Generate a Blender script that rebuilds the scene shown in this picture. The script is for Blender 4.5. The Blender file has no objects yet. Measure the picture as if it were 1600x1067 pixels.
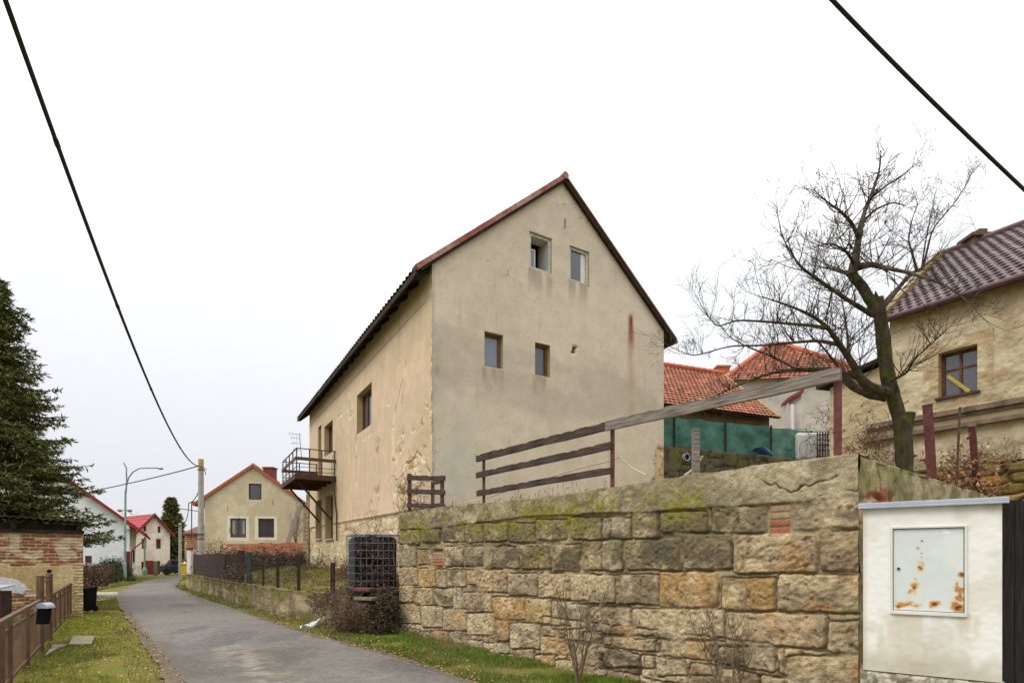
import bpy, math, random
import numpy as np
from mathutils import Vector, Matrix

# ------------------------------------------------------------------ camera, sky, sun, exposure
SC = bpy.context.scene
COL = SC.collection
FPX, CX, HY, EYE = 860.0, 800.0, 870.0, 1.6      # lens in photo pixels, centre column, horizon row, eye height
cam = bpy.data.cameras.new('camera')
cam.sensor_width = 36.0
cam.lens = FPX / 1600 * 36
cam.shift_y = (HY - 533.5) / 1600
cam.clip_start = 0.05
cam.clip_end = 3000
camo = bpy.data.objects.new('camera', cam)
camo.location = (0, 0, EYE)
camo.rotation_euler = (math.pi / 2, 0, 0)
COL.objects.link(camo)
SC.camera = camo
SC.view_settings.view_transform = 'Standard'
SC.view_settings.look = 'None'
SC.view_settings.exposure = 0.5
SC.view_settings.gamma = 1.0
SUN_EL, SUN_AZ = math.radians(48), math.radians(-118)   # azimuth from +Y towards +X
wd = bpy.data.worlds.new('World')
SC.world = wd
wd.use_nodes = True
wn = wd.node_tree
bg = wn.nodes['Background']
sky = wn.nodes.new('ShaderNodeTexSky')
sky.sky_type = 'NISHITA'
sky.sun_disc = False
sky.sun_elevation = SUN_EL
sky.sun_rotation = SUN_AZ
sky.dust_density = 4
tc = wn.nodes.new('ShaderNodeTexCoord')
sx = wn.nodes.new('ShaderNodeSeparateXYZ')
wn.links.new(tc.outputs['Generated'], sx.inputs[0])
cr = wn.nodes.new('ShaderNodeValToRGB')          # overcast: pale violet-grey at the horizon, bright overhead
for p, c in ((0.0, (5.2, 5.3, 5.6)), (0.14, (5.55, 5.65, 5.95)), (0.42, (6.9, 6.95, 7.1)), (1.0, (21.0, 20.7, 20.4))):
    e = cr.color_ramp.elements.new(p) if p not in (0.0, 1.0) else cr.color_ramp.elements[0 if p == 0 else -1]
    e.color = (*c, 1)
wn.links.new(sx.outputs['Z'], cr.inputs[0])
cn = wn.nodes.new('ShaderNodeTexNoise')
cn.inputs['Scale'].default_value = 1.6
cn.inputs['Detail'].default_value = 4
wn.links.new(tc.outputs['Generated'], cn.inputs['Vector'])
cm = wn.nodes.new('ShaderNodeMapRange')
cm.inputs['To Min'].default_value = 0.95
cm.inputs['To Max'].default_value = 1.06
wn.links.new(cn.outputs[0], cm.inputs[0])
cs = wn.nodes.new('ShaderNodeVectorMath')
cs.operation = 'SCALE'
wn.links.new(cr.outputs[0], cs.inputs[0])
wn.links.new(cm.outputs[0], cs.inputs['Scale'])
mx = wn.nodes.new('ShaderNodeMix')
mx.data_type = 'RGBA'
mx.inputs['Factor'].default_value = 0.94          # cloud cover over the clear sky
wn.links.new(sky.outputs[0], mx.inputs['A'])
wn.links.new(cs.outputs[0], mx.inputs['B'])
wn.links.new(mx.outputs['Result'], bg.inputs['Color'])
bg.inputs['Strength'].default_value = 0.11
sl = bpy.data.lights.new('sun', 'SUN')
sl.energy = 0.9
sl.angle = math.radians(25)
sl.color = (1.0, 0.97, 0.94)
so = bpy.data.objects.new('sun', sl)
sd = Vector((math.sin(SUN_AZ) * math.cos(SUN_EL), math.cos(SUN_AZ) * math.cos(SUN_EL), math.sin(SUN_EL)))
so.rotation_euler = sd.to_track_quat('Z', 'Y').to_euler()
so.location = (0, 0, 40)
COL.objects.link(so)

# ------------------------------------------------------------------ numbers
RNG = np.random.default_rng(7)
random.seed(7)
def S(r, g, b):
    f = lambda c: (c / 255 / 12.92) if c <= 10 else ((c / 255 + 0.055) / 1.055) ** 2.4
    return (f(r), f(g), f(b))
def W(x, y, Y):                                    # photo pixel at a known distance -> world point
    return Vector(((x - CX) / FPX * Y, Y, EYE + (HY - y) / FPX * Y))
def G(x, y, z=0.0):                                # photo pixel on level ground z -> world point
    return W(x, y, (EYE - z) * FPX / (y - HY))
def hit(x, y, P0, U):                              # photo pixel on the upright plane through P0 along U -> (u, z)
    k = (x - CX) / FPX
    u = (k * P0[1] - P0[0]) / (U[0] - k * U[1])
    return u, EYE + (HY - y) / FPX * (P0[1] + U[1] * u)
def hsh(a, b, seed=0):
    n = (np.asarray(a, np.int64) * 374761393 + np.asarray(b, np.int64) * 668265263 + seed * 1274126177) & 0x7fffffff
    n = ((n ^ (n >> 13)) * 1274126177) & 0x7fffffff
    n = ((n ^ (n >> 15)) * 2246822519) & 0x7fffffff
    return ((n ^ (n >> 16)) & 0xffffff) / float(0xffffff)
def vnoise(x, y, seed=0):
    x = np.asarray(x, float); y = np.asarray(y, float)
    i = np.floor(x).astype(np.int64); j = np.floor(y).astype(np.int64)
    f = x - i; g = y - j
    f = f * f * (3 - 2 * f); g = g * g * (3 - 2 * g)
    return (hsh(i, j, seed) * (1 - f) + hsh(i + 1, j, seed) * f) * (1 - g) + (hsh(i, j + 1, seed) * (1 - f) + hsh(i + 1, j + 1, seed) * f) * g
def fbm(x, y, octv=4, seed=0):
    t = 0; a = 0.5; s = 0
    for k in range(octv):
        t = t + a * vnoise(x * 2 ** k, y * 2 ** k, seed + k * 17); s += a; a *= 0.5
    return t / s
def sstep(a, b, x):
    t = np.clip((x - a) / (b - a), 0, 1)
    return t * t * (3 - 2 * t)
def lerpc(c, d, t):
    return c * (1 - t[..., None]) + np.asarray(d) * t[..., None]
def full(shape, c):
    return np.ones(shape + (3,)) * np.asarray(c)
def brick_field(u, z, bw, bh, seed=0, jit=0.25):
    w = z / bh + 0.15 * (fbm(u * 1.3, z * 1.3, 2, seed) - 0.5)
    r = np.floor(w)
    q = u / bw + 0.5 * (r % 2) + jit * hsh(r, r, seed + 3) + 0.08 * (fbm(u * 3, z * 3, 2, seed + 4) - 0.5)
    c = np.floor(q)
    d = np.minimum(np.minimum(q - c, c + 1 - q) * bw, np.minimum(w - r, r + 1 - w) * bh)
    return d, hsh(r, c, seed + 9), hsh(r, c, seed + 21)
def rubble_field(u, z, su, sz, seed=0):
    x = u / su + 0.35 * (fbm(u * 2 / su, z * 2 / su, 2, seed) - .5); y = z / sz
    i = np.floor(x).astype(np.int64); j = np.floor(y).astype(np.int64)
    f1 = np.full(x.shape, 9.0); f2 = np.full(x.shape, 9.0); idr = np.zeros(x.shape)
    for a in (-1, 0, 1):
        for b in (-1, 0, 1):
            px = i + a + 0.15 + 0.7 * hsh(i + a, j + b, seed); py = j + b + 0.2 + 0.6 * hsh(i + a, j + b, seed + 5)
            d = np.maximum(np.abs(px - x), np.abs(py - y)) * 0.6 + 0.4 * np.hypot(px - x, py - y)
            near = d < f1
            f2 = np.where(near, f1, np.minimum(f2, d))
            idr = np.where(near, hsh(i + a, j + b, seed + 11), idr)
            f1 = np.where(near, d, f1)
    return f2 - f1, idr
def polydist(u, z, pts):
    best = np.full(u.shape, 1e9)
    for (a, b), (c, d) in zip(pts[:-1], pts[1:]):
        L = (c - a) ** 2 + (d - b) ** 2 + 1e-9
        t = np.clip(((u - a) * (c - a) + (z - b) * (d - b)) / L, 0, 1)
        best = np.minimum(best, np.hypot(u - a - t * (c - a), z - b - t * (d - b)))
    return best

# ------------------------------------------------------------------ objects
def rootloc(p):
    while p is not None and p.parent is not None:
        p = p.parent
    return np.array(p.location) if p is not None else np.zeros(3)
def tag(o, label, cat, group=None, kind=None):
    if label: o['label'] = label
    if cat: o['category'] = cat
    if group: o['group'] = group
    if kind: o['kind'] = kind
    return o
def thing(name, label, cat, loc, group=None):
    o = bpy.data.objects.new(name, None)
    o.empty_display_size = 0.3
    o.location = tuple(loc)
    COL.objects.link(o)
    return tag(o, label, cat, group)
def mk(name, V, Q, T, mat, parent=None, cols=None, smooth=False, origin=None):
    V = np.asarray(V, float).reshape(-1, 3)
    off = rootloc(parent) if parent is not None else (np.array(origin) if origin is not None else np.zeros(3))
    me = bpy.data.meshes.new(name)
    Q = np.asarray(Q, np.int64).reshape(-1, 4) if Q is not None and len(Q) else np.zeros((0, 4), np.int64)
    T = np.asarray(T, np.int64).reshape(-1, 3) if T is not None and len(T) else np.zeros((0, 3), np.int64)
    me.vertices.add(len(V))
    me.vertices.foreach_set('co', (V - off).astype(np.float32).ravel())
    me.loops.add(Q.size + T.size)
    me.polygons.add(len(Q) + len(T))
    me.loops.foreach_set('vertex_index', np.concatenate([Q.ravel(), T.ravel()]).astype(np.int32))
    st = np.concatenate([np.arange(len(Q)) * 4, Q.size + np.arange(len(T)) * 3]).astype(np.int32)
    me.polygons.foreach_set('loop_start', st)
    me.update(calc_edges=True)
    me.validate()
    me.polygons.foreach_set('use_smooth', np.full(len(me.polygons), bool(smooth)))
    if cols is not None:
        at = me.color_attributes.new('Col', 'FLOAT_COLOR', 'POINT')
        c4 = np.ones((len(V), 4), np.float32)
        c4[:, :3] = np.clip(np.asarray(cols, float).reshape(-1, 3), 0.002, 0.95)
        at.data.foreach_set('color', c4.ravel())
    if mat is not None:
        me.materials.append(mat)
    o = bpy.data.objects.new(name, me)
    COL.objects.link(o)
    if parent is not None:
        o.parent = parent
    elif origin is not None:
        o.location = tuple(origin)
    return o
class MB:
    def __init__(s):
        s.v = []; s.q = []; s.t = []; s.c = []; s.n = 0
    def add(s, V, Q=None, T=None, col=None):
        V = np.asarray(V, float).reshape(-1, 3)
        if Q is not None and len(Q): s.q.append(np.asarray(Q, np.int64).reshape(-1, 4) + s.n)
        if T is not None and len(T): s.t.append(np.asarray(T, np.int64).reshape(-1, 3) + s.n)
        s.v.append(V)
        c = np.asarray(col if col is not None else (.5, .5, .5), float)
        s.c.append(np.ones((len(V), 3)) * c if c.ndim == 1 else c)
        s.n += len(V)
    def hexa(s, P, col=None):                       # 8 corners: bottom ring then top ring
        s.add(P, [[0, 3, 2, 1], [4, 5, 6, 7], [0, 1, 5, 4], [1, 2, 6, 5], [2, 3, 7, 6], [3, 0, 4, 7]], None, col)
    def box(s, a, b, col=None):
        (x0, y0, z0), (x1, y1, z1) = a, b
        s.hexa([(x0, y0, z0), (x1, y0, z0), (x1, y1, z0), (x0, y1, z0), (x0, y0, z1), (x1, y0, z1), (x1, y1, z1), (x0, y1, z1)], col)
    def wbox(s, P0, U, N, u0, u1, z0, z1, n0, n1, col=None):
        f = lambda u, z, n: (P0[0] + U[0] * u + N[0] * n, P0[1] + U[1] * u + N[1] * n, z)
        s.hexa([f(u0, z0, n0), f(u1, z0, n0), f(u1, z0, n1), f(u0, z0, n1), f(u0, z1, n0), f(u1, z1, n0), f(u1, z1, n1), f(u0, z1, n1)], col)
    def bar(s, a, b, w, h, up=(0, 0, 1), col=None):  # rectangular bar from a to b
        a = Vector(a); b = Vector(b); d = (b - a).normalized(); up = Vector(up)
        if abs(d.dot(up)) > 0.97: up = Vector((1, 0, 0)) if abs(d.x) < .9 else Vector((0, 1, 0))
        sv = d.cross(up).normalized() * (w / 2); uv = sv.cross(d).normalized() * (h / 2)
        s.hexa([a - sv - uv, b - sv - uv, b + sv - uv, a + sv - uv, a - sv + uv, b - sv + uv, b + sv + uv, a + sv + uv], col)
    def tube(s, pts, rad, n=6, col=None, cap=True):
        P = np.asarray([tuple(p) for p in pts], float)
        m = len(P)
        R = np.ones(m) * rad if np.ndim(rad) == 0 else np.asarray(rad, float)
        T = np.gradient(P, axis=0); T /= np.linalg.norm(T, axis=1)[:, None] + 1e-12
        ref = np.array([0, 0, 1.0]) if abs(T[0][2]) < .9 else np.array([1.0, 0, 0])
        A = np.zeros_like(P)
        a = np.cross(T[0], ref); a /= np.linalg.norm(a) + 1e-12
        for i in range(m):
            a = a - T[i] * a.dot(T[i]); a /= np.linalg.norm(a) + 1e-12
            A[i] = a
        B = np.cross(T, A)
        th = np.arange(n) / n * 2 * math.pi
        V = P[:, None] + R[:, None, None] * (np.cos(th)[None, :, None] * A[:, None] + np.sin(th)[None, :, None] * B[:, None])
        i, j = np.meshgrid(np.arange(m - 1), np.arange(n), indexing='ij')
        Q = np.stack([i * n + j, i * n + (j + 1) % n, (i + 1) * n + (j + 1) % n, (i + 1) * n + j], -1).reshape(-1, 4)
        V = V.reshape(-1, 3)
        tr = []
        if cap:
            k = len(V); V = np.vstack([V, P[0], P[-1]])
            for q in range(n):
                tr.append((k, (q + 1) % n, q)); tr.append((k + 1, (m - 1) * n + q, (m - 1) * n + (q + 1) % n))
        s.add(V, Q, tr, col)
    def cyl(s, a, b, r, n=12, col=None): s.tube([a, b], r, n, col)
    def lathe(s, c, prof, n=16, col=None):           # prof: (radius, z) pairs round the upright through c
        V = []; Q = []
        for r, z in prof:
            for k in range(n):
                t = k / n * 2 * math.pi; V.append((c[0] + r * math.cos(t), c[1] + r * math.sin(t), c[2] + z))
        for i in range(len(prof) - 1):
            for k in range(n):
                Q.append((i * n + k, i * n + (k + 1) % n, (i + 1) * n + (k + 1) % n, (i + 1) * n + k))
        s.add(V, Q, None, col)
    def prism(s, P, D, col=None):                    # polygon P extruded along D (convex fan)
        P = np.asarray([tuple(p) for p in P], float); D = np.asarray(tuple(D), float); n = len(P)
        V = np.vstack([P, P + D])
        T = [(0, i, i + 1) for i in range(1, n - 1)] + [(n, n + i + 1, n + i) for i in range(1, n - 1)]
        s.add(V, [(i, i + n, (i + 1) % n + n, (i + 1) % n) for i in range(n)], T, col)
    def build(s, name, mat, parent=None, smooth=False, cols=False, bevel=0, origin=None):
        o = mk(name, np.vstack(s.v), np.vstack(s.q) if s.q else None, np.vstack(s.t) if s.t else None, mat, parent,
               np.vstack(s.c) if cols else None, smooth, origin)
        if bevel:
            b = o.modifiers.new('bevel', 'BEVEL'); b.width = bevel; b.segments = 2; b.limit_method = 'ANGLE'
        return o
def lines(a, b, step, extra=()):
    base = np.linspace(a, b, max(2, int(round((b - a) / step)) + 1))
    ex = np.array([e for e in extra if a < e < b])
    if len(ex):
        base = np.array([x for x in base if np.min(np.abs(ex - x)) > step * .3 or x in (base[0], base[-1])])
        base = np.unique(np.concatenate([base, ex]))
    return base
def relief(name, P0, U, N, u0, u1, z0, z1, step, disp, col, mat, parent=None, holes=(), reveal=0.2, top=None, smooth=True, rcol=None, origin=None, ends=0.0, bot=None):
    us = lines(u0, u1, step, [h[0] for h in holes] + [h[1] for h in holes])
    zs = lines(z0, z1, step, [h[2] for h in holes] + [h[3] for h in holes])
    u, z = np.meshgrid(us, zs, indexing='ij')
    if top is not None: z = np.minimum(z, top(us)[:, None])
    if bot is not None: z = np.maximum(z, bot(us)[:, None])
    d = disp(u, z); c = col(u, z)
    for h in holes:
        m = (u > h[0] - 1e-6) & (u < h[1] + 1e-6) & (z > h[2] - 1e-6) & (z < h[3] + 1e-6)
        d = np.where(m, 0, d)
    P = np.stack([P0[0] + U[0] * u + N[0] * d, P0[1] + U[1] * u + N[1] * d, z], -1)
    nu, nz = u.shape
    i, j = np.meshgrid(np.arange(nu - 1), np.arange(nz - 1), indexing='ij')
    uc = (us[:-1] + us[1:])[:, None] / 2 + 0 * j; zc = (zs[:-1] + zs[1:])[None, :] / 2 + 0 * i
    keep = (np.maximum(z[:-1, 1:], z[1:, 1:]) - np.minimum(z[:-1, :-1], z[1:, :-1])) > 1e-5
    for h in holes:
        keep &= ~((uc > h[0]) & (uc < h[1]) & (zc > h[2]) & (zc < h[3]))
    Q = np.stack([i * nz + j, (i + 1) * nz + j, (i + 1) * nz + j + 1, i * nz + j + 1], -1)[keep]
    m = MB(); m.add(P.reshape(-1, 3), Q, None, c.reshape(-1, 3))
    f = lambda a, b, n: (P0[0] + U[0] * a + N[0] * n, P0[1] + U[1] * a + N[1] * n, b)
    for h in holes:
        a, b, e, g = h[:4]; rv = h[4] if len(h) > 4 else reveal
        cc = rcol if rcol is not None else c.reshape(-1, 3).mean(0)
        for q in (((a, e), (a, g)), ((a, g), (b, g)), ((b, g), (b, e)), ((b, e), (a, e))):
            m.add([f(*q[0], 0), f(*q[1], 0), f(*q[1], -rv), f(*q[0], -rv)], [[0, 1, 2, 3]], None, cc)
    if ends:                                         # thickness: back of the edges
        for k in (0, nu - 1):
            E = P[k]; B = E - np.array([N[0], N[1], 0]) * (ends + d[k][:, None])
            V = np.vstack([E, B]); q = [(t, t + 1, nz + t + 1, nz + t) for t in range(nz - 1)]
            m.add(V, q, None, np.vstack([c[k], c[k]]))
        E = P[:, -1]; B = E - np.array([N[0], N[1], 0]) * (ends + d[:, -1][:, None])
        m.add(np.vstack([E, B]), [(t, t + 1, nu + t + 1, nu + t) for t in range(nu - 1)], None, np.vstack([c[:, -1], c[:, -1]]))
        p0 = f(u0, z0, -ends); p1 = f(u1, z0, -ends); p2 = f(u1, float(z[-1, -1]), -ends); p3 = f(u0, float(z[0, -1]), -ends)
        m.add([p0, p1, p2, p3], [[0, 1, 2, 3]], None, c.reshape(-1, 3).mean(0))
    o = m.build(name, mat, parent, smooth=False, cols=True, origin=origin)
    if smooth:
        fl = np.zeros(len(o.data.polygons), bool); fl[:len(Q)] = True
        o.data.polygons.foreach_set('use_smooth', fl)
    return o

# ------------------------------------------------------------------ materials
def pmat(name, base=(.5, .5, .5), col2=None, var=.2, scale=3.0, rough=.85, bump=.3, bscale=60.0, bdist=.01, stretch=(1, 1, 1),
         attr=False, spec=.3, metal=0.0, detail=6, contrast=(.35, .65), fine=0.0, fscale=200.0, trans=0.0, blotch=None):
    m = bpy.data.materials.new(name); m.use_nodes = True
    t = m.node_tree; N = t.nodes; L = t.links
    b = N['Principled BSDF']
    co = N.new('ShaderNodeTexCoord'); mp = N.new('ShaderNodeMapping')
    mp.inputs['Scale'].default_value = stretch
    L.new(co.outputs['Object'], mp.inputs[0])
    n = N.new('ShaderNodeTexNoise'); n.inputs['Scale'].default_value = scale; n.inputs['Detail'].default_value = detail; n.inputs['Roughness'].default_value = .6
    L.new(mp.outputs[0], n.inputs['Vector'])
    mr = N.new('ShaderNodeMapRange'); mr.inputs[1].default_value = contrast[0]; mr.inputs[2].default_value = contrast[1]
    L.new(n.outputs[0], mr.inputs[0])
    mix = N.new('ShaderNodeMix'); mix.data_type = 'RGBA'
    L.new(mr.outputs[0], mix.inputs['Factor'])
    if attr:
        a = N.new('ShaderNodeAttribute'); a.attribute_name = 'Col'
        lo = N.new('ShaderNodeVectorMath'); lo.operation = 'SCALE'; lo.inputs['Scale'].default_value = 1 - var
        hi = N.new('ShaderNodeVectorMath'); hi.operation = 'SCALE'; hi.inputs['Scale'].default_value = 1 + var
        L.new(a.outputs['Color'], lo.inputs[0]); L.new(a.outputs['Color'], hi.inputs[0])
        L.new(lo.outputs[0], mix.inputs['A']); L.new(hi.outputs[0], mix.inputs['B'])
    else:
        c2 = col2 if col2 is not None else tuple(min(1, c * (1 + var)) for c in base)
        c1 = base if col2 is not None else tuple(c * (1 - var) for c in base)
        mix.inputs['A'].default_value = (*c1, 1); mix.inputs['B'].default_value = (*c2, 1)
    outc = mix.outputs['Result']
    if blotch:                                       # (colour, scale, lo, hi): stains, lichen, wear
        for bc, bs, b0, b1 in blotch:
            n2 = N.new('ShaderNodeTexNoise'); n2.inputs['Scale'].default_value = bs; n2.inputs['Detail'].default_value = 5; n2.inputs['Roughness'].default_value = .65
            L.new(co.outputs['Object'], n2.inputs['Vector'])
            r2 = N.new('ShaderNodeMapRange'); r2.inputs[1].default_value = b0; r2.inputs[2].default_value = b1
            L.new(n2.outputs[0], r2.inputs[0])
            x2 = N.new('ShaderNodeMix'); x2.data_type = 'RGBA'; x2.inputs['B'].default_value = (*bc, 1)
            L.new(r2.outputs[0], x2.inputs['Factor']); L.new(outc, x2.inputs['A']); outc = x2.outputs['Result']
    if fine:
        n3 = N.new('ShaderNodeTexNoise'); n3.inputs['Scale'].default_value = fscale; n3.inputs['Detail'].default_value = 3
        L.new(co.outputs['Object'], n3.inputs['Vector'])
        r3 = N.new('ShaderNodeMapRange'); r3.inputs[1].default_value = .3; r3.inputs[2].default_value = .7; r3.inputs[3].default_value = 1 - fine; r3.inputs[4].default_value = 1 + fine
        L.new(n3.outputs[0], r3.inputs[0])
        v3 = N.new('ShaderNodeVectorMath'); v3.operation = 'SCALE'
        L.new(outc, v3.inputs[0]); L.new(r3.outputs[0], v3.inputs['Scale']); outc = v3.outputs[0]
    L.new(outc, b.inputs['Base Color'])
    b.inputs['Roughness'].default_value = rough
    b.inputs['Metallic'].default_value = metal
    b.inputs['Specular IOR Level'].default_value = spec
    if trans: b.inputs['Transmission Weight'].default_value = trans
    if bump:
        nb = N.new('ShaderNodeTexNoise'); nb.inputs['Scale'].default_value = bscale; nb.inputs['Detail'].default_value = 6
        L.new(mp.outputs[0], nb.inputs['Vector'])
        bu = N.new('ShaderNodeBump'); bu.inputs['Strength'].default_value = bump; bu.inputs['Distance'].default_value = bdist
        L.new(nb.outputs[0], bu.inputs['Height']); L.new(bu.outputs[0], b.inputs['Normal'])
    return m
M = {}
M['stone'] = pmat('weathered_stone', attr=True, var=.2, scale=15, bump=.6, bscale=60, bdist=.018, fine=.26, fscale=95, spec=.15, rough=.95)
M['plaster'] = pmat('old_plaster', attr=True, var=.07, scale=2.6, bump=.45, bscale=60, bdist=.012, fine=.1, fscale=40, spec=.15, rough=.95)
M['rough'] = pmat('rough_render', attr=True, var=.12, scale=5, bump=.6, bscale=22, bdist=.03, fine=.1, fscale=60, spec=.15, rough=.95)
M['tile'] = pmat('clay_tile', attr=True, var=.2, scale=4, bump=.25, bscale=40, bdist=.01, fine=.1, fscale=60, spec=.25, rough=.8)
M['glaze'] = pmat('glazed_tile', attr=True, var=.12, scale=4, bump=.1, bscale=40, bdist=.01, spec=.25, rough=.6)
M['old_wood'] = pmat('weathered_board', S(46, 38, 34), S(92, 79, 70), scale=2.2, stretch=(1.5, 22, 22), rough=.9, bump=.6, bscale=3, bdist=.012, blotch=[(S(38, 30, 26), 3.5, .55, .72)], spec=.15)
M['grey_wood'] = pmat('grey_board', S(88, 80, 74), S(146, 136, 127), scale=2.2, stretch=(1.5, 22, 22), rough=.9, bump=.6, bscale=3, bdist=.012, spec=.15)
M['dark_wood'] = pmat('tarred_board', S(26, 23, 23), S(52, 47, 45), scale=3, stretch=(20, 20, 1.2), rough=.85, bump=.5, bscale=4, bdist=.01, spec=.2)
M['beam'] = pmat('dark_beam', S(38, 32, 27), S(62, 52, 43), scale=4, rough=.9, bump=.3, spec=.15)
M['brown_paint'] = pmat('brown_painted_steel', S(80, 60, 44), S(104, 80, 60), scale=6, rough=.7, bump=.3, bscale=50, blotch=[(S(96, 52, 30), 9, .58, .7)])
M['red_paint'] = pmat('flaking_red_paint', S(84, 44, 42), S(112, 66, 62), scale=14, rough=.75, bump=.4, bscale=60, blotch=[(S(104, 88, 84), 18, .58, .68)])
M['rust'] = pmat('rusty_iron', S(58, 46, 36), S(92, 70, 52), scale=12, rough=.9, bump=.3, bscale=80)
M['dark_iron'] = pmat('dark_iron', S(58, 46, 42), S(84, 66, 58), scale=12, rough=.8, bump=.2, bscale=80)
M['galv'] = pmat('galvanised_steel', S(120, 126, 134), S(158, 164, 172), scale=20, rough=.45, bump=.05, metal=.6, spec=.5)
M['sheet'] = pmat('grey_sheet_metal', S(160, 168, 182), S(178, 186, 198), scale=4, rough=.4, bump=.05, metal=.25, spec=.5)
M['window_brown'] = pmat('brown_window_wood', S(98, 62, 32), S(132, 88, 46), scale=8, rough=.5, bump=.15, spec=.4)
M['window_dark'] = pmat('dark_window_wood', S(74, 44, 30), S(104, 64, 44), scale=8, rough=.6, bump=.2)
M['window_grey'] = pmat('bare_grey_window_wood', S(164, 158, 148), S(208, 204, 196), scale=16, rough=.85, bump=.4, bscale=40)
M['window_white'] = pmat('white_window_paint', S(205, 205, 203), var=.05, rough=.5, bump=.1)
M['black_plastic'] = pmat('black_plastic', S(14, 14, 16), S(22, 22, 25), scale=3, rough=.75, bump=.08, bscale=10, spec=.08)
M['cable'] = pmat('black_cable', S(32, 28, 31), S(46, 40, 43), scale=30, rough=.6, bump=.2)
M['concrete'] = pmat('pole_concrete', S(150, 148, 140), S(172, 170, 160), scale=4, rough=.9, bump=.3, bscale=60, blotch=[(S(136, 128, 104), 3, .55, .75)])
M['lamp_green'] = pmat('pale_green_paint', S(118, 142, 132), S(140, 160, 150), scale=4, rough=.55, bump=.1)
M['lamp_grey'] = pmat('lamp_grey', S(120, 128, 128), var=.1, rough=.5, bump=.05)
M['white_wall'] = pmat('white_render', S(222, 226, 228), S(236, 238, 240), scale=.7, rough=.9, bump=.2, bscale=60)
M['maroon'] = pmat('maroon_paint', S(104, 36, 40), S(128, 50, 52), scale=5, rough=.7, bump=.1)
M['red_roof'] = pmat('red_metal_roof', S(158, 34, 44), S(196, 56, 62), scale=3, rough=.5, bump=.15, bscale=30)
M['bark'] = pmat('mossy_bark', S(50, 43, 34), S(82, 73, 58), scale=12, stretch=(1, 1, .3), rough=.95, bump=.9, bscale=22, bdist=.03, blotch=[(S(78, 84, 34), 4, .5, .62)], spec=.1)
M['twig'] = pmat('grey_twig', S(56, 47, 41), S(86, 75, 65), scale=10, rough=.95, bump=.3, blotch=[(S(92, 96, 60), 4, .55, .7)], spec=.1)
M['dry_stem'] = pmat('dry_stem', S(112, 88, 66), S(158, 134, 104), scale=6, rough=.95, bump=0, spec=.1)
M['vine'] = pmat('bare_vine', S(74, 56, 49), S(116, 96, 83), scale=4, rough=.95, bump=0, spec=.1)
M['leaf'] = pmat('leaf_blade', attr=True, var=.15, scale=2, bump=0, rough=.75, spec=.2)
M['litter'] = pmat('pale_plastic_film', S(216, 214, 208), var=.05, rough=.5, bump=.2, bscale=20)
M['green_net'] = pmat('green_shade_net', S(58, 106, 94), S(80, 132, 117), scale=3, rough=.8, bump=.4, bscale=16, bdist=.03, blotch=[(S(50, 92, 84), 1.2, .5, .7)])
M['green_net'].node_tree.nodes['Principled BSDF'].inputs['Alpha'].default_value = .74   # open weave
M['blue_tarp'] = pmat('blue_tarp', S(34, 70, 100), S(46, 84, 116), scale=4, rough=.6, bump=.3, bscale=8, bdist=.03)
M['white_tank'] = pmat('white_tank', S(180, 180, 172), var=.05, rough=.4, bump=.1)
M['hose'] = pmat('pale_hose', S(178, 164, 128), S(200, 186, 150), scale=6, rough=.6, bump=0)
M['slab'] = pmat('slab_concrete', S(108, 100, 84), S(134, 126, 108), scale=6, rough=.95, bump=.4, blotch=[(S(92, 96, 56), 5, .5, .68)])
M['yellow'] = pmat('yellow_paint', S(206, 172, 40), S(226, 194, 60), scale=4, rough=.6, bump=.1)
M['white_paint'] = pmat('white_paint', S(214, 212, 206), var=.06, rough=.6, bump=.1)
M['mail_lid'] = pmat('grey_lid', S(136, 144, 158), S(156, 164, 176), scale=6, rough=.45, bump=.05, spec=.5)
M['car_paint'] = pmat('dark_blue_car_paint', S(30, 38, 52), var=.1, rough=.3, bump=0, spec=.6)
def glass(name, base, rough=.04, spec=.9):
    m = pmat(name, base, var=.07, scale=.9, rough=rough, bump=0, spec=spec)
    m.node_tree.nodes['Principled BSDF'].inputs['Coat Weight'].default_value = .3
    return m
M['glass'] = glass('sky_painted_glass', S(104, 114, 134))  # pale blue base colour stands in for the sky reflected in the pane
M['glass_dim'] = glass('dusty_glass', S(66, 66, 71), .12)
M['glass_dark'] = glass('dark_glass', S(38, 38, 42))
M['orange_verge'] = pmat('orange_verge_tile', S(150, 78, 52), S(178, 98, 68), scale=5, rough=.8, bump=.3)
M['curtain'] = pmat('net_curtain', S(150, 148, 146), S(176, 174, 170), scale=8, bump=.2)
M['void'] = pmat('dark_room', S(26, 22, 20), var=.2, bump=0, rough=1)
# ------------------------------------------------------------------ ground, road, garden, terrace
A = np.array((-2.44, 12.0)); WU = np.array((0.632, -0.775)); WN = np.array((-0.775, -0.632))   # sandstone wall: left end, run, outward
WL = 8.93; WTOP = 2.54
O = np.array((-1.962, 13.5)); HU = np.array((0.862, 0.507)); HS = np.array((-0.507, 0.862))     # main house: corner, gable run, side run
GN = np.array((0.507, -0.862)); SN = np.array((-0.862, -0.507))                                  # their outward normals
def ab(a, b): return A + WU * a - WN * b
def edge_line(px):
    P = np.array([tuple(G(*p))[:2] for p in px]); P = P[np.argsort(P[:, 1])]
    d = P[1] - P[0]
    P = np.vstack([P[0] + (P[0] - P[1]) / abs(P[0][1] - P[1][1]) * (P[0][1] + 9), P])
    return P
LE = edge_line([(265, 1067), (233, 1022), (208, 982), (190, 954.6), (182, 940), (184, 924), (205, 914), (227, 907), (262, 899.5)])
RE = edge_line([(745, 1067), (626, 1025), (506, 996), (434, 972), (361, 949), (300, 929), (276, 918), (281, 908), (287, 902), (293, 898.5)])
def lx(y): return np.interp(y, LE[:, 1], LE[:, 0])
def rx(y): return np.interp(y, RE[:, 1], RE[:, 0])
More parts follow.
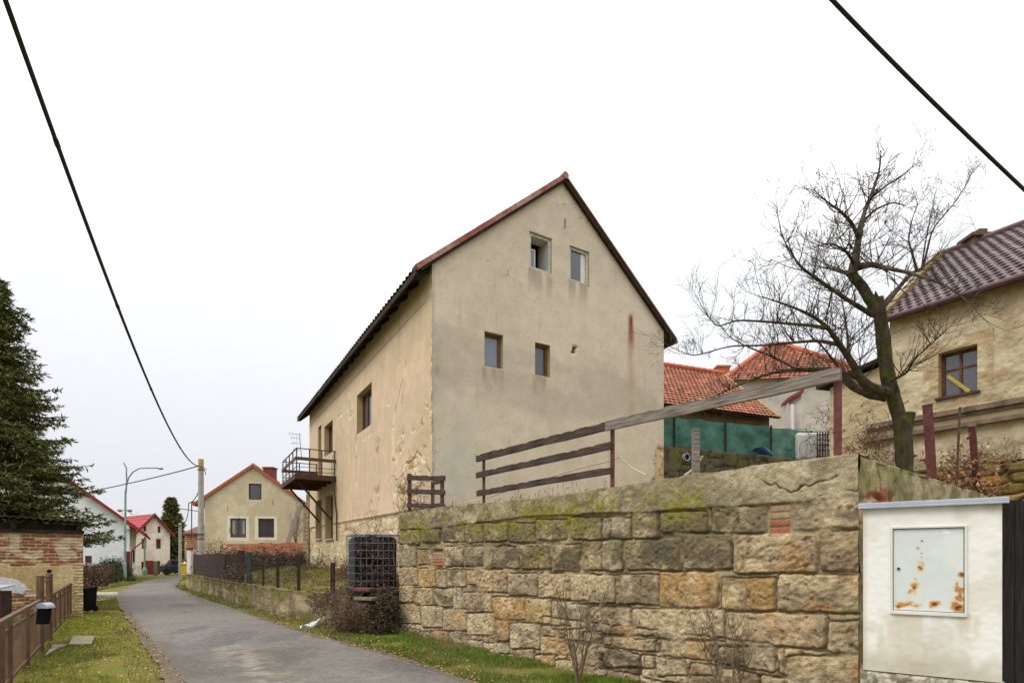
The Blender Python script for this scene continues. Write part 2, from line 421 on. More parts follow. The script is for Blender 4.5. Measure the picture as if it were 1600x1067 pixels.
m_ground = pmat('verge_soil', S(92, 98, 40), S(112, 104, 56), scale=1.2, rough=1, bump=.5, bscale=30, bdist=.03, spec=.05, blotch=[(S(98, 80, 58), .9, .52, .68), (S(84, 98, 38), 2.3, .55, .7)])
m_road = pmat('worn_asphalt', attr=True, var=.16, scale=9, rough=.92, bump=.55, bscale=110, bdist=.012, fine=.18, fscale=34, spec=.12)
m_garden = pmat('rough_garden_grass', S(96, 96, 54), S(128, 112, 70), scale=1.6, rough=1, bump=.5, bscale=30, bdist=.03, spec=.05, blotch=[(S(112, 94, 66), 1.1, .5, .66)])
def gz(x, y): return -0.035 + 0.012 * (fbm(x * 1.5, y * 1.5, 3, 5) - .5)
gx = np.concatenate([[-1600, -500, -150], np.arange(-60, 30, .6), [60, 150, 500, 1600]])
gy = np.concatenate([[-1600, -400, -60], np.arange(-10, 70, .6), [120, 300, 700, 1800]])
X, Y = np.meshgrid(gx, gy, indexing='ij')
i, j = np.meshgrid(np.arange(len(gx) - 1), np.arange(len(gy) - 1), indexing='ij'); n = len(gy)
tag(mk('ground', np.stack([X, Y, gz(X, Y)], -1), np.stack([i * n + j, (i + 1) * n + j, (i + 1) * n + j + 1, i * n + j + 1], -1), None, m_ground, smooth=True), None, None, kind='structure')
# road: one sheet with a slight crown, ragged edges, patched and dusty
ys = np.concatenate([np.arange(-9, 2, .5), np.arange(2, 22, .07), np.arange(22, 52.01, .25)])
ts = np.linspace(0, 1, 61)
l = lx(ys) + .16 * (fbm(ys * 1.1, ys * 0, 3, 31) - .5) + .1 * (fbm(ys * 5, ys * 0, 2, 41) - .5)
r = rx(ys) + .2 * (fbm(ys * 1.1, ys * 0, 3, 32) - .5) + .12 * (fbm(ys * 5, ys * 0, 2, 42) - .5)
X = l[:, None] + (r - l)[:, None] * ts; Y = ys[:, None] + 0 * X
Z = .004 + .03 * (1 - (2 * ts - 1) ** 2)[None] + .01 * (fbm(X * 2, Y * 2, 3, 3) - .5)
C = full(X.shape, S(106, 102, 97))
C = lerpc(C, S(92, 88, 83), sstep(.52, .66, fbm(X * .55 + .3 * Y, Y * .5, 4, 61)))
C = lerpc(C, S(120, 114, 106), .5 * sstep(.53, .66, fbm(X * .7 - 3, Y * .42 + 9, 4, 63)))
tr = np.exp(-((ts - .27) / .09) ** 2) + np.exp(-((ts - .74) / .1) ** 2)
C = lerpc(C, S(112, 108, 104), .45 * tr[None] * sstep(.35, .6, fbm(X * .8, Y * .6, 3, 64)))
lp = polydist(X, Y, [tuple(G(*p))[:2] for p in ((330, 1000), (380, 1030), (445, 1080))])        # dusty light track
C = lerpc(C, S(146, 136, 122), .6 * np.clip(1 - lp / .45, 0, 1) * sstep(.4, .6, fbm(X * 5, Y * 5, 3, 65)))
for (a, b, w, h) in ((355, 1000, .55, .32), (300, 985, .35, .2), (440, 996, .4, .22), (345, 1008, .3, .2)):   # darker repair patches
    c0 = G(a, b); q = np.hypot((X - c0.x) / w, (Y - c0.y) / (h * 4)) + .5 * (fbm(X * 4, Y * 4, 3, 66) - .5)
    C = lerpc(C, S(92, 90, 88), .75 * (1 - sstep(.7, 1.05, q)))
eg = np.minimum(ts, 1 - ts)[None] * (r - l)[:, None]
C = lerpc(C, S(104, 92, 72), .7 * (1 - sstep(.02, .3, eg + .7 * (fbm(X * 2.2, Y * 2.2, 4, 67) - .5))))
ck = np.abs(fbm(X * .9, Y * .9, 3, 71) - .5)
C = lerpc(C, S(70, 66, 62), .6 * (1 - sstep(.0, .006, ck)) * sstep(.5, .6, fbm(X * .3, Y * .3, 2, 72)))
i, j = np.meshgrid(np.arange(len(ys) - 1), np.arange(len(ts) - 1), indexing='ij'); n = len(ts)
tag(mk('road', np.stack([X, Y, Z], -1), np.stack([i * n + j, i * n + j + 1, (i + 1) * n + j + 1, (i + 1) * n + j], -1), None, m_road, None, C, True), None, None, kind='structure')
# side street joining from the left
p0, p1, p2, p3 = G(183.5, 935), G(184.5, 924), G(96, 926), G(96, 945)
us = np.linspace(0, 1, 40); vs = np.linspace(0, 1, 14)
a = np.array(p0)[None] * (1 - us[:, None]) + np.array(p3)[None] * us[:, None]; b = np.array(p1)[None] * (1 - us[:, None]) + np.array(p2)[None] * us[:, None]
P = a[:, None] * (1 - vs)[None, :, None] + b[:, None] * vs[None, :, None]; P[..., 2] = .003
C = full(P.shape[:2], S(146, 142, 134)); C = lerpc(C, S(116, 108, 94), sstep(.5, .65, fbm(P[..., 0], P[..., 1], 3, 73)))
i, j = np.meshgrid(np.arange(39), np.arange(13), indexing='ij'); n = 14
tag(mk('side_street', P, np.stack([i * n + j, i * n + j + 1, (i + 1) * n + j + 1, (i + 1) * n + j], -1), None, m_road, None, C), None, None, kind='structure')
# raised garden between the low wall and the house
LW = [np.array(p) for p in ((-2.95, 12.1), (-3.6, 12.55), (-6.28, 15.0), (-10.0, 19.75), (-17.0, 28.7))]
def along(pts, n):
    P = np.array(pts); d = np.concatenate([[0], np.cumsum(np.hypot(*np.diff(P, axis=0).T))])
    t = np.linspace(0, d[-1], n)
    return np.stack([np.interp(t, d, P[:, 0]), np.interp(t, d, P[:, 1])], -1), t
lo, _ = along(LW[1:] + [LW[-1] + (-3.0, 3.9)], 60)
hi, _ = along([O + HS * -.6 - SN * .3, O + HS * 6 - SN * .3, O + HS * 18 - SN * .3, O + HS * 20 + SN * -6], 60)
vs = np.linspace(0, 1, 20)
P = lo[:, None] * (1 - vs)[None, :, None] + hi[:, None] * vs[None, :, None]
gzv = (.66 + .42 * sstep(.1, .9, vs))[None] + .1 * (fbm(P[..., 0] * 1.2, P[..., 1] * 1.2, 3, 74) - .5)
PG = np.concatenate([P, gzv[..., None]], -1)
i, j = np.meshgrid(np.arange(59), np.arange(19), indexing='ij'); n = 20
tag(mk('garden_ground', PG, np.stack([i * n + j, i * n + j + 1, (i + 1) * n + j + 1, (i + 1) * n + j], -1), None, m_garden, smooth=True), None, None, kind='structure')
# yard behind the sandstone wall, climbing to the back
bs = np.linspace(.25, 11, 40); ss = np.linspace(0, 1, 40)
al = np.where(bs < 1.32, -.8 * bs / 1.32, -.95 + .154 * (bs - 1.32)); ar = np.where(bs < 5.7, 8.7, 13.0)
a = al[:, None] + (ar - al)[:, None] * ss; b = bs[:, None] + 0 * a
z = 2.36 + 1.8 * sstep(5, 10, b) * (1 - sstep(3.5, 6.5, a)) + .12 * (fbm(a, b, 3, 75) - .5)
P = A[None, None] + WU * a[..., None] - WN * b[..., None]
i, j = np.meshgrid(np.arange(39), np.arange(39), indexing='ij'); n = 40
Qg = np.stack([i * n + j, i * n + j + 1, (i + 1) * n + j + 1, (i + 1) * n + j], -1)
tag(mk('yard_ground', np.concatenate([P, z[..., None]], -1), Qg, None, m_garden, smooth=True), None, None, kind='structure')
n0, n1 = np.array((5.0, 18.25)), np.array((12.4, 21.6))
Vh = [(*n0, 5.2), (*n1, 5.2), (24, 23, 5.4), (40, 60, 9), (-2, 60, 9), (-4, 32, 6.2)]
tag(mk('hillside', Vh, None, [(0, 1, 4), (1, 3, 4), (1, 2, 3), (0, 4, 5)], m_garden), None, None, kind='structure')
RC = np.array((8.92, 13.0)); RU = np.array((.573, -.82)); RN = np.array((-.82, -.573))          # right house: corner, run, outward
q0, q1, q2, q3 = RC + RN * .95 - RU * 1, RC + RN * .95 + RU * 9, RC + RU * 9 - RN * 8, RC - RU * 3 - RN * 8
tag(mk('upper_yard_ground', [(*q0, 3.45), (*q1, 3.45), (*q2, 3.7), (*q3, 4.2)], [[0, 1, 2, 3]], None, m_garden), None, None, kind='structure')

# ------------------------------------------------------------------ sandstone retaining wall
sw = thing('retaining_wall', 'long mossy sandstone block wall with grey concrete top beside the road', 'wall', (*A, 0))
STN = dict(t=(180, 160, 127), c=(192, 173, 137), g=(146, 134, 111), d=(112, 102, 82), k=(98, 89, 73), o=(178, 137, 84), y=(178, 153, 99), l=(162, 153, 133), b=(156, 133, 105), m=(132, 121, 82), r=(160, 96, 72), p=(180, 155, 122))
c7 = [(115,285,185,365,'m'),(192,280,285,350,'g'),(300,255,412,348,'d'),(416,255,506,350,'g'),(510,248,630,345,'d'),(637,252,770,350,'m'),(775,232,932,336,'k'),(955,222,1150,336,'m'),(1163,222,1262,332,'l'),
 (75,360,165,472,'g'),(170,385,246,462,'y'),(310,370,404,472,'g'),(408,375,506,472,'d'),(538,372,690,482,'g'),(693,360,852,486,'m'),(860,362,1002,498,'k'),(1012,340,1216,492,'m'),(1230,335,1330,492,'g'),
 (70,480,174,566,'t'),(180,482,264,578,'y'),(268,484,322,580,'b'),(325,488,421,576,'g'),(425,488,472,566,'t'),(480,490,630,606,'t'),(634,508,784,622,'g'),(788,508,950,636,'t'),(952,514,1180,660,'c'),(1190,520,1330,670,'k'),
 (64,570,150,654,'t'),(154,580,250,670,'b'),(255,585,352,676,'g'),(356,580,400,692,'l'),(404,605,549,707,'b'),(552,628,720,746,'o'),(723,634,854,762,'y'),(858,648,1042,792,'g'),(1050,678,1254,816,'b'),
 (66,664,190,764,'t'),(193,672,300,782,'c'),(304,690,422,800,'t'),(426,706,562,822,'c'),(566,738,640,852,'o'),(645,762,796,892,'c'),(800,774,960,922,'t'),(1018,808,1116,948,'l'),(1122,822,1330,984,'b'),
 (255,800,330,870,'t'),(334,806,420,884,'g'),(424,850,500,906,'l'),(675,892,762,946,'p'),(770,920,870,980,'o'),(876,948,1130,1026,'c'),(1140,992,1300,1060,'t'),(560,860,640,915,'l')]
c6 = [(-60,225,84,332,'l'),(92,178,224,328,'d'),(236,192,472,302,'k'),(498,168,782,302,'d'),(905,95,1290,286,'g'),
 (-60,335,38,496,'g'),(58,330,338,492,'d'),(353,304,597,488,'d'),(606,304,1030,506,'p'),(1044,280,1290,498,'b'),
 (8,514,226,666,'k'),(229,500,528,680,'o'),(545,532,818,696,'y'),(830,514,1290,708,'t'),
 (-60,682,80,820,'b'),(94,688,322,838,'t'),(326,690,562,852,'c'),(566,705,1082,882,'p'),(1088,748,1290,924,'b'),
 (-60,828,206,992,'b'),(214,850,522,1028,'c'),(530,884,862,1090,'t'),(880,924,1290,1120,'l')]
ST = []
for src, ox, oy in ((c7, 600, 740), (c6, 960, 740)):
    for x0, y0, x1, y1, k in src:
        if src is c7 and x0 > 1160 and x1 > 1305: continue
        X0, X1 = ox + x0 / 3.2625, ox + x1 / 3.2625; Y0, Y1 = oy + y0 / 3.2625, oy + y1 / 3.2625
        ua, za = hit(X0, Y0, A, WU); ub, zb = hit(X1, Y0, A, WU)
        _, zc = hit(X0, Y1, A, WU); _, zd = hit(X1, Y1, A, WU)
        ST.append((ua, ub, zc, zd, za, zb, k))
us_r = np.random.default_rng(3)
u = 3.4
for zr, hh in ((.42, .3), (.1, .3)):                # courses low down at the near end
    u = 4.6 if zr > .3 else 5.2
    while u < WL - .1:
        w = us_r.uniform(.45, .95); ST.append((u, min(u + w, WL + .1), zr - .02, zr, zr + hh - .03, zr + hh - .03, us_r.choice(list('tgbcl'))))
        u += w + .03
bricks = [hit(960 + x / 3.2625, 740 + y / 3.2625, A, WU) for x, y in ((798, 122), (898, 300))]
bricks2 = [hit(600 + x / 3.2625, 740 + y / 3.2625, A, WU) for x, y in ((250, 385), (300, 470))]
CAPZ = lambda u: 2.2 - .03 * np.sin(u * 1.1) - .05 * sstep(6.2, 8.9, u)
def wall_fields(u, z):
    un = u + .014 * (fbm(u * 5, z * 5, 3, 11) - .5) * 2; zn = z + .016 * (fbm(u * 5 + 7, z * 5, 3, 12) - .5) * 2
    rr = .026 * (fbm(u * 14, z * 14, 3, 13) - .5)
    gro = np.full(u.shape, 9.0); h = np.full(u.shape, -1.0); col = full(u.shape, S(178, 159, 124)); sid = np.zeros(u.shape)
    col = lerpc(col, S(156, 139, 109), sstep(.4, .65, fbm(u * 3, z * 3, 4, 14)))
    for k, (a, b, z0a, z0b, z1a, z1b, key) in enumerate(ST):
        t = np.clip((un - a) / (b - a), 0, 1)
        lo_, hi_ = z0a + (z0b - z0a) * t, z1a + (z1b - z1a) * t
        cu, cz = (a + b) / 2, (lo_ + hi_) / 2; hw, hh_ = (b - a) / 2, (hi_ - lo_) / 2; rad = .035
        qx = np.abs(un - cu) - hw + rad; qz = np.abs(zn - cz) - hh_ + rad
        sd_ = np.hypot(np.maximum(qx, 0), np.maximum(qz, 0)) + np.minimum(np.maximum(qx, qz), 0) - rad + rr
        inn = -sd_
        hgt = .02 * sstep(-.003, .014, inn) + .006 * sstep(.0, .12, inn) * (.5 + hsh(k, 3, 5))
        tool = key in 'bptc' and hsh(k, 8, 2) > .35
        if tool:
            hgt = hgt + .016 * sstep(.01, .05, inn) * (fbm((u + z) * 9 + k, (z - u * .6) * 26, 3, 15 + k) - .5) * 2
        hgt = hgt + .011 * sstep(.0, .05, inn) * (fbm(u * 9 + k * 3, z * 9, 4, 40 + k) - .5) * 2
        take = inn > -.006
        hgt = hgt + sstep(.0, .03, inn) * (.012 * (fbm(u * 32, z * 32, 2, 41 + k) - .5) * 2 - .016 * sstep(.7, .78, fbm(u * 17 + k, z * 17, 3, 44 + k)))
        h = np.where(take & (hgt > h), hgt, h)
        gro = np.minimum(gro, np.abs(inn + .004))
        c = np.array(S(*STN[key])) * .66 + np.array(S(166, 147, 114)) * .34
        cc = full(u.shape, c * (.92 + .16 * hsh(k, 1, 7)))
        nz1 = fbm(u * 4 + k * 5, z * 4, 4, 90 + k)
        cc = lerpc(cc, S(202, 184, 149), .55 * sstep(.5, .66, nz1)); cc = lerpc(cc, S(134, 115, 88), .4 * sstep(.5, .62, fbm(u * 11 + k, z * 11, 4, 95 + k)))
        cc = lerpc(cc, S(74, 66, 54), .4 * sstep(.68, .76, fbm(u * 17 + k, z * 17, 3, 44 + k)))
        cc = lerpc(cc, S(80, 72, 59), (.7 if key in 'gdklm' else .38) * sstep(.5, .64, fbm(u * 3.3 + k, z * 5, 4, 130 + k)))
        if key in 'opyt': cc = lerpc(cc, S(166, 124, 70), .45 * sstep(.52, .66, fbm(u * 3 + 9 * k, z * 3, 3, 170 + k)))
        if key == 'm': cc = lerpc(cc, S(118, 106, 50), .6 * sstep(.46, .66, fbm(u * 5, z * 5, 4, 180)))
        w = sstep(-.006, .012, inn)
        col = lerpc(col, cc, w) if False else col * (1 - w[..., None]) + cc * w[..., None]
    gap = h < -.5
    gv = (1 - sstep(.005, .016, gro)) * sstep(.3, .5, fbm(u * 3, z * 3, 3, 19))
    dark = sstep(.5, .62, fbm(u * 2.5, z * 4, 3, 21))
    f2, idr = rubble_field(u, z, .17, .1, 4)
    low = (z < .62 - .05 * u + .12 * (fbm(u * 2, u * 0, 2, 9) - .5)) & gap
    h = np.where(gap, -.0 + .016 * (fbm(u * 7, z * 7, 4, 22) - .5) - .02 * dark, h)
    rh = .03 * sstep(.03, .25, f2) - .02
    rc = full(u.shape, S(150, 132, 104)); rc = lerpc(rc, S(186, 168, 136), (idr > .6) * 1.0); rc = lerpc(rc, S(164, 108, 76), ((idr > .3) & (idr < .37)) * 1.0)
    rc = lerpc(rc, S(116, 104, 84), 1 - sstep(.02, .12, f2))
    h = np.where(low, rh, h) - .04 * gv; col = np.where(low[..., None], rc, col); col = lerpc(col, S(92, 76, 56), .55 * gv)
    col = np.where((gap & ~low)[..., None], lerpc(col, S(112, 100, 80), .7 * dark), col)
    for (q0, q1) in (bricks, bricks2):               # little stacks of red brick
        inb = (u > q0[0]) & (u < q1[0]) & (z < q0[1]) & (z > q1[1])
        row = np.floor((q0[1] - z) / ((q0[1] - q1[1]) / 5)); fr = (q0[1] - z) / ((q0[1] - q1[1]) / 5) - row
        bc = full(u.shape, S(164, 98, 76)); bc = lerpc(bc, S(170, 150, 122), ((row == 1) | (row == 2)) * .8); bc = lerpc(bc, S(190, 108, 58), (row == 0) * .8)
        bc = lerpc(bc, S(176, 160, 128), (fr < .16) * 1.0)
        col = np.where(inb[..., None], bc, col); h = np.where(inb, np.where(row == 0, -.05, .012) - .02 * (fr < .16), h)
    # concrete top course, flush, rough, with lichen and cracks
    cz_ = CAPZ(u) + .05 * (fbm(u * 3, z * 3, 3, 23) - .5)
    cap = sstep(-.01, .01, z - cz_)
    ch = .034 + .014 * (fbm(u * 6, z * 6, 5, 24) - .5) * 2 + .008 * (fbm(u * 30, z * 30, 2, 46) - .5) * 2
    cc = full(u.shape, S(152, 140, 112)); cc = lerpc(cc, S(174, 161, 131), sstep(.45, .65, fbm(u * 2.2, z * 4, 4, 25)))
    cc = lerpc(cc, S(106, 97, 76), .8 * sstep(.5, .62, fbm(u * 7, z * 9, 4, 26)) * (1 - .6 * sstep(5.5, 7.5, u)))
    crk = polydist(u + .12 * (fbm(u * 6, z * 6, 4, 28) - .5), z + .14 * (fbm(u * 6 + 3, z * 6, 4, 29) - .5), [hit(960 + x / 3.2625, 740 + y / 3.2625, A, WU) for x, y in ((735, 20), (800, 70), (870, 72), (985, 72), (1050, 65), (1140, 40))])
    crk2 = polydist(u + .04 * (fbm(u * 6, z * 6, 3, 28) - .5), z, [hit(960 + x / 3.2625, 740 + y / 3.2625, A, WU) for x, y in ((1060, 112), (1120, 100), (1200, 82), (1260, 95), (1310, 112))])
    ck = (1 - sstep(.002, .011, np.minimum(crk, crk2))) * sstep(.3, .45, fbm(u * 4, z * 4, 3, 47))
    cc = lerpc(cc, S(70, 60, 48), ck); ch = ch - .016 * ck
    h = h * (1 - cap) + ch * cap; col = col * (1 - cap[..., None]) + cc * cap[..., None]
    # dark weathering and yellow moss beneath the top
    band = np.exp(-((z - 1.98) / .36) ** 2)
    col = lerpc(col, S(92, 85, 66), .78 * band * sstep(.3, .55, fbm(u * 1.6, z * 3, 4, 27)) * (1 - .75 * sstep(7.2, 8.4, u)))
    mz = np.exp(-((z - 2.22) / .19) ** 2) * sstep(.38, .52, fbm(u * 2.1, z * 3, 4, 31)) * (1 - sstep(6.8, 8.0, u))
    col = lerpc(col, S(128, 122, 46), .85 * np.clip(mz * (.4 + 1.2 * sstep(.4, .6, fbm(u * 14, z * 14, 3, 32))), 0, 1))
    col = lerpc(col, S(116, 112, 60), .5 * sstep(.52, .7, fbm(u * 3, z * 3, 4, 33)) * sstep(1.3, 2.1, z) * (1 - sstep(6.2, 7.6, u)))
    return h, col
_cache = {}
def wf(u, z):
    k = (u.shape, float(u.flat[0]), float(z.flat[-1]))
    if k not in _cache: _cache[k] = wall_fields(u, z)
    return _cache[k]
topf = lambda uu: WTOP + .05 * np.sin(uu * .9 + .5) * .5 + .03 * (fbm(uu * 4, uu * 0, 3, 35) - .5)
ST_STEP = .0125
relief('masonry', A, WU, WN, 0, WL, -.1, 2.62, ST_STEP, lambda u, z: wf(u, z)[0], lambda u, z: wf(u, z)[1], M['stone'], sw, top=topf)
# the return face running back to the right, with fallen render and brick
RTN = -WN; RB = A + WU * WL
def rt_d(u, z): return .03 * (fbm(u * 5, z * 6, 5, 51) - .5) * 2 - .03 * sstep(.55, .6, fbm(u * 2.2, z * 3, 4, 57)) * sstep(2.3, 2.2, z) - .03 * (polydist(u, z, [(.0, 2.1), (.4, 2.2), (.9, 2.05), (1.6, 2.0), (2.2, 1.95)]) < .03) - .03 * (polydist(u + .1 * fbm(u * 5, z * 5, 2, 1), z, [(.5, 2.5), (.62, 2.35), (.58, 2.1)]) < .012)
def rt_c(u, z):
    c = full(u.shape, S(172, 158, 126)); c = lerpc(c, S(150, 139, 100), sstep(.45, .65, fbm(u * 1.6, z * 3, 4, 52)))
    c = lerpc(c, S(118, 108, 86), .7 * sstep(.5, .64, fbm(u * 5, z * 5, 4, 53))); c = lerpc(c, S(120, 116, 60), .5 * sstep(.5, .62, fbm(u * 2.4, z * 3, 4, 58)))
    f2, idr = rubble_field(u, z, .3, .16, 59); rr2 = full(u.shape, S(160, 138, 104)) * (.8 + .4 * idr[..., None]); rr2 = lerpc(rr2, S(82, 72, 56), 1 - sstep(.02, .12, f2)); ex = sstep(.55, .6, fbm(u * 2.2, z * 3, 4, 57)) * sstep(2.3, 2.2, z); c = c * (1 - ex[..., None]) + rr2 * ex[..., None]
    b = (np.hypot((u - .6) / .42, (z - 2.2) / .09) + .6 * (fbm(u * 8, z * 8, 3, 54) - .5)) < 1
    d, i1, _ = brick_field(u, z, .26, .08, 5)
    c = np.where(b[..., None], np.where((d > .012)[..., None], np.array(S(158, 94, 74)) * (.8 + .4 * i1[..., None]), np.array(S(160, 140, 110))), c)
    c = lerpc(c, S(74, 62, 50), 1.0 * (polydist(u + .1 * fbm(u * 5, z * 5, 2, 1), z, [(.5, 2.5), (.62, 2.35), (.58, 2.1)]) < .012))
    return c
relief('end_face', RB, RTN, WU, 0.0, 5.65, -.1, 2.6, .025, rt_d, rt_c, M['stone'], sw, top=lambda uu: 2.53 + .02 * (fbm(uu * 4, uu * 0, 3, 36) - .5))
# flat top of the wall and the short end by the house
m = MB()
uu = np.linspace(0, WL, 120); zt = topf(uu)
for k in range(len(uu) - 1):
    pa, pb = A + WU * uu[k] + WN * .03, A + WU * uu[k + 1] + WN * .03; qa, qb = pa - WN * .38, pb - WN * .38
    m.add([(*pa, zt[k]), (*pb, zt[k + 1]), (*qb, zt[k + 1] - .01), (*qa, zt[k] - .01)], [[0, 1, 2, 3]], None, S(150, 142, 118))
p0, p1 = RB, RB + RTN * 5.65
m.add([(*p0, 2.52), (*p1, 2.52), (*(p1 - WU * .35), 2.52), (*(p0 - WU * .35), 2.52)], [[0, 1, 2, 3]], None, S(150, 142, 118))
m.add([(*p1, -.1), (*(p1 - WU * .35), -.1), (*(p1 - WU * .35), 2.52), (*p1, 2.52)], [[0, 1, 2, 3]], None, S(150, 142, 118))
e0, e1 = A, O + HU * .05 + HS * .1
ev = e1 - e0; el = float(np.hypot(*ev)); ev = ev / el
m.build('top_course', M['stone'], sw, cols=True)
relief('short_end', e0, ev, np.array((-ev[1], ev[0])), 0, el, -.1, 2.5, .04, lambda u, z: .03 * (fbm(u * 5, z * 5, 4, 55) - .5), lambda u, z: lerpc(full(u.shape, S(166, 150, 120)), S(126, 118, 74), sstep(.4, .6, fbm(u * 3, z * 3, 4, 56))), M['stone'], sw)
# ------------------------------------------------------------------ helpers for buildings
def window(parent, P0, U, N, u0, u1, z0, z1, depth, fw, fmat, gmat, vb=(), hb=(), sill=0, curtain=0, fd=.06, label=None, name='window'):
    m = MB(); b = lambda *a: m.wbox(P0, U, N, *a)
    n0, n1 = -depth - fd, -depth
    b(u0 + .002, u0 + fw, z0 + .002, z1 - .002, n0, n1); b(u1 - fw, u1 - .002, z0 + .002, z1 - .002, n0, n1)
    b(u0 + fw, u1 - fw, z1 - fw, z1 - .002, n0, n1 - .003); b(u0 + fw, u1 - fw, z0 + .002, z0 + fw, n0, n1 - .003)
    for t in vb: x = u0 + (u1 - u0) * t; b(x - fw * .4, x + fw * .4, z0 + fw, z1 - fw, n0, n1 - .006)
    for t in hb: x = z0 + (z1 - z0) * t; b(u0 + fw, u1 - fw, x - fw * .35, x + fw * .35, n0, n1 - .009)
    o = m.build(name, fmat, parent)
    if label: o['label'] = label
    g = MB(); g.wbox(P0, U, N, u0 + fw * .8, u1 - fw * .8, z0 + fw * .8, z1 - fw * .8, n0 + .012, n0 + .022)
    g.build('pane', gmat, o)
    if curtain:
        k = MB(); w_ = u1 - u0
        for a, b in ((u0 + fw, u0 + fw + w_ * curtain), (u1 - fw - w_ * curtain * .8, u1 - fw)):
            for e in range(4): k.wbox(P0, U, N, a + (b - a) * e / 4, a + (b - a) * (e + .8) / 4, z0 + fw + (z1 - z0) * (.1 + .1 * hsh(e, int(a * 9), 3)), z1 - fw - .01, n0 + .0225, n0 + .026)
        k.build('curtain', M['curtain'], o)
    if sill:
        s = MB(); s.wbox(P0, U, N, u0 - .05, u1 + .05, z0 - .05, z0 - .003, -depth, sill)
        s.build('sill', M['window_grey'], o)
    return o
def tile_roof(name, P0, U, V, lu, lv, row, colw, mat, cfn, parent=None, h=.035, wav=.022, seed=0, per=6, thick=.06):
    P0 = np.array(P0, float); U = np.array(U, float); V = np.array(V, float)
    Nn = np.cross(U, V); Nn /= np.linalg.norm(Nn)
    if Nn[2] < 0: Nn = -Nn
    nr = int(math.ceil(lv / row))
    vv = []; fr = []; rr = []
    for k in range(nr):
        a, b = k * row, min((k + 1) * row, lv)
        for t in (0, .5, .985): vv.append(a + (b - a) * t); fr.append(t); rr.append(k)
    us = np.linspace(0, lu, max(3, int(lu / colw * per)) + 1)
    u, v = np.meshgrid(us, vv, indexing='ij'); f = np.array(fr)[None] + 0 * u; r = np.array(rr)[None] + 0 * u
    ph = u / colw + .5 * (r % 2) + .06 * hsh(r, r, seed)
    cidx = np.floor(ph)
    hj = .008 * (hsh(cidx, r, seed + 1) - .5)
    d = h * (1 - f) + wav * np.cos(ph * 2 * math.pi) + hj + .02 * (fbm(u * .8, v * .8, 3, seed + 5) - .5)
    P = P0 + U * u[..., None] + V * v[..., None] + Nn * d[..., None]
    c = cfn(u, v, hsh(cidx, r, seed + 2), f)
    nv = len(vv); i, j = np.meshgrid(np.arange(len(us) - 1), np.arange(nv - 1), indexing='ij')
    m = MB(); m.add(P.reshape(-1, 3), np.stack([i * nv + j, (i + 1) * nv + j, (i + 1) * nv + j + 1, i * nv + j + 1], -1), None, c.reshape(-1, 3))
    B = [P0 - Nn * thick, P0 + U * lu - Nn * thick, P0 + U * lu + V * lv - Nn * thick, P0 + V * lv - Nn * thick]
    Tp = [P0, P0 + U * lu, P0 + U * lu + V * lv, P0 + V * lv]
    m.add(B + Tp, [[0, 1, 2, 3], [0, 1, 5, 4], [1, 2, 6, 5], [2, 3, 7, 6], [3, 0, 4, 7]], None, S(70, 56, 46))
    return m.build(name, mat, parent, cols=True)
def v3(p, z): return np.array((p[0], p[1], z))

# ------------------------------------------------------------------ the large gabled house
HW, HL, ZE = 7.87, 15.8, 8.79
PITCH = .848
ZR = ZE + PITCH * HW / 2
house = thing('gabled_house', 'tall grey and tan plastered house with steep gable and rusty balcony', 'house', (*O, 0))
def gh(x, y): return hit(x, y, O, HU)
def sh(x, y): return hit(x, y, O, HS)
def c5(x, y): return sh(420 + x / 4.104, 600 + y / 4.104)
def wrect(f, xl, yt, yb, xr): a = f(xl, yt); b = f(xl, yb); c = f(xr, yt); return (a[0], c[0], b[1], a[1])
GW = [wrect(gh, 827.5, 361, 418, 862), wrect(gh, 890, 383, 437.5, 920.5), wrect(gh, 757, 517, 571, 786), wrect(gh, 836, 534, 585, 859.5)]
gd_patch = gh(897, 547)
gr0, gr1 = gh(986, 494), gh(990, 545)
gwire = gh(882.5, 350)
def g_disp(u, z):
    d = .007 * (fbm(u * 1.3, z * 1.3, 4, 101) - .5) * 2 + .004 * (fbm(u * 9, z * 9, 3, 102) - .5)
    q = np.hypot((u - 7.8) / .45, (z - 4.25) / 1.0) + .8 * (fbm(u * 5, z * 5, 3, 103) - .5)
    d = d - .03 * (1 - sstep(.75, .85, q))
    d = d - .1 * ((np.abs(u - gd_patch[0] - .35 * (z - gd_patch[1])) < .06) & (np.abs(z - gd_patch[1]) < .1))
    return d + .06 * (fbm(z * 2.2, z * 0, 4, 99) - .5) * (1 - sstep(.0, .16, u))
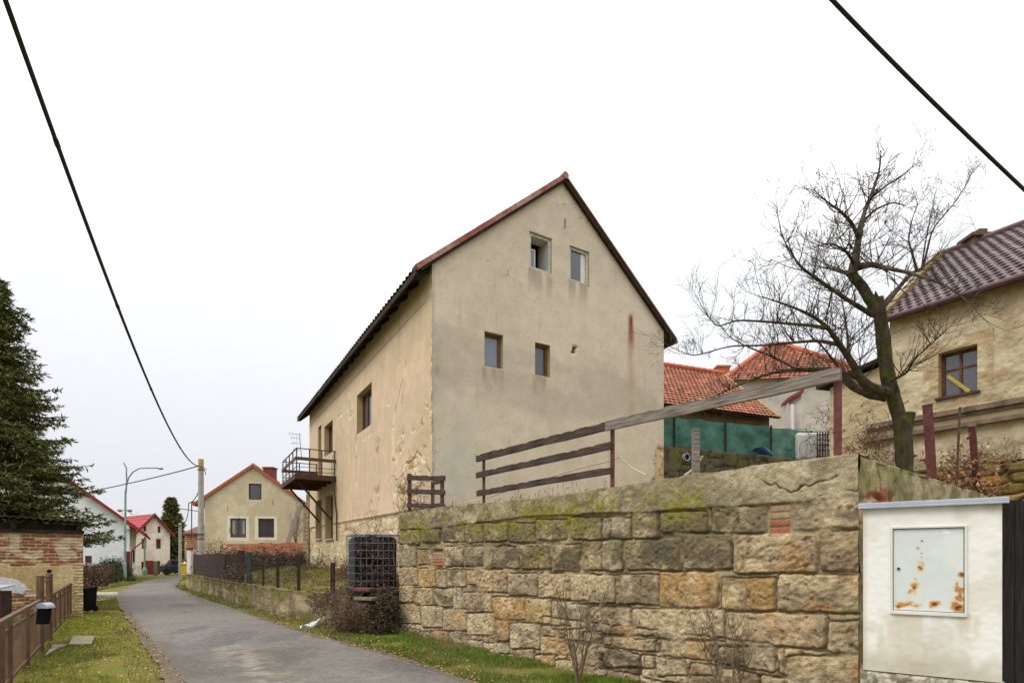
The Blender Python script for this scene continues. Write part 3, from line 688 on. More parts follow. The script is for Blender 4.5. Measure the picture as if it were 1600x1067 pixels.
def g_col(u, z):
    c = full(u.shape, S(205, 191, 172))
    c = lerpc(c, S(198, 185, 166), sstep(.4, .62, fbm(u * .55, z * .9, 4, 104)))
    e1 = 7.35 - .06 * u + .35 * (fbm(u * .7, z * .0, 3, 105) - .5); e2 = 5.6 + .02 * u + .5 * (fbm(u * .6, z * 0 + 5, 3, 106) - .5)
    c = lerpc(c, S(184, 173, 155), .8 * sstep(-.12, .12, e1 - z) * (1 - sstep(-.15, .15, e2 - z)) * sstep(.25, .5, fbm(u * .5 + 4, z * 1.2, 3, 107) + .12))
    c = lerpc(c, S(204, 194, 172), .7 * (1 - sstep(.0, 1.2, np.abs(z - 4.9))) * sstep(.35, .6, fbm(u * .8, z * 2.5, 3, 108)))
    c = lerpc(c, S(186, 186, 172), .7 * (1 - sstep(.2, 2.6, u)) * (1 - sstep(4.8, 6.0, z)) * sstep(.3, .6, fbm(u * 1.2, z * 1.2, 3, 109)))
    c = lerpc(c, S(138, 128, 104), .6 * (1 - sstep(.02, .5, u)) * np.exp(-((z - 6.2) / .5) ** 2) * sstep(.3, .55, fbm(u * 4, z * 4, 3, 110)))
    st = np.abs(u - gr0[0] - .02 * (fbm(u * 0, z * 4, 2, 111) - .5)) / (.13 + .16 * np.clip((gr0[1] - z) * .3, 0, 1))
    c = lerpc(c, S(146, 88, 60), np.clip(1.5 - 1.5 * st, 0, .95) * sstep(gr1[1] - .2, gr1[1] + .35, z) * (1 - sstep(gr0[1] - .05, gr0[1] + .12, z)))
    c = lerpc(c, S(96, 76, 54), .8 * (np.abs(u - gr0[0]) < .07) * sstep(gr0[1] - .55, gr0[1] - .2, z) * (1 - sstep(gr0[1] - .1, gr0[1] + .1, z)))
    c = lerpc(c, S(168, 132, 106), .6 * np.clip(1 - st, 0, 1) * sstep(4.6, gr1[1], z) * (1 - sstep(gr1[1], gr1[1] + .3, z)))
    c = lerpc(c, S(168, 157, 138), .35 * sstep(.7, .8, fbm(u * 14, z * 14, 3, 118)))
    hk = np.abs(fbm(u * .7 + .2 * z, z * .6, 4, 119) - .5)
    c = lerpc(c, S(140, 130, 112), .75 * (1 - sstep(.0, .004, hk)) * sstep(.5, .6, fbm(u * .5, z * .5 + 3, 2, 120)))
    for k in range(22):                                # trickles below the sills and scratches
        a, b = 0.5 + 6.8 * hsh(k, 1, 12), 4.2 + 6.5 * hsh(k, 2, 12)
        c = lerpc(c, S(198, 188, 160) if k % 2 else S(160, 150, 126), .45 * np.exp(-((u - a) / (.015 + .03 * hsh(k, 4, 12))) ** 2) * np.exp(-((z - b) / (.1 + .4 * hsh(k, 3, 12))) ** 2))
    sc = polydist(u + .06 * (fbm(u * 4, z * 4, 3, 3) - .5), z, [gh(763, 603), gh(775, 588), gh(790, 580)])
    c = lerpc(c, S(204, 194, 166), .5 * (1 - sstep(.0, .05, sc)) * sstep(.45, .6, fbm(u * 9, z * 9, 3, 17)))
    for w in GW:
        c = lerpc(c, S(144, 134, 114), .6 * (u > w[0] - .05) * (u < w[1] + .05) * (1 - sstep(.0, .9, w[2] - z)) * (z < w[2]) * sstep(.4, .6, fbm(u * 7, z * 1.2, 3, 112)))
    q = np.hypot((u - 7.8) / .45, (z - 4.25) / 1.0) + .8 * (fbm(u * 5, z * 5, 3, 103) - .5)
    f2, idr = rubble_field(u, z, .3, .2, 6)
    rc = full(u.shape, S(190, 168, 130)) * (.85 + .3 * idr[..., None]); rc = lerpc(rc, S(130, 108, 80), 1 - sstep(.02, .1, f2))
    c = np.where((q < .8)[..., None], rc, c)
    c = lerpc(c, S(84, 72, 58), 1.0 * ((np.abs(u - gd_patch[0] - .35 * (z - gd_patch[1])) < .06) & (np.abs(z - gd_patch[1]) < .1)))
    c = lerpc(c, S(70, 66, 60), .9 * np.exp(-((u - gwire[0]) / .022) ** 2) * (np.abs(z - gwire[1]) < .16) * 1.0)
    c = lerpc(c, S(176, 172, 158), .9 * (1 - sstep(.04, .09, u)) * (z < 9))
    return c
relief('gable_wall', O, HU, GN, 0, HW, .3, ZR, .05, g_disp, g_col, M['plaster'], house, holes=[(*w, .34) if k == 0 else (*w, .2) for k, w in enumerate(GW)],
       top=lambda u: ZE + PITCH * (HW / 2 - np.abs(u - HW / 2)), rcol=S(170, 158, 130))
# side wall along the road
SW_ = [wrect(c5, 565, 75, 325, 660), wrect(c5, 355, 275, 455, 410), wrect(c5, 318, 275, 552, 335), wrect(c5, 300, 748, 985, 340), wrect(c5, 360, 725, 988, 412)]
def fixr(r, z0=None, z1=None): return (min(r[0], r[1]), max(r[0], r[1]), z0 or r[2], z1 or r[3])
big = (c5(660, 0)[0], c5(565, 0)[0], c5(565, 325)[1], c5(565, 75)[1])
mid = (c5(410, 225)[0], c5(356, 225)[0], c5(410, 430)[1], c5(410, 225)[1])
dor = (c5(336, 268)[0], c5(317, 268)[0], 4.9, c5(330, 265)[1])
lo1 = (c5(338, 740)[0], c5(300, 740)[0], c5(320, 992)[1], c5(338, 735)[1])
lo2 = (c5(411, 705)[0], c5(362, 705)[0], c5(390, 992)[1], c5(410, 705)[1])
SH = [big, mid, dor, lo1, lo2]
SPOT = [(520, 190, 24, 52), (695, 395, 13, 50), (840, 410, 26, 50), (930, 620, 50, 120), (870, 760, 40, 60), (1000, 430, 14, 40), (985, 250, 12, 30), (890, 830, 60, 30), (1030, 210, 10, 16), (690, 675, 18, 26), (655, 772, 13, 20), (820, 690, 18, 46), (905, 560, 30, 62), (880, 640, 22, 60), (850, 720, 24, 70), (940, 500, 34, 70), (930, 290, 14, 22), (960, 290, 10, 18), (770, 125, 12, 14), (812, 555, 8, 12), (1020, 560, 14, 60), (1012, 130, 12, 40), (560, 480, 5, 6), (560, 600, 5, 6), (858, 320, 8, 24), (455, 205, 16, 12), (640, 330, 40, 12)]
SPW = []
for x, y, a, b in SPOT:
    p = c5(x, y); q = c5(x + a, y); r_ = c5(x, y + b); SPW.append((p[0], p[1], abs(q[0] - p[0]) * 1.05 + .02, abs(p[1] - r_[1]) * 1.1))
CRK = [[c5(*p) for p in ((868, -60), (830, 80), (806, 180), (800, 260), (795, 330), (800, 400), (792, 485), (820, 490))], [c5(*p) for p in ((880, -150), (872, 10), (850, 120))], [c5(*p) for p in ((505, -10), (520, 130), (512, 240))],
       [c5(*p) for p in ((868, 260), (850, 340), (858, 400))], [c5(*p) for p in ((875, 510), (920, 490), (950, 430), (985, 480), (1030, 500))], [c5(*p) for p in ((560, 330), (562, 640))], [c5(*p) for p in ((800, 660), (806, 700), (840, 660), (860, 560))]]
MLD = c5(780, 832), c5(440, 890)
def s_fields(u, z):
    nz = fbm(u * 5, z * 5, 4, 121) - .5
    pz = MLD[0][1] + (u - MLD[0][0]) * (MLD[1][1] - MLD[0][1]) / (MLD[1][0] - MLD[0][0])
    d = .01 * (fbm(u * 1.1, z * 1.1, 4, 122) - .5) * 2 + .006 * (fbm(u * 9, z * 9, 3, 123) - .5)
    c = full(u.shape, S(207, 183, 155)); c = lerpc(c, S(200, 178, 151), sstep(.42, .62, fbm(u * .7, z * .9, 4, 124)))
    c = lerpc(c, S(190, 170, 138), .7 * sstep(.5, .68, fbm(u * .5 + 9, z * .5, 3, 125)))
    c = lerpc(c, S(142, 118, 88), .8 * (np.abs(z - (ZE - .75)) < .022) * (u > .4))           # scored line under the eaves
    for k in range(26):
        a, b = 15 * hsh(k, 1, 19), 3 + 5.5 * hsh(k, 2, 19)
        c = lerpc(c, S(176, 148, 112), .4 * np.exp(-((u - a) / (.03 + .05 * hsh(k, 3, 19))) ** 2) * np.exp(-((z - b) / .8) ** 2))
    ex = np.zeros(u.shape)
    for a, b, w, h in SPW:
        q = np.hypot((u - a) / w, (z - b) / h) + 1.3 * nz
        ex = np.maximum(ex, 1 - sstep(.8, .95, q))
    for k in range(70):
        a, b = .3 + 15 * hsh(k, 6, 19), 2.4 + 5.6 * hsh(k, 7, 19); s_ = .02 + .05 * hsh(k, 8, 19) ** 3
        ex = np.maximum(ex, 1 - sstep(.7, 1, np.hypot((u - a) / s_, (z - b) / s_) + nz))
    ex = np.maximum(ex, .9 * (1 - sstep(.02, .16, u - .1 * nz)) * sstep(.46, .54, fbm(u * 3, z * 1.7, 3, 126)))   # worn quoin edge
    lowz = sstep(-.03, .03, pz - z)
    f2, idr = rubble_field(u, z, .34, .2, 8)
    sc = full(u.shape, S(206, 186, 150)) * (.84 + .36 * idr[..., None]); sc = lerpc(sc, S(214, 204, 178), (idr > .7) * .8); sc = lerpc(sc, S(172, 130, 92), ((idr > .2) & (idr < .26)) * .8)
    sc = lerpc(sc, S(142, 118, 86), (1 - sstep(.02, .1, f2)) * .8)
    low_ex = lowz * sstep(.44, .56, fbm(u * 1.0, z * 1.6, 4, 127) + .22 * sstep(.6, -.6, z - 1.9))
    lc = lerpc(c, S(200, 180, 144), .8 * np.ones(u.shape)); lc = lerpc(lc, S(172, 150, 116), .6 * sstep(.45, .6, fbm(u * 4, z * 4, 4, 128)))
    c = c * (1 - lowz[..., None]) + lc * lowz[..., None]
    d = d - .025 * lowz + .02 * lowz * (fbm(u * 4, z * 4, 4, 129) - .5)
    ex = np.maximum(ex, low_ex)
    c = c * (1 - ex[..., None]) + sc * ex[..., None]
    d = d - ex * (.028 - .022 * sstep(.02, .2, f2))
    c = lerpc(c, S(128, 108, 84), .9 * (1 - sstep(.0, .045, np.abs(z - pz))))
    d = d + .03 * (1 - sstep(.01, .05, np.abs(z - pz)))
    for pl in CRK:
        q = polydist(u + .08 * nz, z + .1 * nz, pl)
        w = .02 + .018 * sstep(.4, .7, fbm(u * 2, z * 3, 2, 130))
        c = lerpc(c, S(132, 104, 76), .85 * (1 - sstep(w * .5, w, q))); d = d - .015 * (1 - sstep(w * .5, w, q))
        c = lerpc(c, S(220, 206, 168), .8 * (1 - sstep(.05, .07, np.abs(q - .03))) * sstep(.55, .62, fbm(u * 3, z * 3, 3, 131)))
    d = d + .06 * (fbm(z * 2.2, z * 0, 4, 98) - .5) * (1 - sstep(.0, .16, u))
    c = lerpc(c, S(140, 140, 116), .6 * (np.hypot((u - 10.6) / .5, (z - 5.35) / .5) < 1 + nz) * 1.0)
    return d, c
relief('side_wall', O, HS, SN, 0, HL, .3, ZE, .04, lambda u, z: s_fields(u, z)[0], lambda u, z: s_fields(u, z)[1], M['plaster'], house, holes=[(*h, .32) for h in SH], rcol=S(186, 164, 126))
m = MB()                                              # far gable and yard-side wall
E_ = O + HU * HW
m.add([v3(E_, 0), v3(E_ + HS * HL, 0), v3(E_ + HS * HL, ZE), v3(E_, ZE)], [[0, 1, 2, 3]], None, S(180, 168, 138))
f_ = O + HS * HL
m.add([v3(f_, 0), v3(f_ + HU * HW, 0), v3(f_ + HU * HW, ZE), v3(f_ + HU * HW / 2, ZR), v3(f_, ZE)], None, [[0, 1, 2], [0, 2, 4], [2, 3, 4]], S(180, 168, 138))
m.build('back_wall', M['plaster'], house, cols=True)
# stone stub at the far end and the battered base below it
def stub_c(u, z):
    f2, idr = rubble_field(u, z, .4, .22, 9); c = full(u.shape, S(142, 124, 96)) * (.75 + .5 * idr[..., None])
    return lerpc(c, S(86, 74, 58), 1 - sstep(.02, .12, f2))
relief('stone_buttress', O + HS * HL + SN * .02, HS, SN, 0, 1.5, .3, 5.2, .06, lambda u, z: .06 * (fbm(u * 4, z * 4, 3, 133) - .5) + .04 * sstep(.02, .2, rubble_field(u, z, .4, .22, 9)[0]), stub_c, M['stone'], house, ends=1.2,
       top=lambda u: 5.1 - 1.3 * u / 1.5)
# roof: two tiled slopes, dark soffit with rafter tails, red painted verge caps, ridge
def mroof_c(u, v, r, f):
    c = full(u.shape, S(118, 62, 48)) * (.75 + .5 * r[..., None]); return lerpc(c, S(70, 70, 46), sstep(.45, .62, fbm(u * .8, v * .8, 4, 141)))
cs_, sn_ = math.cos(math.atan(PITCH)), math.sin(math.atan(PITCH))
OV, VO, BO = .42, .1, .95
rl = (HW / 2 + OV) / cs_
lift = np.array((0, 0, .13))
LV = np.array((*(HU * cs_), sn_)); RV = np.array((*(-HU * cs_), sn_))
e_l = v3(O + GN * VO - HU * OV, ZE - PITCH * OV) + lift
e_r = v3(O + GN * VO + HU * (HW + OV), ZE - PITCH * OV) + lift
tile_roof('roof_slope', e_l, (*HS, 0), LV, HL + VO + BO, rl, .3, .24, M['tile'], mroof_c, house, seed=1)
tile_roof('roof_slope', e_r, (*HS, 0), RV, HL + VO + BO, rl, .3, .24, M['tile'], mroof_c, house, seed=2)
m = MB()
for k in range(21):                                    # rafter tails
    m = MB()
    s_ = .15 + k * (HL + .5) / 20
    p = O + HS * s_
    a = v3(p + HU * .1, ZE + PITCH * .1 - .03); b = v3(p - HU * (OV - .03), ZE - PITCH * (OV - .03) - .03)
    m.bar(a, b, .12, .16); m.build('rafter_tail', M['beam'], house)
m = MB()
a = e_l - lift * 1.0; m.bar(v3(O - HU * (OV - .0) + GN * .05, ZE - PITCH * OV + .02), v3(O - HU * OV + HS * (HL + BO - .1), ZE - PITCH * OV + .02), .04, .14)
m.build('fascia_board', M['beam'], house)
m = MB()
m.bar(v3(O - HU * .22, ZE - PITCH * .22 + .0) , v3(O - HU * .22 + HS * (HL + BO - .1), ZE - PITCH * .22), .5, .02, up=(HU[0] * -.65, HU[1] * -.65, .76))
m.build('soffit_boards', M['beam'], house)
apex = v3(O + GN * VO + HU * HW / 2, ZR) + lift
def verge_mat():
    return pmat('flaked_red_verge_paint', S(132, 68, 60), S(152, 92, 80), scale=5, rough=.75, bump=.3, bscale=30, blotch=[(S(168, 136, 124), .5, .46, .58), (S(140, 112, 96), 2.2, .58, .68)])
M['dark_verge'] = pmat('dull_red_verge', S(100, 62, 54), S(122, 80, 68), scale=5, rough=.8, bump=.3)
M['verge'] = verge_mat()
for foot, V_, sg in ((e_l, LV, 1), (e_r, RV, -1)):
    m = MB(); nr = np.array((-HU[0] * sn_ * sg, -HU[1] * sn_ * sg, cs_)); g3 = np.array((*GN, 0))
    segs = 8 if sg > 0 else 8
    for k in range(segs):                              # overlapping caps, each slipped a little
        a = foot + V_ * (rl * k / segs - .02) + nr * (.034 + .004 * hsh(k, sg + 2, 4)); b = foot + V_ * (rl * (k + 1) / segs) + nr * .035
        w0, w1 = g3 * .04, -g3 * .2
        t0, t1 = nr * (.02 if sg > 0 else 0), -nr * (.1 if sg > 0 else .05)
        m.hexa([a + w0 + t1, b + w0 + t1, b + w1 + t1, a + w1 + t1, a + w0 + t0, b + w0 + t0 * .8, b + w1 + t0 * .8, a + w1 + t0])
    m.build('verge_cap', M['verge'] if sg > 0 else M['dark_verge'], house)
    m = MB(); a = foot + V_ * .05 - nr * .1; b = foot + V_ * (rl - .02) - nr * .1
    m.bar(a + g3 * -.02, b + g3 * -.02, .07, .04, up=tuple(nr)); m.build('verge_batten', M['beam'], house)
m = MB(); m.tube([apex + np.array((0, 0, .0)) + np.array((*GN, 0)) * .06, apex + np.array((*HS, 0)) * (HL + BO + VO)], .1, 10); m.build('ridge_cap', M['verge'], house)
m = MB(); ge = v3(O + HU * (HW + OV + .02), ZE - PITCH * OV + .06); m.tube([ge + np.array((*GN, 0)) * .12, ge + np.array((*HS, 0)) * 16], .07, 8); m.build('gutter', M['dark_iron'], house)
# windows
wa = window(house, O, HU, GN, *GW[0], .05, .075, M['window_grey'], M['glass_dark'], fd=.07, label='bare grey window frame set open on a deep dark recess')
m = MB(); w = GW[0]                                      # inner casement standing deep in the opening
m.wbox(O, HU, GN, w[0] + .1, w[0] + .4, w[2] + .1, w[2] + .62, -.33, -.28)
for o_ in list(wa.children): bpy.data.objects.remove(o_)
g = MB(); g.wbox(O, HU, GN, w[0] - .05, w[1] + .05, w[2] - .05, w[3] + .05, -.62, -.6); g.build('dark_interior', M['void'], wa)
g = MB()
g.wbox(O, HU, GN, w[0] + .02, w[0] + .07, w[2] + .08, w[2] + .72, -.33, -.29); g.wbox(O, HU, GN, w[0] + .32, w[0] + .37, w[2] + .08, w[2] + .72, -.33, -.29); g.wbox(O, HU, GN, w[0] + .07, w[0] + .32, w[2] + .67, w[2] + .72, -.33, -.292)
g.wbox(O, HU, GN, w[1] - .08, w[1] - .01, w[2] + .02, w[3] - .02, -.58, -.125); g.wbox(O, HU, GN, w[0] + .02, w[1] - .085, w[3] - .07, w[3] - .02, -.4, -.125)
g.build('inner_casement', M['window_white'], wa)
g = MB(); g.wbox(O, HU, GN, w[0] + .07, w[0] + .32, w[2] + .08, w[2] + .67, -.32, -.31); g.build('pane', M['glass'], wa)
wb = window(house, O, HU, GN, *GW[1], .05, .075, M['window_grey'], M['glass_dim'], fd=.07, label='bare grey window frame with closed pane and pale curtain')
g = MB(); w = GW[1]; g.wbox(O, HU, GN, w[1] - .24, w[1] - .08, w[2] + .09, w[3] - .09, -.0955, -.0935); g.build('curtain', M['window_white'], wb)
window(house, O, HU, GN, *GW[2], .14, .07, M['window_brown'], M['glass'], label='brown wooden window with bright sky reflection painted into the pane')
window(house, O, HU, GN, *GW[3], .14, .07, M['window_brown'], M['glass_dim'])
window(house, O, HS, SN, *big, .2, .09, M['window_dark'], M['glass_dim'], vb=(.34, .67), label='large dark brown casement window in the side wall')
window(house, O, HS, SN, *mid, .2, .09, M['window_dark'], M['glass_dim'], vb=(.5,))
m = MB(); m.wbox(O, HS, SN, dor[0], dor[1], dor[2], dor[3], -.27, -.22); m.build('balcony_door', M['window_dark'], house)
for h in (lo1, lo2): window(house, O, HS, SN, *h, .26, .07, M['window_dark'], M['glass_dark'], hb=(.6,), sill=.06)
# balcony
bf = v3
s0, s1, bw, zf, zt = 10.15, 13.85, 1.54, 4.84, 5.86
bal = MB()
def bp(s_, w_, z_): return v3(O + HS * s_ + SN * w_, z_)
bal.hexa([bp(s0, 0, zf - .06), bp(s1, 0, zf - .06), bp(s1, bw, zf - .06), bp(s0, bw, zf - .06), bp(s0, 0, zf + .02), bp(s1, 0, zf + .02), bp(s1, bw, zf + .02), bp(s0, bw, zf + .02)])
balc = bal.build('balcony', M['beam'], house)
balc['label'] = 'rusty steel balcony on the side wall'
m = MB()
for s_ in (s0 + .03, s0 + .9, s0 + 1.85, s0 + 2.8, s1 - .03): m.bar(bp(s_, 0, zf - .13), bp(s_, bw - .02, zf - .13), .07, .13)
m.bar(bp(s0, bw, zf - .08), bp(s1, bw, zf - .08), .05, .2); m.bar(bp(s0, 0, zf - .08), bp(s0, bw, zf - .08), .05, .2); m.bar(bp(s1, 0, zf - .08), bp(s1, bw, zf - .08), .05, .2)
m.build('floor_frame', M['rust'], balc)
m = MB()
posts = [(s0 + .04, .06), (s0 + .04, .55), (s0 + .04, 1.02), (s0 + .04, bw - .04), (s0 + .95, bw - .04), (s0 + 1.85, bw - .04), (s0 + 2.75, bw - .04), (s1 - .04, bw - .04), (s1 - .04, .8), (s1 - .04, .06)]
for s_, w_ in posts: m.bar(bp(s_, w_, zf - .1), bp(s_, w_, zt), .035, .035)
for z_, t_ in ((zt, .035), (zf + .3, .02), (zf + .14, .02)):
    m.bar(bp(s0 + .04, .0, z_), bp(s0 + .04, bw - .04, z_), t_, t_); m.bar(bp(s0 + .04, bw - .04, z_), bp(s1 - .04, bw - .04, z_), t_, t_); m.bar(bp(s1 - .04, bw - .04, z_), bp(s1 - .04, .0, z_), t_, t_)
m.build('railing', M['dark_iron'], balc)
m = MB()
for a, b in (((s0 + .015, .0), (s0 + .015, bw - .0)), ((s0 + .0, bw), (s1, bw)), ((s1 - .015, bw), (s1 - .015, 0))): m.bar(bp(*a, zf + .62), bp(*b, zf + .62), .03, .13)
m.build('rail_board', M['brown_paint'], balc)
for s_ in (s0 + .9, s1 - .5):
    m = MB(); m.bar(bp(s_, bw * .86, zf - .16), bp(s_, .02, zf - 1.65), .07, .07); m.build('strut', M['dark_iron'], balc)
m = MB(); m.tube([bp(s0 - .05, .2, zf - .1), bp(s0 - .1, .1, zf - .5), bp(s0 - .12, .05, zf - 1.2), bp(s0 - .3, .05, zf - 1.5), bp(s0 - .34, .05, zf - 2.6)], .03, 6); m.build('drain_pipe', M['dark_iron'], house)
# aerial on the far corner
m = MB(); q = v3(O + HS * (HL - .15) + SN * .05, 6.9)
m.tube([q - (0, 0, .55), q + np.array((*SN, 0)) * .35 - (0, 0, .5), q + np.array((*SN, 0)) * .45 + (0, 0, .7)], .018, 6)
for z_, l_ in ((.65, .5), (.45, .42), (.2, .36), (-.1, .3)):
    c_ = q + np.array((*SN, 0)) * .45 + (0, 0, z_); m.bar(c_ - np.array((*SN, 0)) * l_ * .2, c_ + np.array((*SN, 0)) * l_, .014, .014)
    for t_ in (.3, .6, .9): m.bar(c_ + np.array((*SN, 0)) * l_ * t_ - (0, 0, .1), c_ + np.array((*SN, 0)) * l_ * t_ + (0, 0, .1), .01, .01)
m.build('aerial', M['galv'], house)
# ------------------------------------------------------------------ other buildings
def shell(name, P0, U, N, w, dp, ze, zr, mat, parent, zb=-.1, col=(.5, .5, .5), front=True):
    m = MB(); f = lambda u, z, n: (P0[0] + U[0] * u - N[0] * n, P0[1] + U[1] * u - N[1] * n, z)
    c = lambda n: [f(0, zb, n), f(w, zb, n), f(w, ze, n), f(w / 2, zr, n), f(0, ze, n)]
    if front: m.add(c(0), None, [[0, 1, 2], [0, 2, 4], [2, 3, 4]], col)
    m.add(c(dp), None, [[0, 2, 1], [0, 4, 2], [2, 4, 3]], col)
    for u in (0, w): m.add([f(u, zb, 0), f(u, zb, dp), f(u, ze, dp), f(u, ze, 0)], [[0, 1, 2, 3]], None, col)
    return m.build(name, mat, parent, cols=True)
def gable_roof(P0, U, N, w, dp, ze, zr, ohl, ohr, ohf, cfn, mat, parent, row=.32, colw=.25, seed=0, th=.08, verge=None, ridge=None):
    p = (zr - ze) / (w / 2); c, s = math.cos(math.atan(p)), math.sin(math.atan(p))
    D = np.array((-N[0], -N[1], 0)); U3 = np.array((U[0], U[1], 0)); f0 = np.array((P0[0] + N[0] * ohf, P0[1] + N[1] * ohf, 0))
    out = []
    for sg, oh in ((1, ohl), (-1, ohr)):
        ft = f0 + (U3 * (-oh) if sg > 0 else U3 * (w + oh)) + (0, 0, ze - p * oh + th + .02)
        V = U3 * c * sg + np.array((0, 0, s)); L = (w / 2 + oh) / c
        out.append(tile_roof('roof_slope', ft, D, V, dp + 2 * ohf, L, row, colw, mat, cfn, parent, seed=seed + (sg > 0), thick=th))
        if verge:
            m = MB(); nn = np.array((*(np.array(U) * -s * sg), c))
            m.bar(ft + nn * -.02 - D * .03, ft + V * L + nn * -.02 - D * .03, .06, .2, up=tuple(nn)); m.build('verge_board', verge, parent)
    m = MB(); a = f0 + U3 * (w / 2) + (0, 0, zr + th + .06); m.tube([a, a + D * (dp + 2 * ohf)], .12, 8)
    m.build('ridge_cap', ridge or mat, parent, cols=True)
    return out
def flat_c(base, j=.25, moss=None):
    def f(u, v, r, fr):
        c = full(u.shape, base) * (1 - j + 2 * j * r[..., None])
        if moss is not None: c = lerpc(c, moss, sstep(.52, .68, fbm(u * .9, v * .9, 4, 151)))
        return c
    return f
XU, XN = np.array((1., 0.)), np.array((0., -1.))
KU, KN = np.array((.974, .226)), np.array((.226, -.974))
def px_rect(x0, x1, y0, y1, P0):
    a = hit(x0, y0, P0, XU); b = hit(x1, y1, P0, XU); return (a[0], b[0], b[1], a[1])
# cream cottage beyond the lane
P0 = np.array(tuple(W(319.5, 870, 40))[:2]); w2 = hit(469.5, 870, P0, KU)[0]
ze2 = EYE + (HY - 779) / FPX * 40; zr2 = hit(396.7, 728.5, P0, KU)[1]
cot = thing('cottage', 'cream plastered cottage with orange tiled roof and three brown windows', 'house', (*P0, 0))
def k_rect(x0, x1, y0, y1, P): a = hit(x0, y0, P, KU); b = hit(x1, y1, P, KU); return (a[0], b[0], b[1], a[1])
R2 = [k_rect(359.7, 384.4, 809.5, 839.5, P0), k_rect(403.5, 428.3, 809.5, 839.5, P0), k_rect(388.5, 408.5, 755, 780.5, P0)]
def cc_(u, z):
    c = full(u.shape, S(204, 190, 160)); c = lerpc(c, S(190, 176, 146), sstep(.42, .62, fbm(u * .8, z * .8, 4, 161)))
    for r in R2[:2]:
        q = (u > r[0] - .2) & (u < r[1] + .2) & (z > r[2] - .2) & (z < r[3] + .16); c = np.where(q[..., None], np.array(S(218, 212, 192)), c)
    r = R2[2]; q = (u > r[0] - .16) & (u < r[1] + .16) & (z > r[2] - .16) & (z < r[3] + .14); c = np.where(q[..., None], np.array(S(198, 188, 164)), c)
    for k in range(9):
        a, b = w2 * hsh(k, 1, 31), 3 + 3.5 * hsh(k, 2, 31); c = lerpc(c, S(120, 108, 88), .8 * (np.abs(u - a) < .03) * (np.abs(z - b) < .2))
    return lerpc(c, S(170, 152, 122), .5 * sstep(2.6, 1.2, z) * sstep(.4, .6, fbm(u * 2, z * 2, 3, 162)))
relief('front_wall', P0, KU, KN, 0, w2, -.1, zr2, .07, lambda u, z: .012 * (fbm(u * 2, z * 2, 3, 163) - .5), cc_, M['plaster'], cot, holes=R2, reveal=.14, top=lambda u: ze2 + (zr2 - ze2) * (1 - np.abs(u - w2 / 2) / (w2 / 2)))
shell('wall', P0, KU, KN, w2, 10, ze2, zr2, M['plaster'], cot, col=S(196, 182, 152), front=False)
gable_roof(P0, KU, KN, w2, 10, ze2, zr2, .75, .3, .12, flat_c(S(176, 86, 58), .2), M['tile'], cot, seed=11, verge=M['orange_verge'])
window(cot, P0, KU, KN, *R2[0], .1, .1, M['window_dark'], M['glass_dark'], vb=(.5,), curtain=.2); window(cot, P0, KU, KN, *R2[1], .1, .1, M['window_dark'], M['glass_dim'], vb=(.5,)); window(cot, P0, KU, KN, *R2[2], .1, .09, M['window_dark'], M['glass_dim'])
m = MB(); a = W(411, 750, 42); b = W(426.5, 729, 42); m.box((a.x, 42, a.z - 1.2), (b.x, 42.7, b.z)); m.box((a.x - .06, 41.95, b.z - .12), (b.x + .06, 42.75, b.z - .02))
m.build('chimney', pmat('chimney_brick', S(92, 52, 48), S(124, 76, 66), scale=6, bump=.4), cot)
m = MB(); g0 = np.array((P0[0] - .8, 40 - .1, ze2 - .25)); m.tube([g0, g0 + (0, 10, 0)], .07, 8); m.tube([g0 + (.05, .1, 0), g0 + (.45, .2, -.3), g0 + (.62, .2, -.6), g0 + (.62, .2, -4.6)], .05, 6); m.build('gutter', M['dark_iron'], cot)
# weathered plank leaning on the cottage
pl = thing('leaning_plank', 'long weathered plank leaning against the cream cottage wall', 'plank', W(449, 848, 38.5))
m = MB(); m.bar(W(449, 850, 38.5), W(472, 783, 39.6), .28, .08, up=(0, 1, 0)); m.build('board', M['grey_wood'], pl)
# red brick garden wall in front of the cottage
q0, q1 = W(344, 880, 34), W(474, 880, 31.5); BU = np.array((q1.x - q0.x, q1.y - q0.y)); bl = float(np.hypot(*BU)); BU /= bl; BN = np.array((BU[1], -BU[0]))
bw_ = thing('brick_wall', 'low red brick wall with crumbling mortar below the cream cottage', 'wall', (q0.x, q0.y, .5))
def bk_c(u, z):
    d, i1, i2 = brick_field(u, z, .3, .085, 14)
    c = full(u.shape, S(158, 84, 58)) * (.7 + .6 * i1[..., None]); c = lerpc(c, S(192, 170, 140), ((i2 > .82) & (u < 2.6)) * 1.0)
    c = lerpc(c, S(172, 150, 122), 1 - sstep(.006, .016, d)); return lerpc(c, S(196, 176, 146), .7 * sstep(.5, .62, fbm(u * 1.3, z * 1.6, 4, 171)) * (u < 1.6))
ztb = lambda u: 2.42 + .08 * (fbm(u * 1.5, u * 0, 3, 172) - .5)
relief('masonry', (q0.x, q0.y), BU, BN, 0, bl, .3, 2.5, .03, lambda u, z: .02 * sstep(.004, .02, brick_field(u, z, .3, .085, 14)[0]) + .02 * (fbm(u * 3, z * 3, 3, 173) - .5), bk_c, M['stone'], bw_, top=ztb, ends=.35)

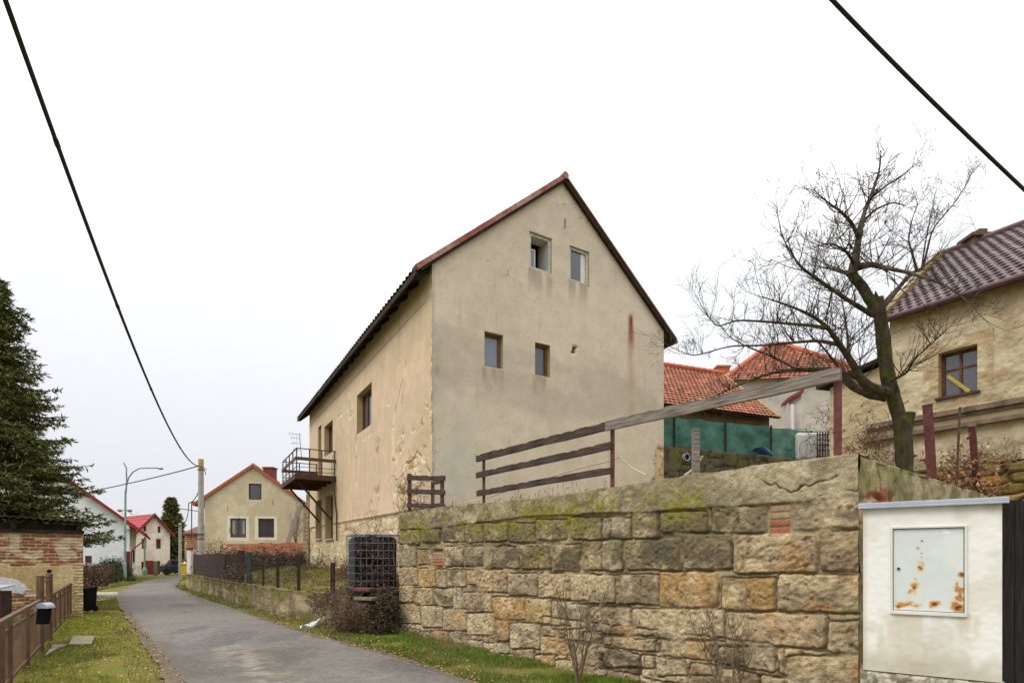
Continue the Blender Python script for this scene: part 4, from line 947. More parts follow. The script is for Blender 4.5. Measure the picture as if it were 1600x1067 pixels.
# brown roofed brick house behind the utility pole
P3 = np.array(tuple(W(288.5, 870, 50))[:2]); w3 = 2.6
h3 = thing('brick_house', 'small patched brick house with brown roof behind the concrete pole', 'house', (*P3, 0))
def h3c(u, z):
    d, i1, i2 = brick_field(u, z, .3, .09, 15); c = full(u.shape, S(196, 178, 146)); ex = sstep(.46, .56, fbm(u * .9, z * .7, 4, 181) + .1 * (z > 3))
    bc = np.where((d > .012)[..., None], np.array(S(160, 96, 70)) * (.7 + .6 * i1[..., None]), np.array(S(180, 158, 128)))
    return c * (1 - ex[..., None]) + bc * ex[..., None]
z3 = EYE + (HY - 833) / FPX * 50; z3r = EYE + (HY - 804) / FPX * 50
relief('wall', P3, XU, XN, 0, w3, -.1, z3, .06, lambda u, z: .02 * (fbm(u * 3, z * 3, 3, 182) - .5), h3c, M['stone'], h3, ends=5)
m3 = MB(); m3.hexa([(P3[0] - .1, 49.7, z3 - .1), (P3[0] + w3, 49.7, z3 - .1), (P3[0] + w3, 54, z3r), (P3[0] + 1.1, 54, z3r), (P3[0] - .1, 49.7, z3 + .02), (P3[0] + w3, 49.7, z3 + .02), (P3[0] + w3, 54, z3r + .12), (P3[0] + 1.1, 54, z3r + .12)])
m3.build('roof', pmat('brown_tiles', S(88, 60, 54), S(116, 84, 76), scale=8, bump=.5, bscale=18, bdist=.05), h3)
for a, b, c, d in ((299, 303, 857, 872), (304, 308, 859, 874)): window(h3, P3, XU, XN, *px_rect(a, b, c, d, P3), -.03, .06, M['window_white'], M['glass_dark'])

# white house with red roof on the left
WU2, WN2 = np.array((.848, .53)), np.array((.53, -.848)); wW = 9.6; PW_ = np.array(tuple(W(202.5, 870, 38))[:2]) - WU2 * wW
def w_rect(x0, x1, y0, y1, P): a = hit(x0, y0, P, WU2); b = hit(x1, y1, P, WU2); return (a[0], b[0], b[1], a[1])
wh = thing('white_house', 'white rendered house with red roof edge and maroon base', 'house', (*PW_, 0))
wa_, wb_ = hit(145, 779, PW_, WU2), hit(229, 838, PW_, WU2); wsl = (wa_[1] - wb_[1]) / (wb_[0] - wa_[0]); zeW = wa_[1] - wsl * (wW - wa_[0]); zrW = zeW + wsl * wW / 2; ohW = wb_[0] - wW
RW_ = [w_rect(133, 143.5, 868, 879.5, PW_)]
def wc(u, z): return lerpc(full(u.shape, S(228, 232, 235)), S(110, 44, 48), (z < 1.02) * 1.0)
relief('gable_wall', PW_, WU2, WN2, 0, wW, -.1, zrW, .1, lambda u, z: 0 * u, wc, M['plaster'], wh, holes=RW_, top=lambda u: zeW + wsl * (wW / 2 - np.abs(u - wW / 2)))
shell('wall', PW_, WU2, WN2, wW, 9, zeW, zrW, M['plaster'], wh, col=S(224, 226, 226), front=False)
window(wh, PW_, WU2, WN2, *RW_[0], .08, .1, M['maroon'], M['glass_dark'], sill=.05)
def rc_(u, v, r, f): return full(u.shape, S(150, 50, 50)) * (.92 + .16 * r[..., None])
gable_roof(PW_, WU2, WN2, wW, 9, zeW, zrW, .8, ohW, .3, rc_, M['glaze'], wh, row=.35, colw=.3, seed=21, verge=pmat('red_verge_board', S(124, 42, 42), S(144, 56, 54), scale=4, rough=.7))
WD3 = np.array((*-WN2, 0)); e = v3(PW_ + WU2 * (wW + ohW - .03) + WN2 * .3, zeW - wsl * ohW + .08); W3 = np.array((*WU2, 0))
m = MB(); m.tube([e, e + WD3 * 9.4], .07, 8); m.tube([e + WD3 * .05, e + WD3 * .05 - W3 * .1 - (0, 0, .35), e + WD3 * .3 - W3 * (ohW - .25) - (0, 0, .95), e + WD3 * .35 - W3 * (ohW - .12) - (0, 0, 1.2), e + WD3 * .35 - W3 * (ohW - .12) - (0, 0, zeW - 1)], .042, 8); m.build('gutter', M['maroon'], wh)
m = MB(); m.wbox(PW_, WU2, WN2, wW - .28, wW + .02, -.1, 2.0, -.2, .05); m.build('corner_post', M['maroon'], wh)
m = MB(); m.wbox(PW_, WU2, WN2, wW + .003, wW + .1, 1.2, 2.1, -4.5, -3.8); m.build('meter_cabinet', M['dark_iron'], wh)
m = MB(); q = v3(PW_ + WU2 * (wW - .1) + WN2 * .18, zeW - .35); m.lathe(tuple(q), [(.02, 0), (.14, .02), (.14, .3), (.02, .32)], 10); m.build('security_lamp', M['white_paint'], wh)
# tall far house with a gable and red roof
ang = math.radians(56); FU = np.array((math.cos(ang), math.sin(ang))); FN = np.array((math.sin(ang), -math.cos(ang)))
Pf = np.array(tuple(W(213, 870, 51))[:2]); uR = hit(265.5, 870, Pf, FU)[0]
fh = thing('tall_house', 'tall pale house with red roof and brown windows at the bend', 'house', (*Pf, 0))
zef = hit(268, 833, Pf, FU)[1]; zrf = hit(240, 805, Pf, FU)[1]
def f_rect(x0, x1, y0, y1): a = hit(x0, y0, Pf, FU); b = hit(x1, y1, Pf, FU); return (a[0], b[0], b[1], a[1])
RF = [f_rect(224, 228.5, 821, 830), f_rect(246.5, 251, 822, 832), f_rect(221.5, 229, 841, 857), f_rect(244, 251.5, 841.5, 857), f_rect(243.5, 250.5, 876, 897), f_rect(221, 229, 877, 892)]
relief('gable_wall', Pf, FU, FN, 0, uR, -.1, zrf, .09, lambda u, z: 0 * u, lambda u, z: lerpc(full(u.shape, S(224, 216, 204)), S(208, 196, 180), sstep(.45, .6, fbm(u, z, 3, 191))), M['plaster'], fh, holes=RF, reveal=.15, top=lambda u: zef + (zrf - zef) * (1 - np.abs(u - uR / 2) / (uR / 2)))
shell('wall', Pf, FU, FN, uR, 6.5, zef, zrf, M['plaster'], fh, col=S(216, 208, 196), front=False)
gable_roof(Pf, FU, FN, uR, 6.5, zef, zrf, .35, .35, .25, lambda u, v, r, f: full(u.shape, S(164, 64, 70)) * (.92 + .16 * r[..., None]), M['glaze'], fh, row=.35, colw=.3, seed=23, verge=M['maroon'])
for k, r in enumerate(RF): window(fh, Pf, FU, FN, *r, .1, .07, M['window_dark'], M['glass_dark'], vb=(.5,) if k < 4 else (), name='door' if k == 4 else 'window')
# ruined brick and plaster shed on the left
SU2, SN2 = np.array((.75, .66)), np.array((.66, -.75)); sw_ = 3.4; Ps = np.array(tuple(W(130, 870, 15.4))[:2]) - SU2 * sw_
qa_, qb_ = hit(45, 946, Ps, SU2), hit(30, 922, Ps, SU2)
shd = thing('shed', 'old shed of flaking plaster and worn brick with dark corrugated roof', 'shed', (*Ps, 0))
def s_f(u, z):
    d, i1, i2 = brick_field(u, z, .27, .085, 17)
    top = 1.38 + .08 * (fbm(u * 1.5, u * 0, 3, 201) - .5)
    ex = sstep(-.03, .03, z - top)
    lowu = (u - 1.05) / .55; q = np.hypot((u - qa_[0]) / .5, (z - qa_[1]) / .4) + 1.0 * (fbm(u * 4, z * 4, 4, 202) - .5)
    ex = np.maximum(ex, 1 - sstep(.85, 1, q)); ex = np.maximum(ex, sstep(3.18, 3.24, u + .12 * (fbm(u * 3, z * 6, 3, 203) - .5)))
    c = full(u.shape, S(198, 178, 136)); c = lerpc(c, S(180, 156, 112), sstep(.42, .6, fbm(u * 2, z * 2, 4, 204)))
    c = lerpc(c, S(132, 108, 78), .8 * (1 - sstep(.0, .012, np.abs(fbm(u * 1.6, z * 2.4, 3, 205) - .5))) * (z > .8))
    wp = np.hypot((u - qb_[0]) / .42, (z - qb_[1] + .5 * (u - qb_[0])) / .22) + 1.2 * (fbm(u * 3, z * 3, 4, 206) - .5); wm = 1 - sstep(.8, .95, wp)
    c = lerpc(c, S(206, 206, 210), wm)
    bc = full(u.shape, S(150, 94, 68)) * (.6 + .6 * i1[..., None]); bc = lerpc(bc, S(196, 168, 122), (i2 > .78) * .85); bc = lerpc(bc, S(112, 66, 52), (i2 < .14) * .8)
    bc = lerpc(bc, S(186, 168, 138), 1 - sstep(.004, .018, d)); bc = lerpc(bc, S(206, 192, 164), .7 * sstep(.56, .64, fbm(u * 3, z * 3, 3, 207)))
    sc = (u > 3.2); bc = np.where((sc & (z < 1.2))[..., None], np.array(S(196, 176, 132)) * (.8 + .35 * i1[..., None]), bc)
    c = c * (1 - ex[..., None]) + bc * ex[..., None]
    h = .012 * (fbm(u * 3, z * 3, 4, 208) - .5) - .03 * ex + .028 * ex * sstep(.004, .02, d) * (.5 + i1) + .02 * wm
    return h, c
relief('wall', Ps, SU2, SN2, 0, sw_, -.1, 2.24, .02, lambda u, z: s_f(u, z)[0], lambda u, z: s_f(u, z)[1], M['stone'], shd, ends=3.2)
m = MB(); m.wbox(Ps, SU2, SN2, -.6, sw_ + .02, 2.245, 2.34, -.1, .06)
for u_ in (.6, 1.9, 3.25): m.wbox(Ps, SU2, SN2, u_, u_ + .12, 2.343, 2.53, -.6, .1)
m.wbox(Ps, SU2, SN2, -.6, sw_ - .03, 2.343, 2.5, -.7, -.12)  # dark infill added in place of the shade under the roof
m.build('wall_plate_and_shade_infill', M['beam'], shd)
u = np.linspace(-.8, sw_ + .1, 220); m = MB(); rz = .018 * np.sin(u * 2 * math.pi / .16) + 2.53 - .05 * u + .2
fr = Ps + SU2 * u[:, None] + SN2 * (.22 + .05 * fbm(u * 5, u * 0, 2, 9))[:, None]; bk = Ps + SU2 * u[:, None] - SN2 * 3.3
V = np.stack([np.concatenate([fr, rz[:, None]], 1), np.concatenate([bk, rz[:, None] + .12], 1)], 1)
V = np.concatenate([V, V + (0, 0, .03)], 1)
Q = []
for k in range(len(u) - 1):
    a = k * 4; b = a + 4
    Q += [(a, b, b + 1, a + 1), (a + 2, a + 3, b + 3, b + 2), (a, a + 2, b + 2, b), (a + 1, b + 1, b + 3, a + 3)]
m.add(V.reshape(-1, 3), Q); m.build('roof', pmat('dark_corrugated_sheet', S(40, 36, 34), S(66, 60, 54), scale=3, rough=.95, bump=.4, bscale=30, blotch=[(S(84, 84, 52), 3, .56, .68)]), shd)

# house on the bank at the right
rh = thing('hillside_house', 'rough tan rendered house with maroon tiled roof above the yard', 'house', (*RC, 3.5))
ZE_R = 7.22
def rr_(x0, x1, yt, yb): a = hit(x0, yt, RC, RU); b = hit(x1, yt, RC, RU); c = hit(x0, yb, RC, RU); return (a[0], b[0], c[1], a[1])
rw = rr_(1466, 1527, 552, 622)
def r_d(u, z): return .03 * (fbm(u * 3, z * 5, 5, 211) - .5) * 2 + .018 * (fbm(u * 12, z * 14, 4, 212) - .5) * 2
def r_c(u, z):
    c = full(u.shape, S(188, 174, 146)); c = lerpc(c, S(172, 157, 129), sstep(.4, .62, fbm(u * 1.2, z * 1.6, 5, 213)))
    c = lerpc(c, S(200, 186, 156), .6 * sstep(.55, .7, fbm(u * 2, z * 2.5, 4, 214)))
    c = lerpc(c, S(164, 128, 102), .35 * sstep(.6, .7, fbm(u * 3, z * 5, 4, 215)) * (np.abs(u - rw[1] + .3) < .9))
    c = lerpc(c, S(150, 128, 92), .6 * sstep(ZE_R - .3, ZE_R, z)); c = lerpc(c, S(158, 134, 98), .6 * (np.abs(u - (rw[0] + rw[1]) / 2) < .62) * (np.abs(z - (rw[2] + rw[3]) / 2) < .75) * sstep(.4, .55, fbm(u * 3, z * 3, 3, 216)))
    return lerpc(c, S(120, 106, 80), .7 * sstep(4.2, 3.5, z) * sstep(.35, .6, fbm(u * 2, z * 3, 4, 217)))
relief('front_wall', RC, RU, RN, 0, 8, 3.3, ZE_R, .025, r_d, r_c, M['rough'], rh, holes=[rw], reveal=.24, rcol=S(180, 158, 122))
m = MB(); p = RC; q = RC - RN * 7
m.add([v3(p, 3), v3(q, 3), v3(q, ZE_R), v3((p + q) / 2, 9.75), v3(p, ZE_R)], None, [[0, 1, 2], [0, 2, 4], [2, 3, 4]], S(186, 166, 122)); m.add([v3(q, 3), v3(q + RU * 8, 3), v3(q + RU * 8, ZE_R), v3(q, ZE_R)], [[0, 1, 2, 3]], None, S(186, 166, 122))
m.build('wall', M['rough'], rh, cols=True)
wr = window(rh, RC, RU, RN, *rw, .2, .06, M['window_dark'], M['glass_dim'], vb=(.5,), hb=(.62,), label='four pane wooden window')
m = MB(); m.wbox(RC, RU, RN, rw[0] - .05, rw[1] + .05, rw[2] - .05, rw[2] - .004, -.2, .07); m.build('sill', M['dark_iron'], wr)
rs = math.tan(math.radians(35.5)); c_, s_ = math.cos(math.radians(35.5)), math.sin(math.radians(35.5))
def maroon_c(u, v, r, f):
    c = full(u.shape, S(94, 78, 80)) * (.9 + .2 * r[..., None]); c = lerpc(c, S(58, 45, 48), .6 * (f < .1)); return lerpc(c, S(108, 93, 94), .5 * sstep(.5, .65, fbm(u * 1.2, v * 1.2, 3, 221)))
V_ = np.array((*(-RN * c_), s_)); ef = v3(RC + RN * .22 - RU * .02, ZE_R - .22 * rs + .12)
tile_roof('roof_slope', ef, (*RU, 0), V_, 8.2, (3.61 + .22) / c_, .25, .18, M['glaze'], maroon_c, rh, h=.026, wav=.012, seed=31, per=8)
m = MB(); b_ = v3(RC - RN * 3.61 - RU * .02, ZE_R + 3.61 * rs + .1); m.hexa([b_, b_ + np.array((*RU, 0)) * 8, b_ + np.array((*RU, 0)) * 8 + np.array((*(-RN * 3.6), -2.6)), b_ + np.array((*(-RN * 3.6), -2.6))] + [p + np.array((0, 0, .08)) for p in (b_, b_ + np.array((*RU, 0)) * 8, b_ + np.array((*RU, 0)) * 8 + np.array((*(-RN * 3.6), -2.6)), b_ + np.array((*(-RN * 3.6), -2.6)))])
m.build('back_slope', M['tile'], rh, cols=True)
m = MB(); nr = np.array((*(RN * s_), c_))
for k in range(10):
    a = ef + V_ * (k / 10 * 4.68) + nr * (.04 + .03 * hsh(k, 3, 33)) - np.array((*RU, 0)) * .08; b = a + V_ * .5 - nr * .02; m.bar(a, b, .15, .12, up=tuple(nr))
m.build('verge_mortar', pmat('mossy_verge_mortar', S(112, 96, 68), S(142, 122, 86), scale=7, bump=.7, bscale=20, bdist=.03, blotch=[(S(126, 112, 50), 4, .55, .66)]), rh)
m = MB(); a = b_ + np.array((0, 0, .03)); m.tube([a, a + np.array((*RU, 0)) * 8.2], .1, 8); m.build('ridge_cap', pmat('maroon_ridge', S(84, 60, 68), S(110, 84, 92), scale=6), rh)
m = MB(); a = ef - np.array((0, 0, .06)) + np.array((*RN, 0)) * .05; m.tube([a, a + np.array((*RU, 0)) * 8.2], .075, 8); m.build('gutter', pmat('maroon_gutter', S(60, 36, 40), S(76, 48, 50), scale=5, rough=.6), rh)
m = MB(); k0 = W(1536, 376, 14.4); m.box((k0.x - .25, k0.y, k0.z - 1), (k0.x + .25, k0.y + .4, k0.z + .12)); m.box((k0.x - .32, k0.y - .06, k0.z + .12), (k0.x + .32, k0.y + .46, k0.z + .2)); m.box((k0.x - .1, k0.y, k0.z + .2), (k0.x + .12, k0.y + .3, k0.z + .32)); m.build('chimney', M['brown_paint'], rh)
m = MB()                                               # two stepped string courses along the foot
za, zb = 4.73, 4.4
m.wbox(RC, RU, RN, -.45, 8, za - .05, za + .06, .0, .16); m.wbox(RC, RU, RN, -.45, 8, za - .12, za - .05, .0, .1); m.wbox(RC, RU, RN, -.6, 8, zb - .02, zb + .07, .0, .14); m.build('string_course', pmat('dark_stone_moulding', S(106, 90, 74), S(132, 114, 94), scale=5, bump=.4, blotch=[(S(84, 72, 62), 3, .5, .65)]), rh)
m = MB(); m.wbox(RC, RU, RN, -.5, 8, zb + .07, za - .12, .0, .06); m.build('moulding_band', pmat('stone_moulding', S(140, 124, 100), S(162, 144, 116), scale=4, bump=.5), rh)
# low outbuilding wall joining it on the left
ob = thing('outbuilding', 'low tan rendered outbuilding with dark sloping roof edge beside the tree', 'outbuilding', (*(RC - RU * 2.4), 3))
OBL = -hit(1296, 600, RC, RU)[0]; OP = RC - RU * OBL + RN * -.02
relief('wall', OP, RU, RN, 0, OBL - .003, 2.4, 6.25, .03, r_d, lambda u, z: lerpc(r_c(u + 5, z), S(168, 150, 112), .5 * np.ones(u.shape)), M['rough'], ob, top=lambda u: 6.2 - .2 * OBL + .2 * u, ends=4)
m = MB(); a = v3(OP - RU * .25 + RN * .2, 6.2 - .2 * OBL - .01); b = v3(OP + RU * OBL + RN * .2, 6.27); bk = np.array((*(-RN * 4), .5))
m.hexa([a, b, b + bk, a + bk, a + (0, 0, .09), b + (0, 0, .09), b + bk + (0, 0, .09), a + bk + (0, 0, .09)]); m.build('roof', M['beam'], ob)

# retaining stones below the hillside house
rs0 = RC + RN * .95
rt = thing('bank_wall', 'rough orange and mossy stone bank below the tan hillside house', 'wall', (*rs0, 2))
def bk2(u, z):
    f2, idr = rubble_field(u, z, .62, .2, 19); c = full(u.shape, S(158, 134, 92)) * (.75 + .5 * idr[..., None]); c = lerpc(c, S(178, 124, 58), ((idr > .4) & (idr < .7)) * .8); c = lerpc(c, S(62, 54, 44), 1 - sstep(.02, .14, f2)); c = c * .8
    return lerpc(c, S(92, 96, 54), .7 * sstep(.5, .62, fbm(u * 2, z * 4, 4, 231)))
relief('masonry', rs0, RU, RN, -1.5, 7, 1.2, 3.55, .03, lambda u, z: .1 * sstep(.02, .2, rubble_field(u, z, .62, .2, 19)[0]) + .06 * (fbm(u * 4, z * 5, 4, 232) - .5), bk2, M['stone'], rt, top=lambda u: 3.44 + .12 * (fbm(u * 2, u * 0, 3, 233) - .5), ends=.4)

# orange roofed barn and hipped house behind the net fence
r1 = np.array((*W(1037, 571, 23.0),)); r2 = np.array((*W(1128, 585, 24.1),)); ru = r2 - r1; ru[2] = 0; ru /= np.linalg.norm(ru); rp = np.array((ru[1], -ru[0], 0))
r2[2] = r1[2] = (r1[2] + r2[2]) / 2
barn = thing('barn', 'long barn with orange clay tile roof behind the green netting', 'barn', (r2[0], r2[1], 5.5))
def orange_c(u, v, r, f):
    c = full(u.shape, S(158, 103, 81)) * (.74 + .42 * r[..., None]); c = lerpc(c, S(150, 84, 66), (r > .86) * .8); c = lerpc(c, S(206, 132, 100), (r < .12) * .7)
    c = lerpc(c, S(104, 62, 50), .75 * (f < .1)); return lerpc(c, S(126, 98, 66), .5 * sstep(.54, .68, fbm(u * .7, v * .7, 4, 241)))
run, drop = 3.1, 2.62; sl_ = math.hypot(run, drop); V_ = (-rp * run + np.array((0, 0, drop))) / sl_
ft = r1 - ru * 4 + rp * run - (0, 0, drop); Lb = float(np.linalg.norm((r2 - r1)[:2])) + 4
tile_roof('roof_slope', ft, ru, V_, Lb, sl_, .24, .2, M['tile'], orange_c, barn, h=.036, wav=.012, seed=41, per=4)
m = MB(); m.hexa([r1 - ru * 4, r2, r2 - rp * 3 - (0, 0, 2.6), r1 - ru * 4 - rp * 3 - (0, 0, 2.6), r1 - ru * 4 + (0, 0, .05), r2 + (0, 0, .05), r2 - rp * 3 - (0, 0, 2.5), r1 - ru * 4 - rp * 3 - (0, 0, 2.5)], S(160, 90, 66)); m.build('back_slope', M['tile'], barn, cols=True)
m = MB()
for k in range(22):
    a = r1 - ru * 4 + ru * (Lb * k / 22); b = r1 - ru * 4 + ru * (Lb * (k + 1.15) / 22); m.tube([a + (0, 0, .03), b + (0, 0, .06)], .11, 8, S(178, 98, 72))
m.build('ridge_tiles', M['tile'], barn, cols=True)
m = MB(); v0 = r2 + rp * run - (0, 0, drop); m.bar(v0, r2, .14, .1, up=(0, 0, 1), col=S(150, 130, 84)); m.build('verge_mortar', M['stone'], barn, cols=True)
m = MB(); e0_ = ft + rp * -.35; e1_ = v0 - rp * .35 - ru * .15
m.hexa([(e0_[0], e0_[1], 4), (e1_[0], e1_[1], 4), (e1_[0] - rp[0] * 5, e1_[1] - rp[1] * 5, 4), (e0_[0] - rp[0] * 5, e0_[1] - rp[1] * 5, 4), (e0_[0], e0_[1], e0_[2] + .1), (e1_[0], e1_[1], e1_[2] + .1), (e1_[0] - rp[0] * 5, e1_[1] - rp[1] * 5, e1_[2] + .1), (e0_[0] - rp[0] * 5, e0_[1] - rp[1] * 5, e0_[2] + .1)])
m.build('wall', pmat('brown_board_wall', S(96, 76, 54), S(122, 98, 70), scale=3, bump=.4), barn)
hp = thing('hipped_house', 'pale house with orange hipped tile roof rising behind the barn', 'house', (14.2, 30, 5.5))
pk = np.array((*W(1212, 540, 30.0),)); an = math.radians(-8); hu = np.array((math.cos(an), math.sin(an), 0)); hv = np.array((-math.sin(an), math.cos(an), 0))
zE = 10.35; hw = 3.15; hr = .35
cn = [pk - hu * (hw + hr) - hv * hw, pk + hu * (hw + hr) - hv * hw, pk + hu * (hw + hr) + hv * hw, pk - hu * (hw + hr) + hv * hw]
for c in cn: c[2] = zE
pl_, pr_ = pk - hu * hr, pk + hu * hr
def hip_face(A_, B_, C_, D_, seed):                  # tiled slope trimmed to the triangle or trapezium A B (eave) C D (top)
    A_, B_, C_, D_ = map(np.array, (A_, B_, C_, D_)); U_ = (B_ - A_); L = np.linalg.norm(U_); U_ = U_ / L
    mid = (C_ + D_) / 2; Vv = mid - A_; Vv = Vv - U_ * Vv.dot(U_); Hh = np.linalg.norm(Vv); Vv = Vv / Hh
    Nn = np.cross(U_, Vv); Nn *= np.sign(Nn[2])
    uD, uC = (D_ - A_).dot(U_), (C_ - A_).dot(U_); row = .26; nr = int(Hh / row); vv = []; ff = []; rr = []
    for k in range(nr):
        for t in (0, .5, .97): vv.append((k + t) * Hh / nr); ff.append(t); rr.append(k)
    vv.append(Hh); ff.append(1); rr.append(nr - 1); vv = np.array(vv)
    s = np.linspace(0, 1, 120); ua = uD * vv / Hh; ub = L + (uC - L) * vv / Hh
    u = ua[None] + (ub - ua)[None] * s[:, None]; v = vv[None] + 0 * u; f = np.array(ff)[None] + 0 * u; r = np.array(rr)[None] + 0 * u
    d = .05 * (1 - f) + .012 * np.cos(u / .22 * 6.28 + math.pi * (r % 2))
    P = A_ + U_ * u[..., None] + Vv * v[..., None] + Nn * d[..., None]
    c = orange_c(u, v, hsh(np.floor(u / .22 + .5 * (r % 2)), r, seed), f); n = len(vv)
    i, j = np.meshgrid(np.arange(119), np.arange(n - 1), indexing='ij')
    return P.reshape(-1, 3), np.stack([i * n + j, (i + 1) * n + j, (i + 1) * n + j + 1, i * n + j + 1], -1).reshape(-1, 4), c.reshape(-1, 3)
for k, q in enumerate(((cn[0], cn[1], pr_, pl_), (cn[1], cn[2], pr_, pr_), (cn[2], cn[3], pl_, pr_), (cn[3], cn[0], pl_, pl_))):
    m = MB(); P, Q, c = hip_face(*q, 51 + k); m.add(P, Q, None, c); m.build('roof_slope', M['tile'], hp, cols=True)
m = MB()
for a, b in ((cn[0], pl_), (cn[1], pr_), (pl_, pr_)): m.tube([a + (0, 0, .05), b + (0, 0, .08)], .13, 8, S(176, 104, 78))
m.build('hip_tiles', M['tile'], hp, cols=True)
m = MB(); a, b, c, d = [x * .9 + pk * .1 for x in cn]
m.hexa([(*p[:2], 4.5) for p in (a, b, c, d)] + [(*p[:2], zE + .15) for p in (a, b, c, d)]); m.build('wall', pmat('pale_render', S(172, 164, 152), S(192, 184, 172), scale=1.5, bump=.2), hp)
ch = W(1136, 575, 29); m = MB(); m.box((ch.x - .5, 29, ch.z - 2.2), (ch.x + .15, 29.6, ch.z + .05)); m.box((ch.x - .55, 28.95, ch.z + .05), (ch.x + .2, 29.65, ch.z + .15)); m.build('chimney', pmat('orange_brick', S(160, 92, 62), S(186, 120, 84), scale=8, bump=.4, bscale=20), hp)
# little red roofed lean-to with a downpipe
ln = thing('lean_to', 'small lean-to with dark red roof and white downpipe by the outbuilding', 'lean-to', W(1243, 690, 23))
a, b = W(1231, 627, 23), W(1256, 613, 22.6); m = MB(); bk = np.array((.8, 2.2, .35)); a = np.array(tuple(a)); b = np.array(tuple(b))
m.hexa([a, b, b + bk, a + bk, a + (0, 0, .16), b + (0, 0, .16), b + bk + (0, 0, .16), a + bk + (0, 0, .16)]); m.build('roof', M['maroon'], ln)
m = MB(); m.hexa([(a[0] + .1, a[1] + .2, 4.6), (b[0], b[1] + .2, 4.6), (b[0] + .8, b[1] + 2.2, 4.6), (a[0] + .9, a[1] + 2.2, 4.6), (a[0] + .1, a[1] + .2, a[2] + .05), (b[0], b[1] + .2, b[2] + .05), (b[0] + .8, b[1] + 2.2, b[2] + .3), (a[0] + .9, a[1] + 2.2, a[2] + .3)]); m.build('wall', pmat('grey_white_wall', S(176, 168, 160), S(200, 192, 184), scale=2, bump=.2), ln)
m = MB(); m.tube([tuple(W(1238, 632, 22.8)), tuple(W(1238, 660, 22.8)), tuple(W(1239, 700, 22.8))], .06, 8); m.build('downpipe', M['white_paint'], ln)
# ------------------------------------------------------------------ low garden wall and its fences
lw = thing('garden_wall', 'low mossy rendered stone wall along the lane in front of the garden', 'wall', (*LW[2], 0))
PL, TL = along(LW, 900)
tz = np.linspace(-.1, .74, 34)
dr = np.gradient(PL, axis=0); dr /= np.linalg.norm(dr, axis=1)[:, None]; ln_ = np.stack([-dr[:, 1], dr[:, 0]], -1); ln_ = np.where((ln_ @ np.array((-.8, -.6)))[:, None] < 0, -ln_, ln_)
u = TL[:, None] + 0 * tz; z = tz[None] + 0 * u
topz = .72 + .05 * (fbm(TL * .9, TL * 0, 3, 301) - .5) - .25 * sstep(1.6, .2, TL)
z = np.minimum(z, topz[:, None])
f2, idr = rubble_field(u, z, .42, .2, 23)
ex = sstep(.46, .58, fbm(u * .8, z * 2, 4, 302))
d = .03 * (fbm(u * 2.5, z * 4, 4, 303) - .5) * 2 + .02 * ex * sstep(.02, .2, f2)
c = full(u.shape, S(138, 124, 96)); c = lerpc(c, S(164, 148, 116), sstep(.5, .66, fbm(u * 1.5, z * 3, 4, 304))); c = c * (.9 + .2 * idr[..., None] * ex[..., None])
c = lerpc(c, S(98, 88, 66), .7 * (1 - sstep(.02, .1, f2)) * ex)
c = lerpc(c, S(108, 104, 50), .8 * sstep(.38, .56, fbm(u * 1.6, z * 2, 4, 305) + .25 * sstep(.3, .72, z) - .1)); c = lerpc(c, S(88, 79, 62), .6 * sstep(.48, .66, fbm(u * 3.2, z * .9, 4, 306)))
P = np.stack([PL[:, 0][:, None] + ln_[:, 0][:, None] * d, PL[:, 1][:, None] + ln_[:, 1][:, None] * d, z], -1)
i, j = np.meshgrid(np.arange(899), np.arange(33), indexing='ij')
m = MB(); m.add(P.reshape(-1, 3), np.stack([i * 34 + j, (i + 1) * 34 + j, (i + 1) * 34 + j + 1, i * 34 + j + 1], -1), None, c.reshape(-1, 3))
B = np.concatenate([P[:, -1, :2] - ln_ * .3, topz[:, None] - .01], -1)
m.add(np.concatenate([P[:, -1], B]), [(k, k + 1, 900 + k + 1, 900 + k) for k in range(899)], None, np.concatenate([c[:, -1]] * 2))
m.build('masonry', M['stone'], lw, cols=True, smooth=True)
def lw_at(x):                                        # point on the low wall's run under photo column x
    k = (x - CX) / FPX; best = np.argmin(np.abs(PL[:, 0] / PL[:, 1] - k)); return PL[best], dr[best], ln_[best]
# dark closed board fence, then pickets, then wire on posts
def fence_boards(name, label, x0, x1, h, bw, gap, mat, step_top=0):
    a = int(np.argmin(np.abs(PL[:, 0] / PL[:, 1] - (x0 - CX) / FPX))); b = int(np.argmin(np.abs(PL[:, 0] / PL[:, 1] - (x1 - CX) / FPX)))
    a, b = sorted((a, b)); L = TL[b] - TL[a]; n = int(L / (bw + gap))
    t = thing(name, label, 'fence', (*PL[a], .72)); m = MB()
    for k in range(n):
        q = TL[a] + (k + .5) * (bw + gap); p = np.array((np.interp(q, TL, PL[:, 0]), np.interp(q, TL, PL[:, 1]))); e = dr[(a + b) // 2]; o = -ln_[(a + b) // 2] * .15
        hh = h + .03 * (hsh(k, 2, 5) - .5); m.bar((*(p + o - e * 0), .7), (*(p + o), .72 + hh), bw, .025, up=(*ln_[(a + b) // 2], 0))
    m.build('boards', mat, t)
    m = MB(); pa, pb = PL[a] - ln_[a] * .19, PL[b] - ln_[b] * .19
    for z_ in (.95, .72 + h - .2): m.bar((*pa, z_), (*pb, z_), .05, .08)
    m.build('rails', mat, t)
    return t
m_fence = pmat('dark_brown_stain', S(46, 31, 28), S(66, 47, 41), scale=6, stretch=(6, 6, 1), rough=.8, bump=.3)
fence_boards('board_fence', 'dark brown close boarded fence on the low wall by the pole', 297, 345, 1.0, .12, .006, m_fence)
fence_boards('picket_fence', 'dark narrow picket fence between the boarded fence and wire fence', 346, 369, .98, .07, .06, m_fence)
wf_ = thing('wire_fence', 'thin wire mesh fence on dark posts along the low garden wall', 'fence', (*LW[2], .72))
wp = []
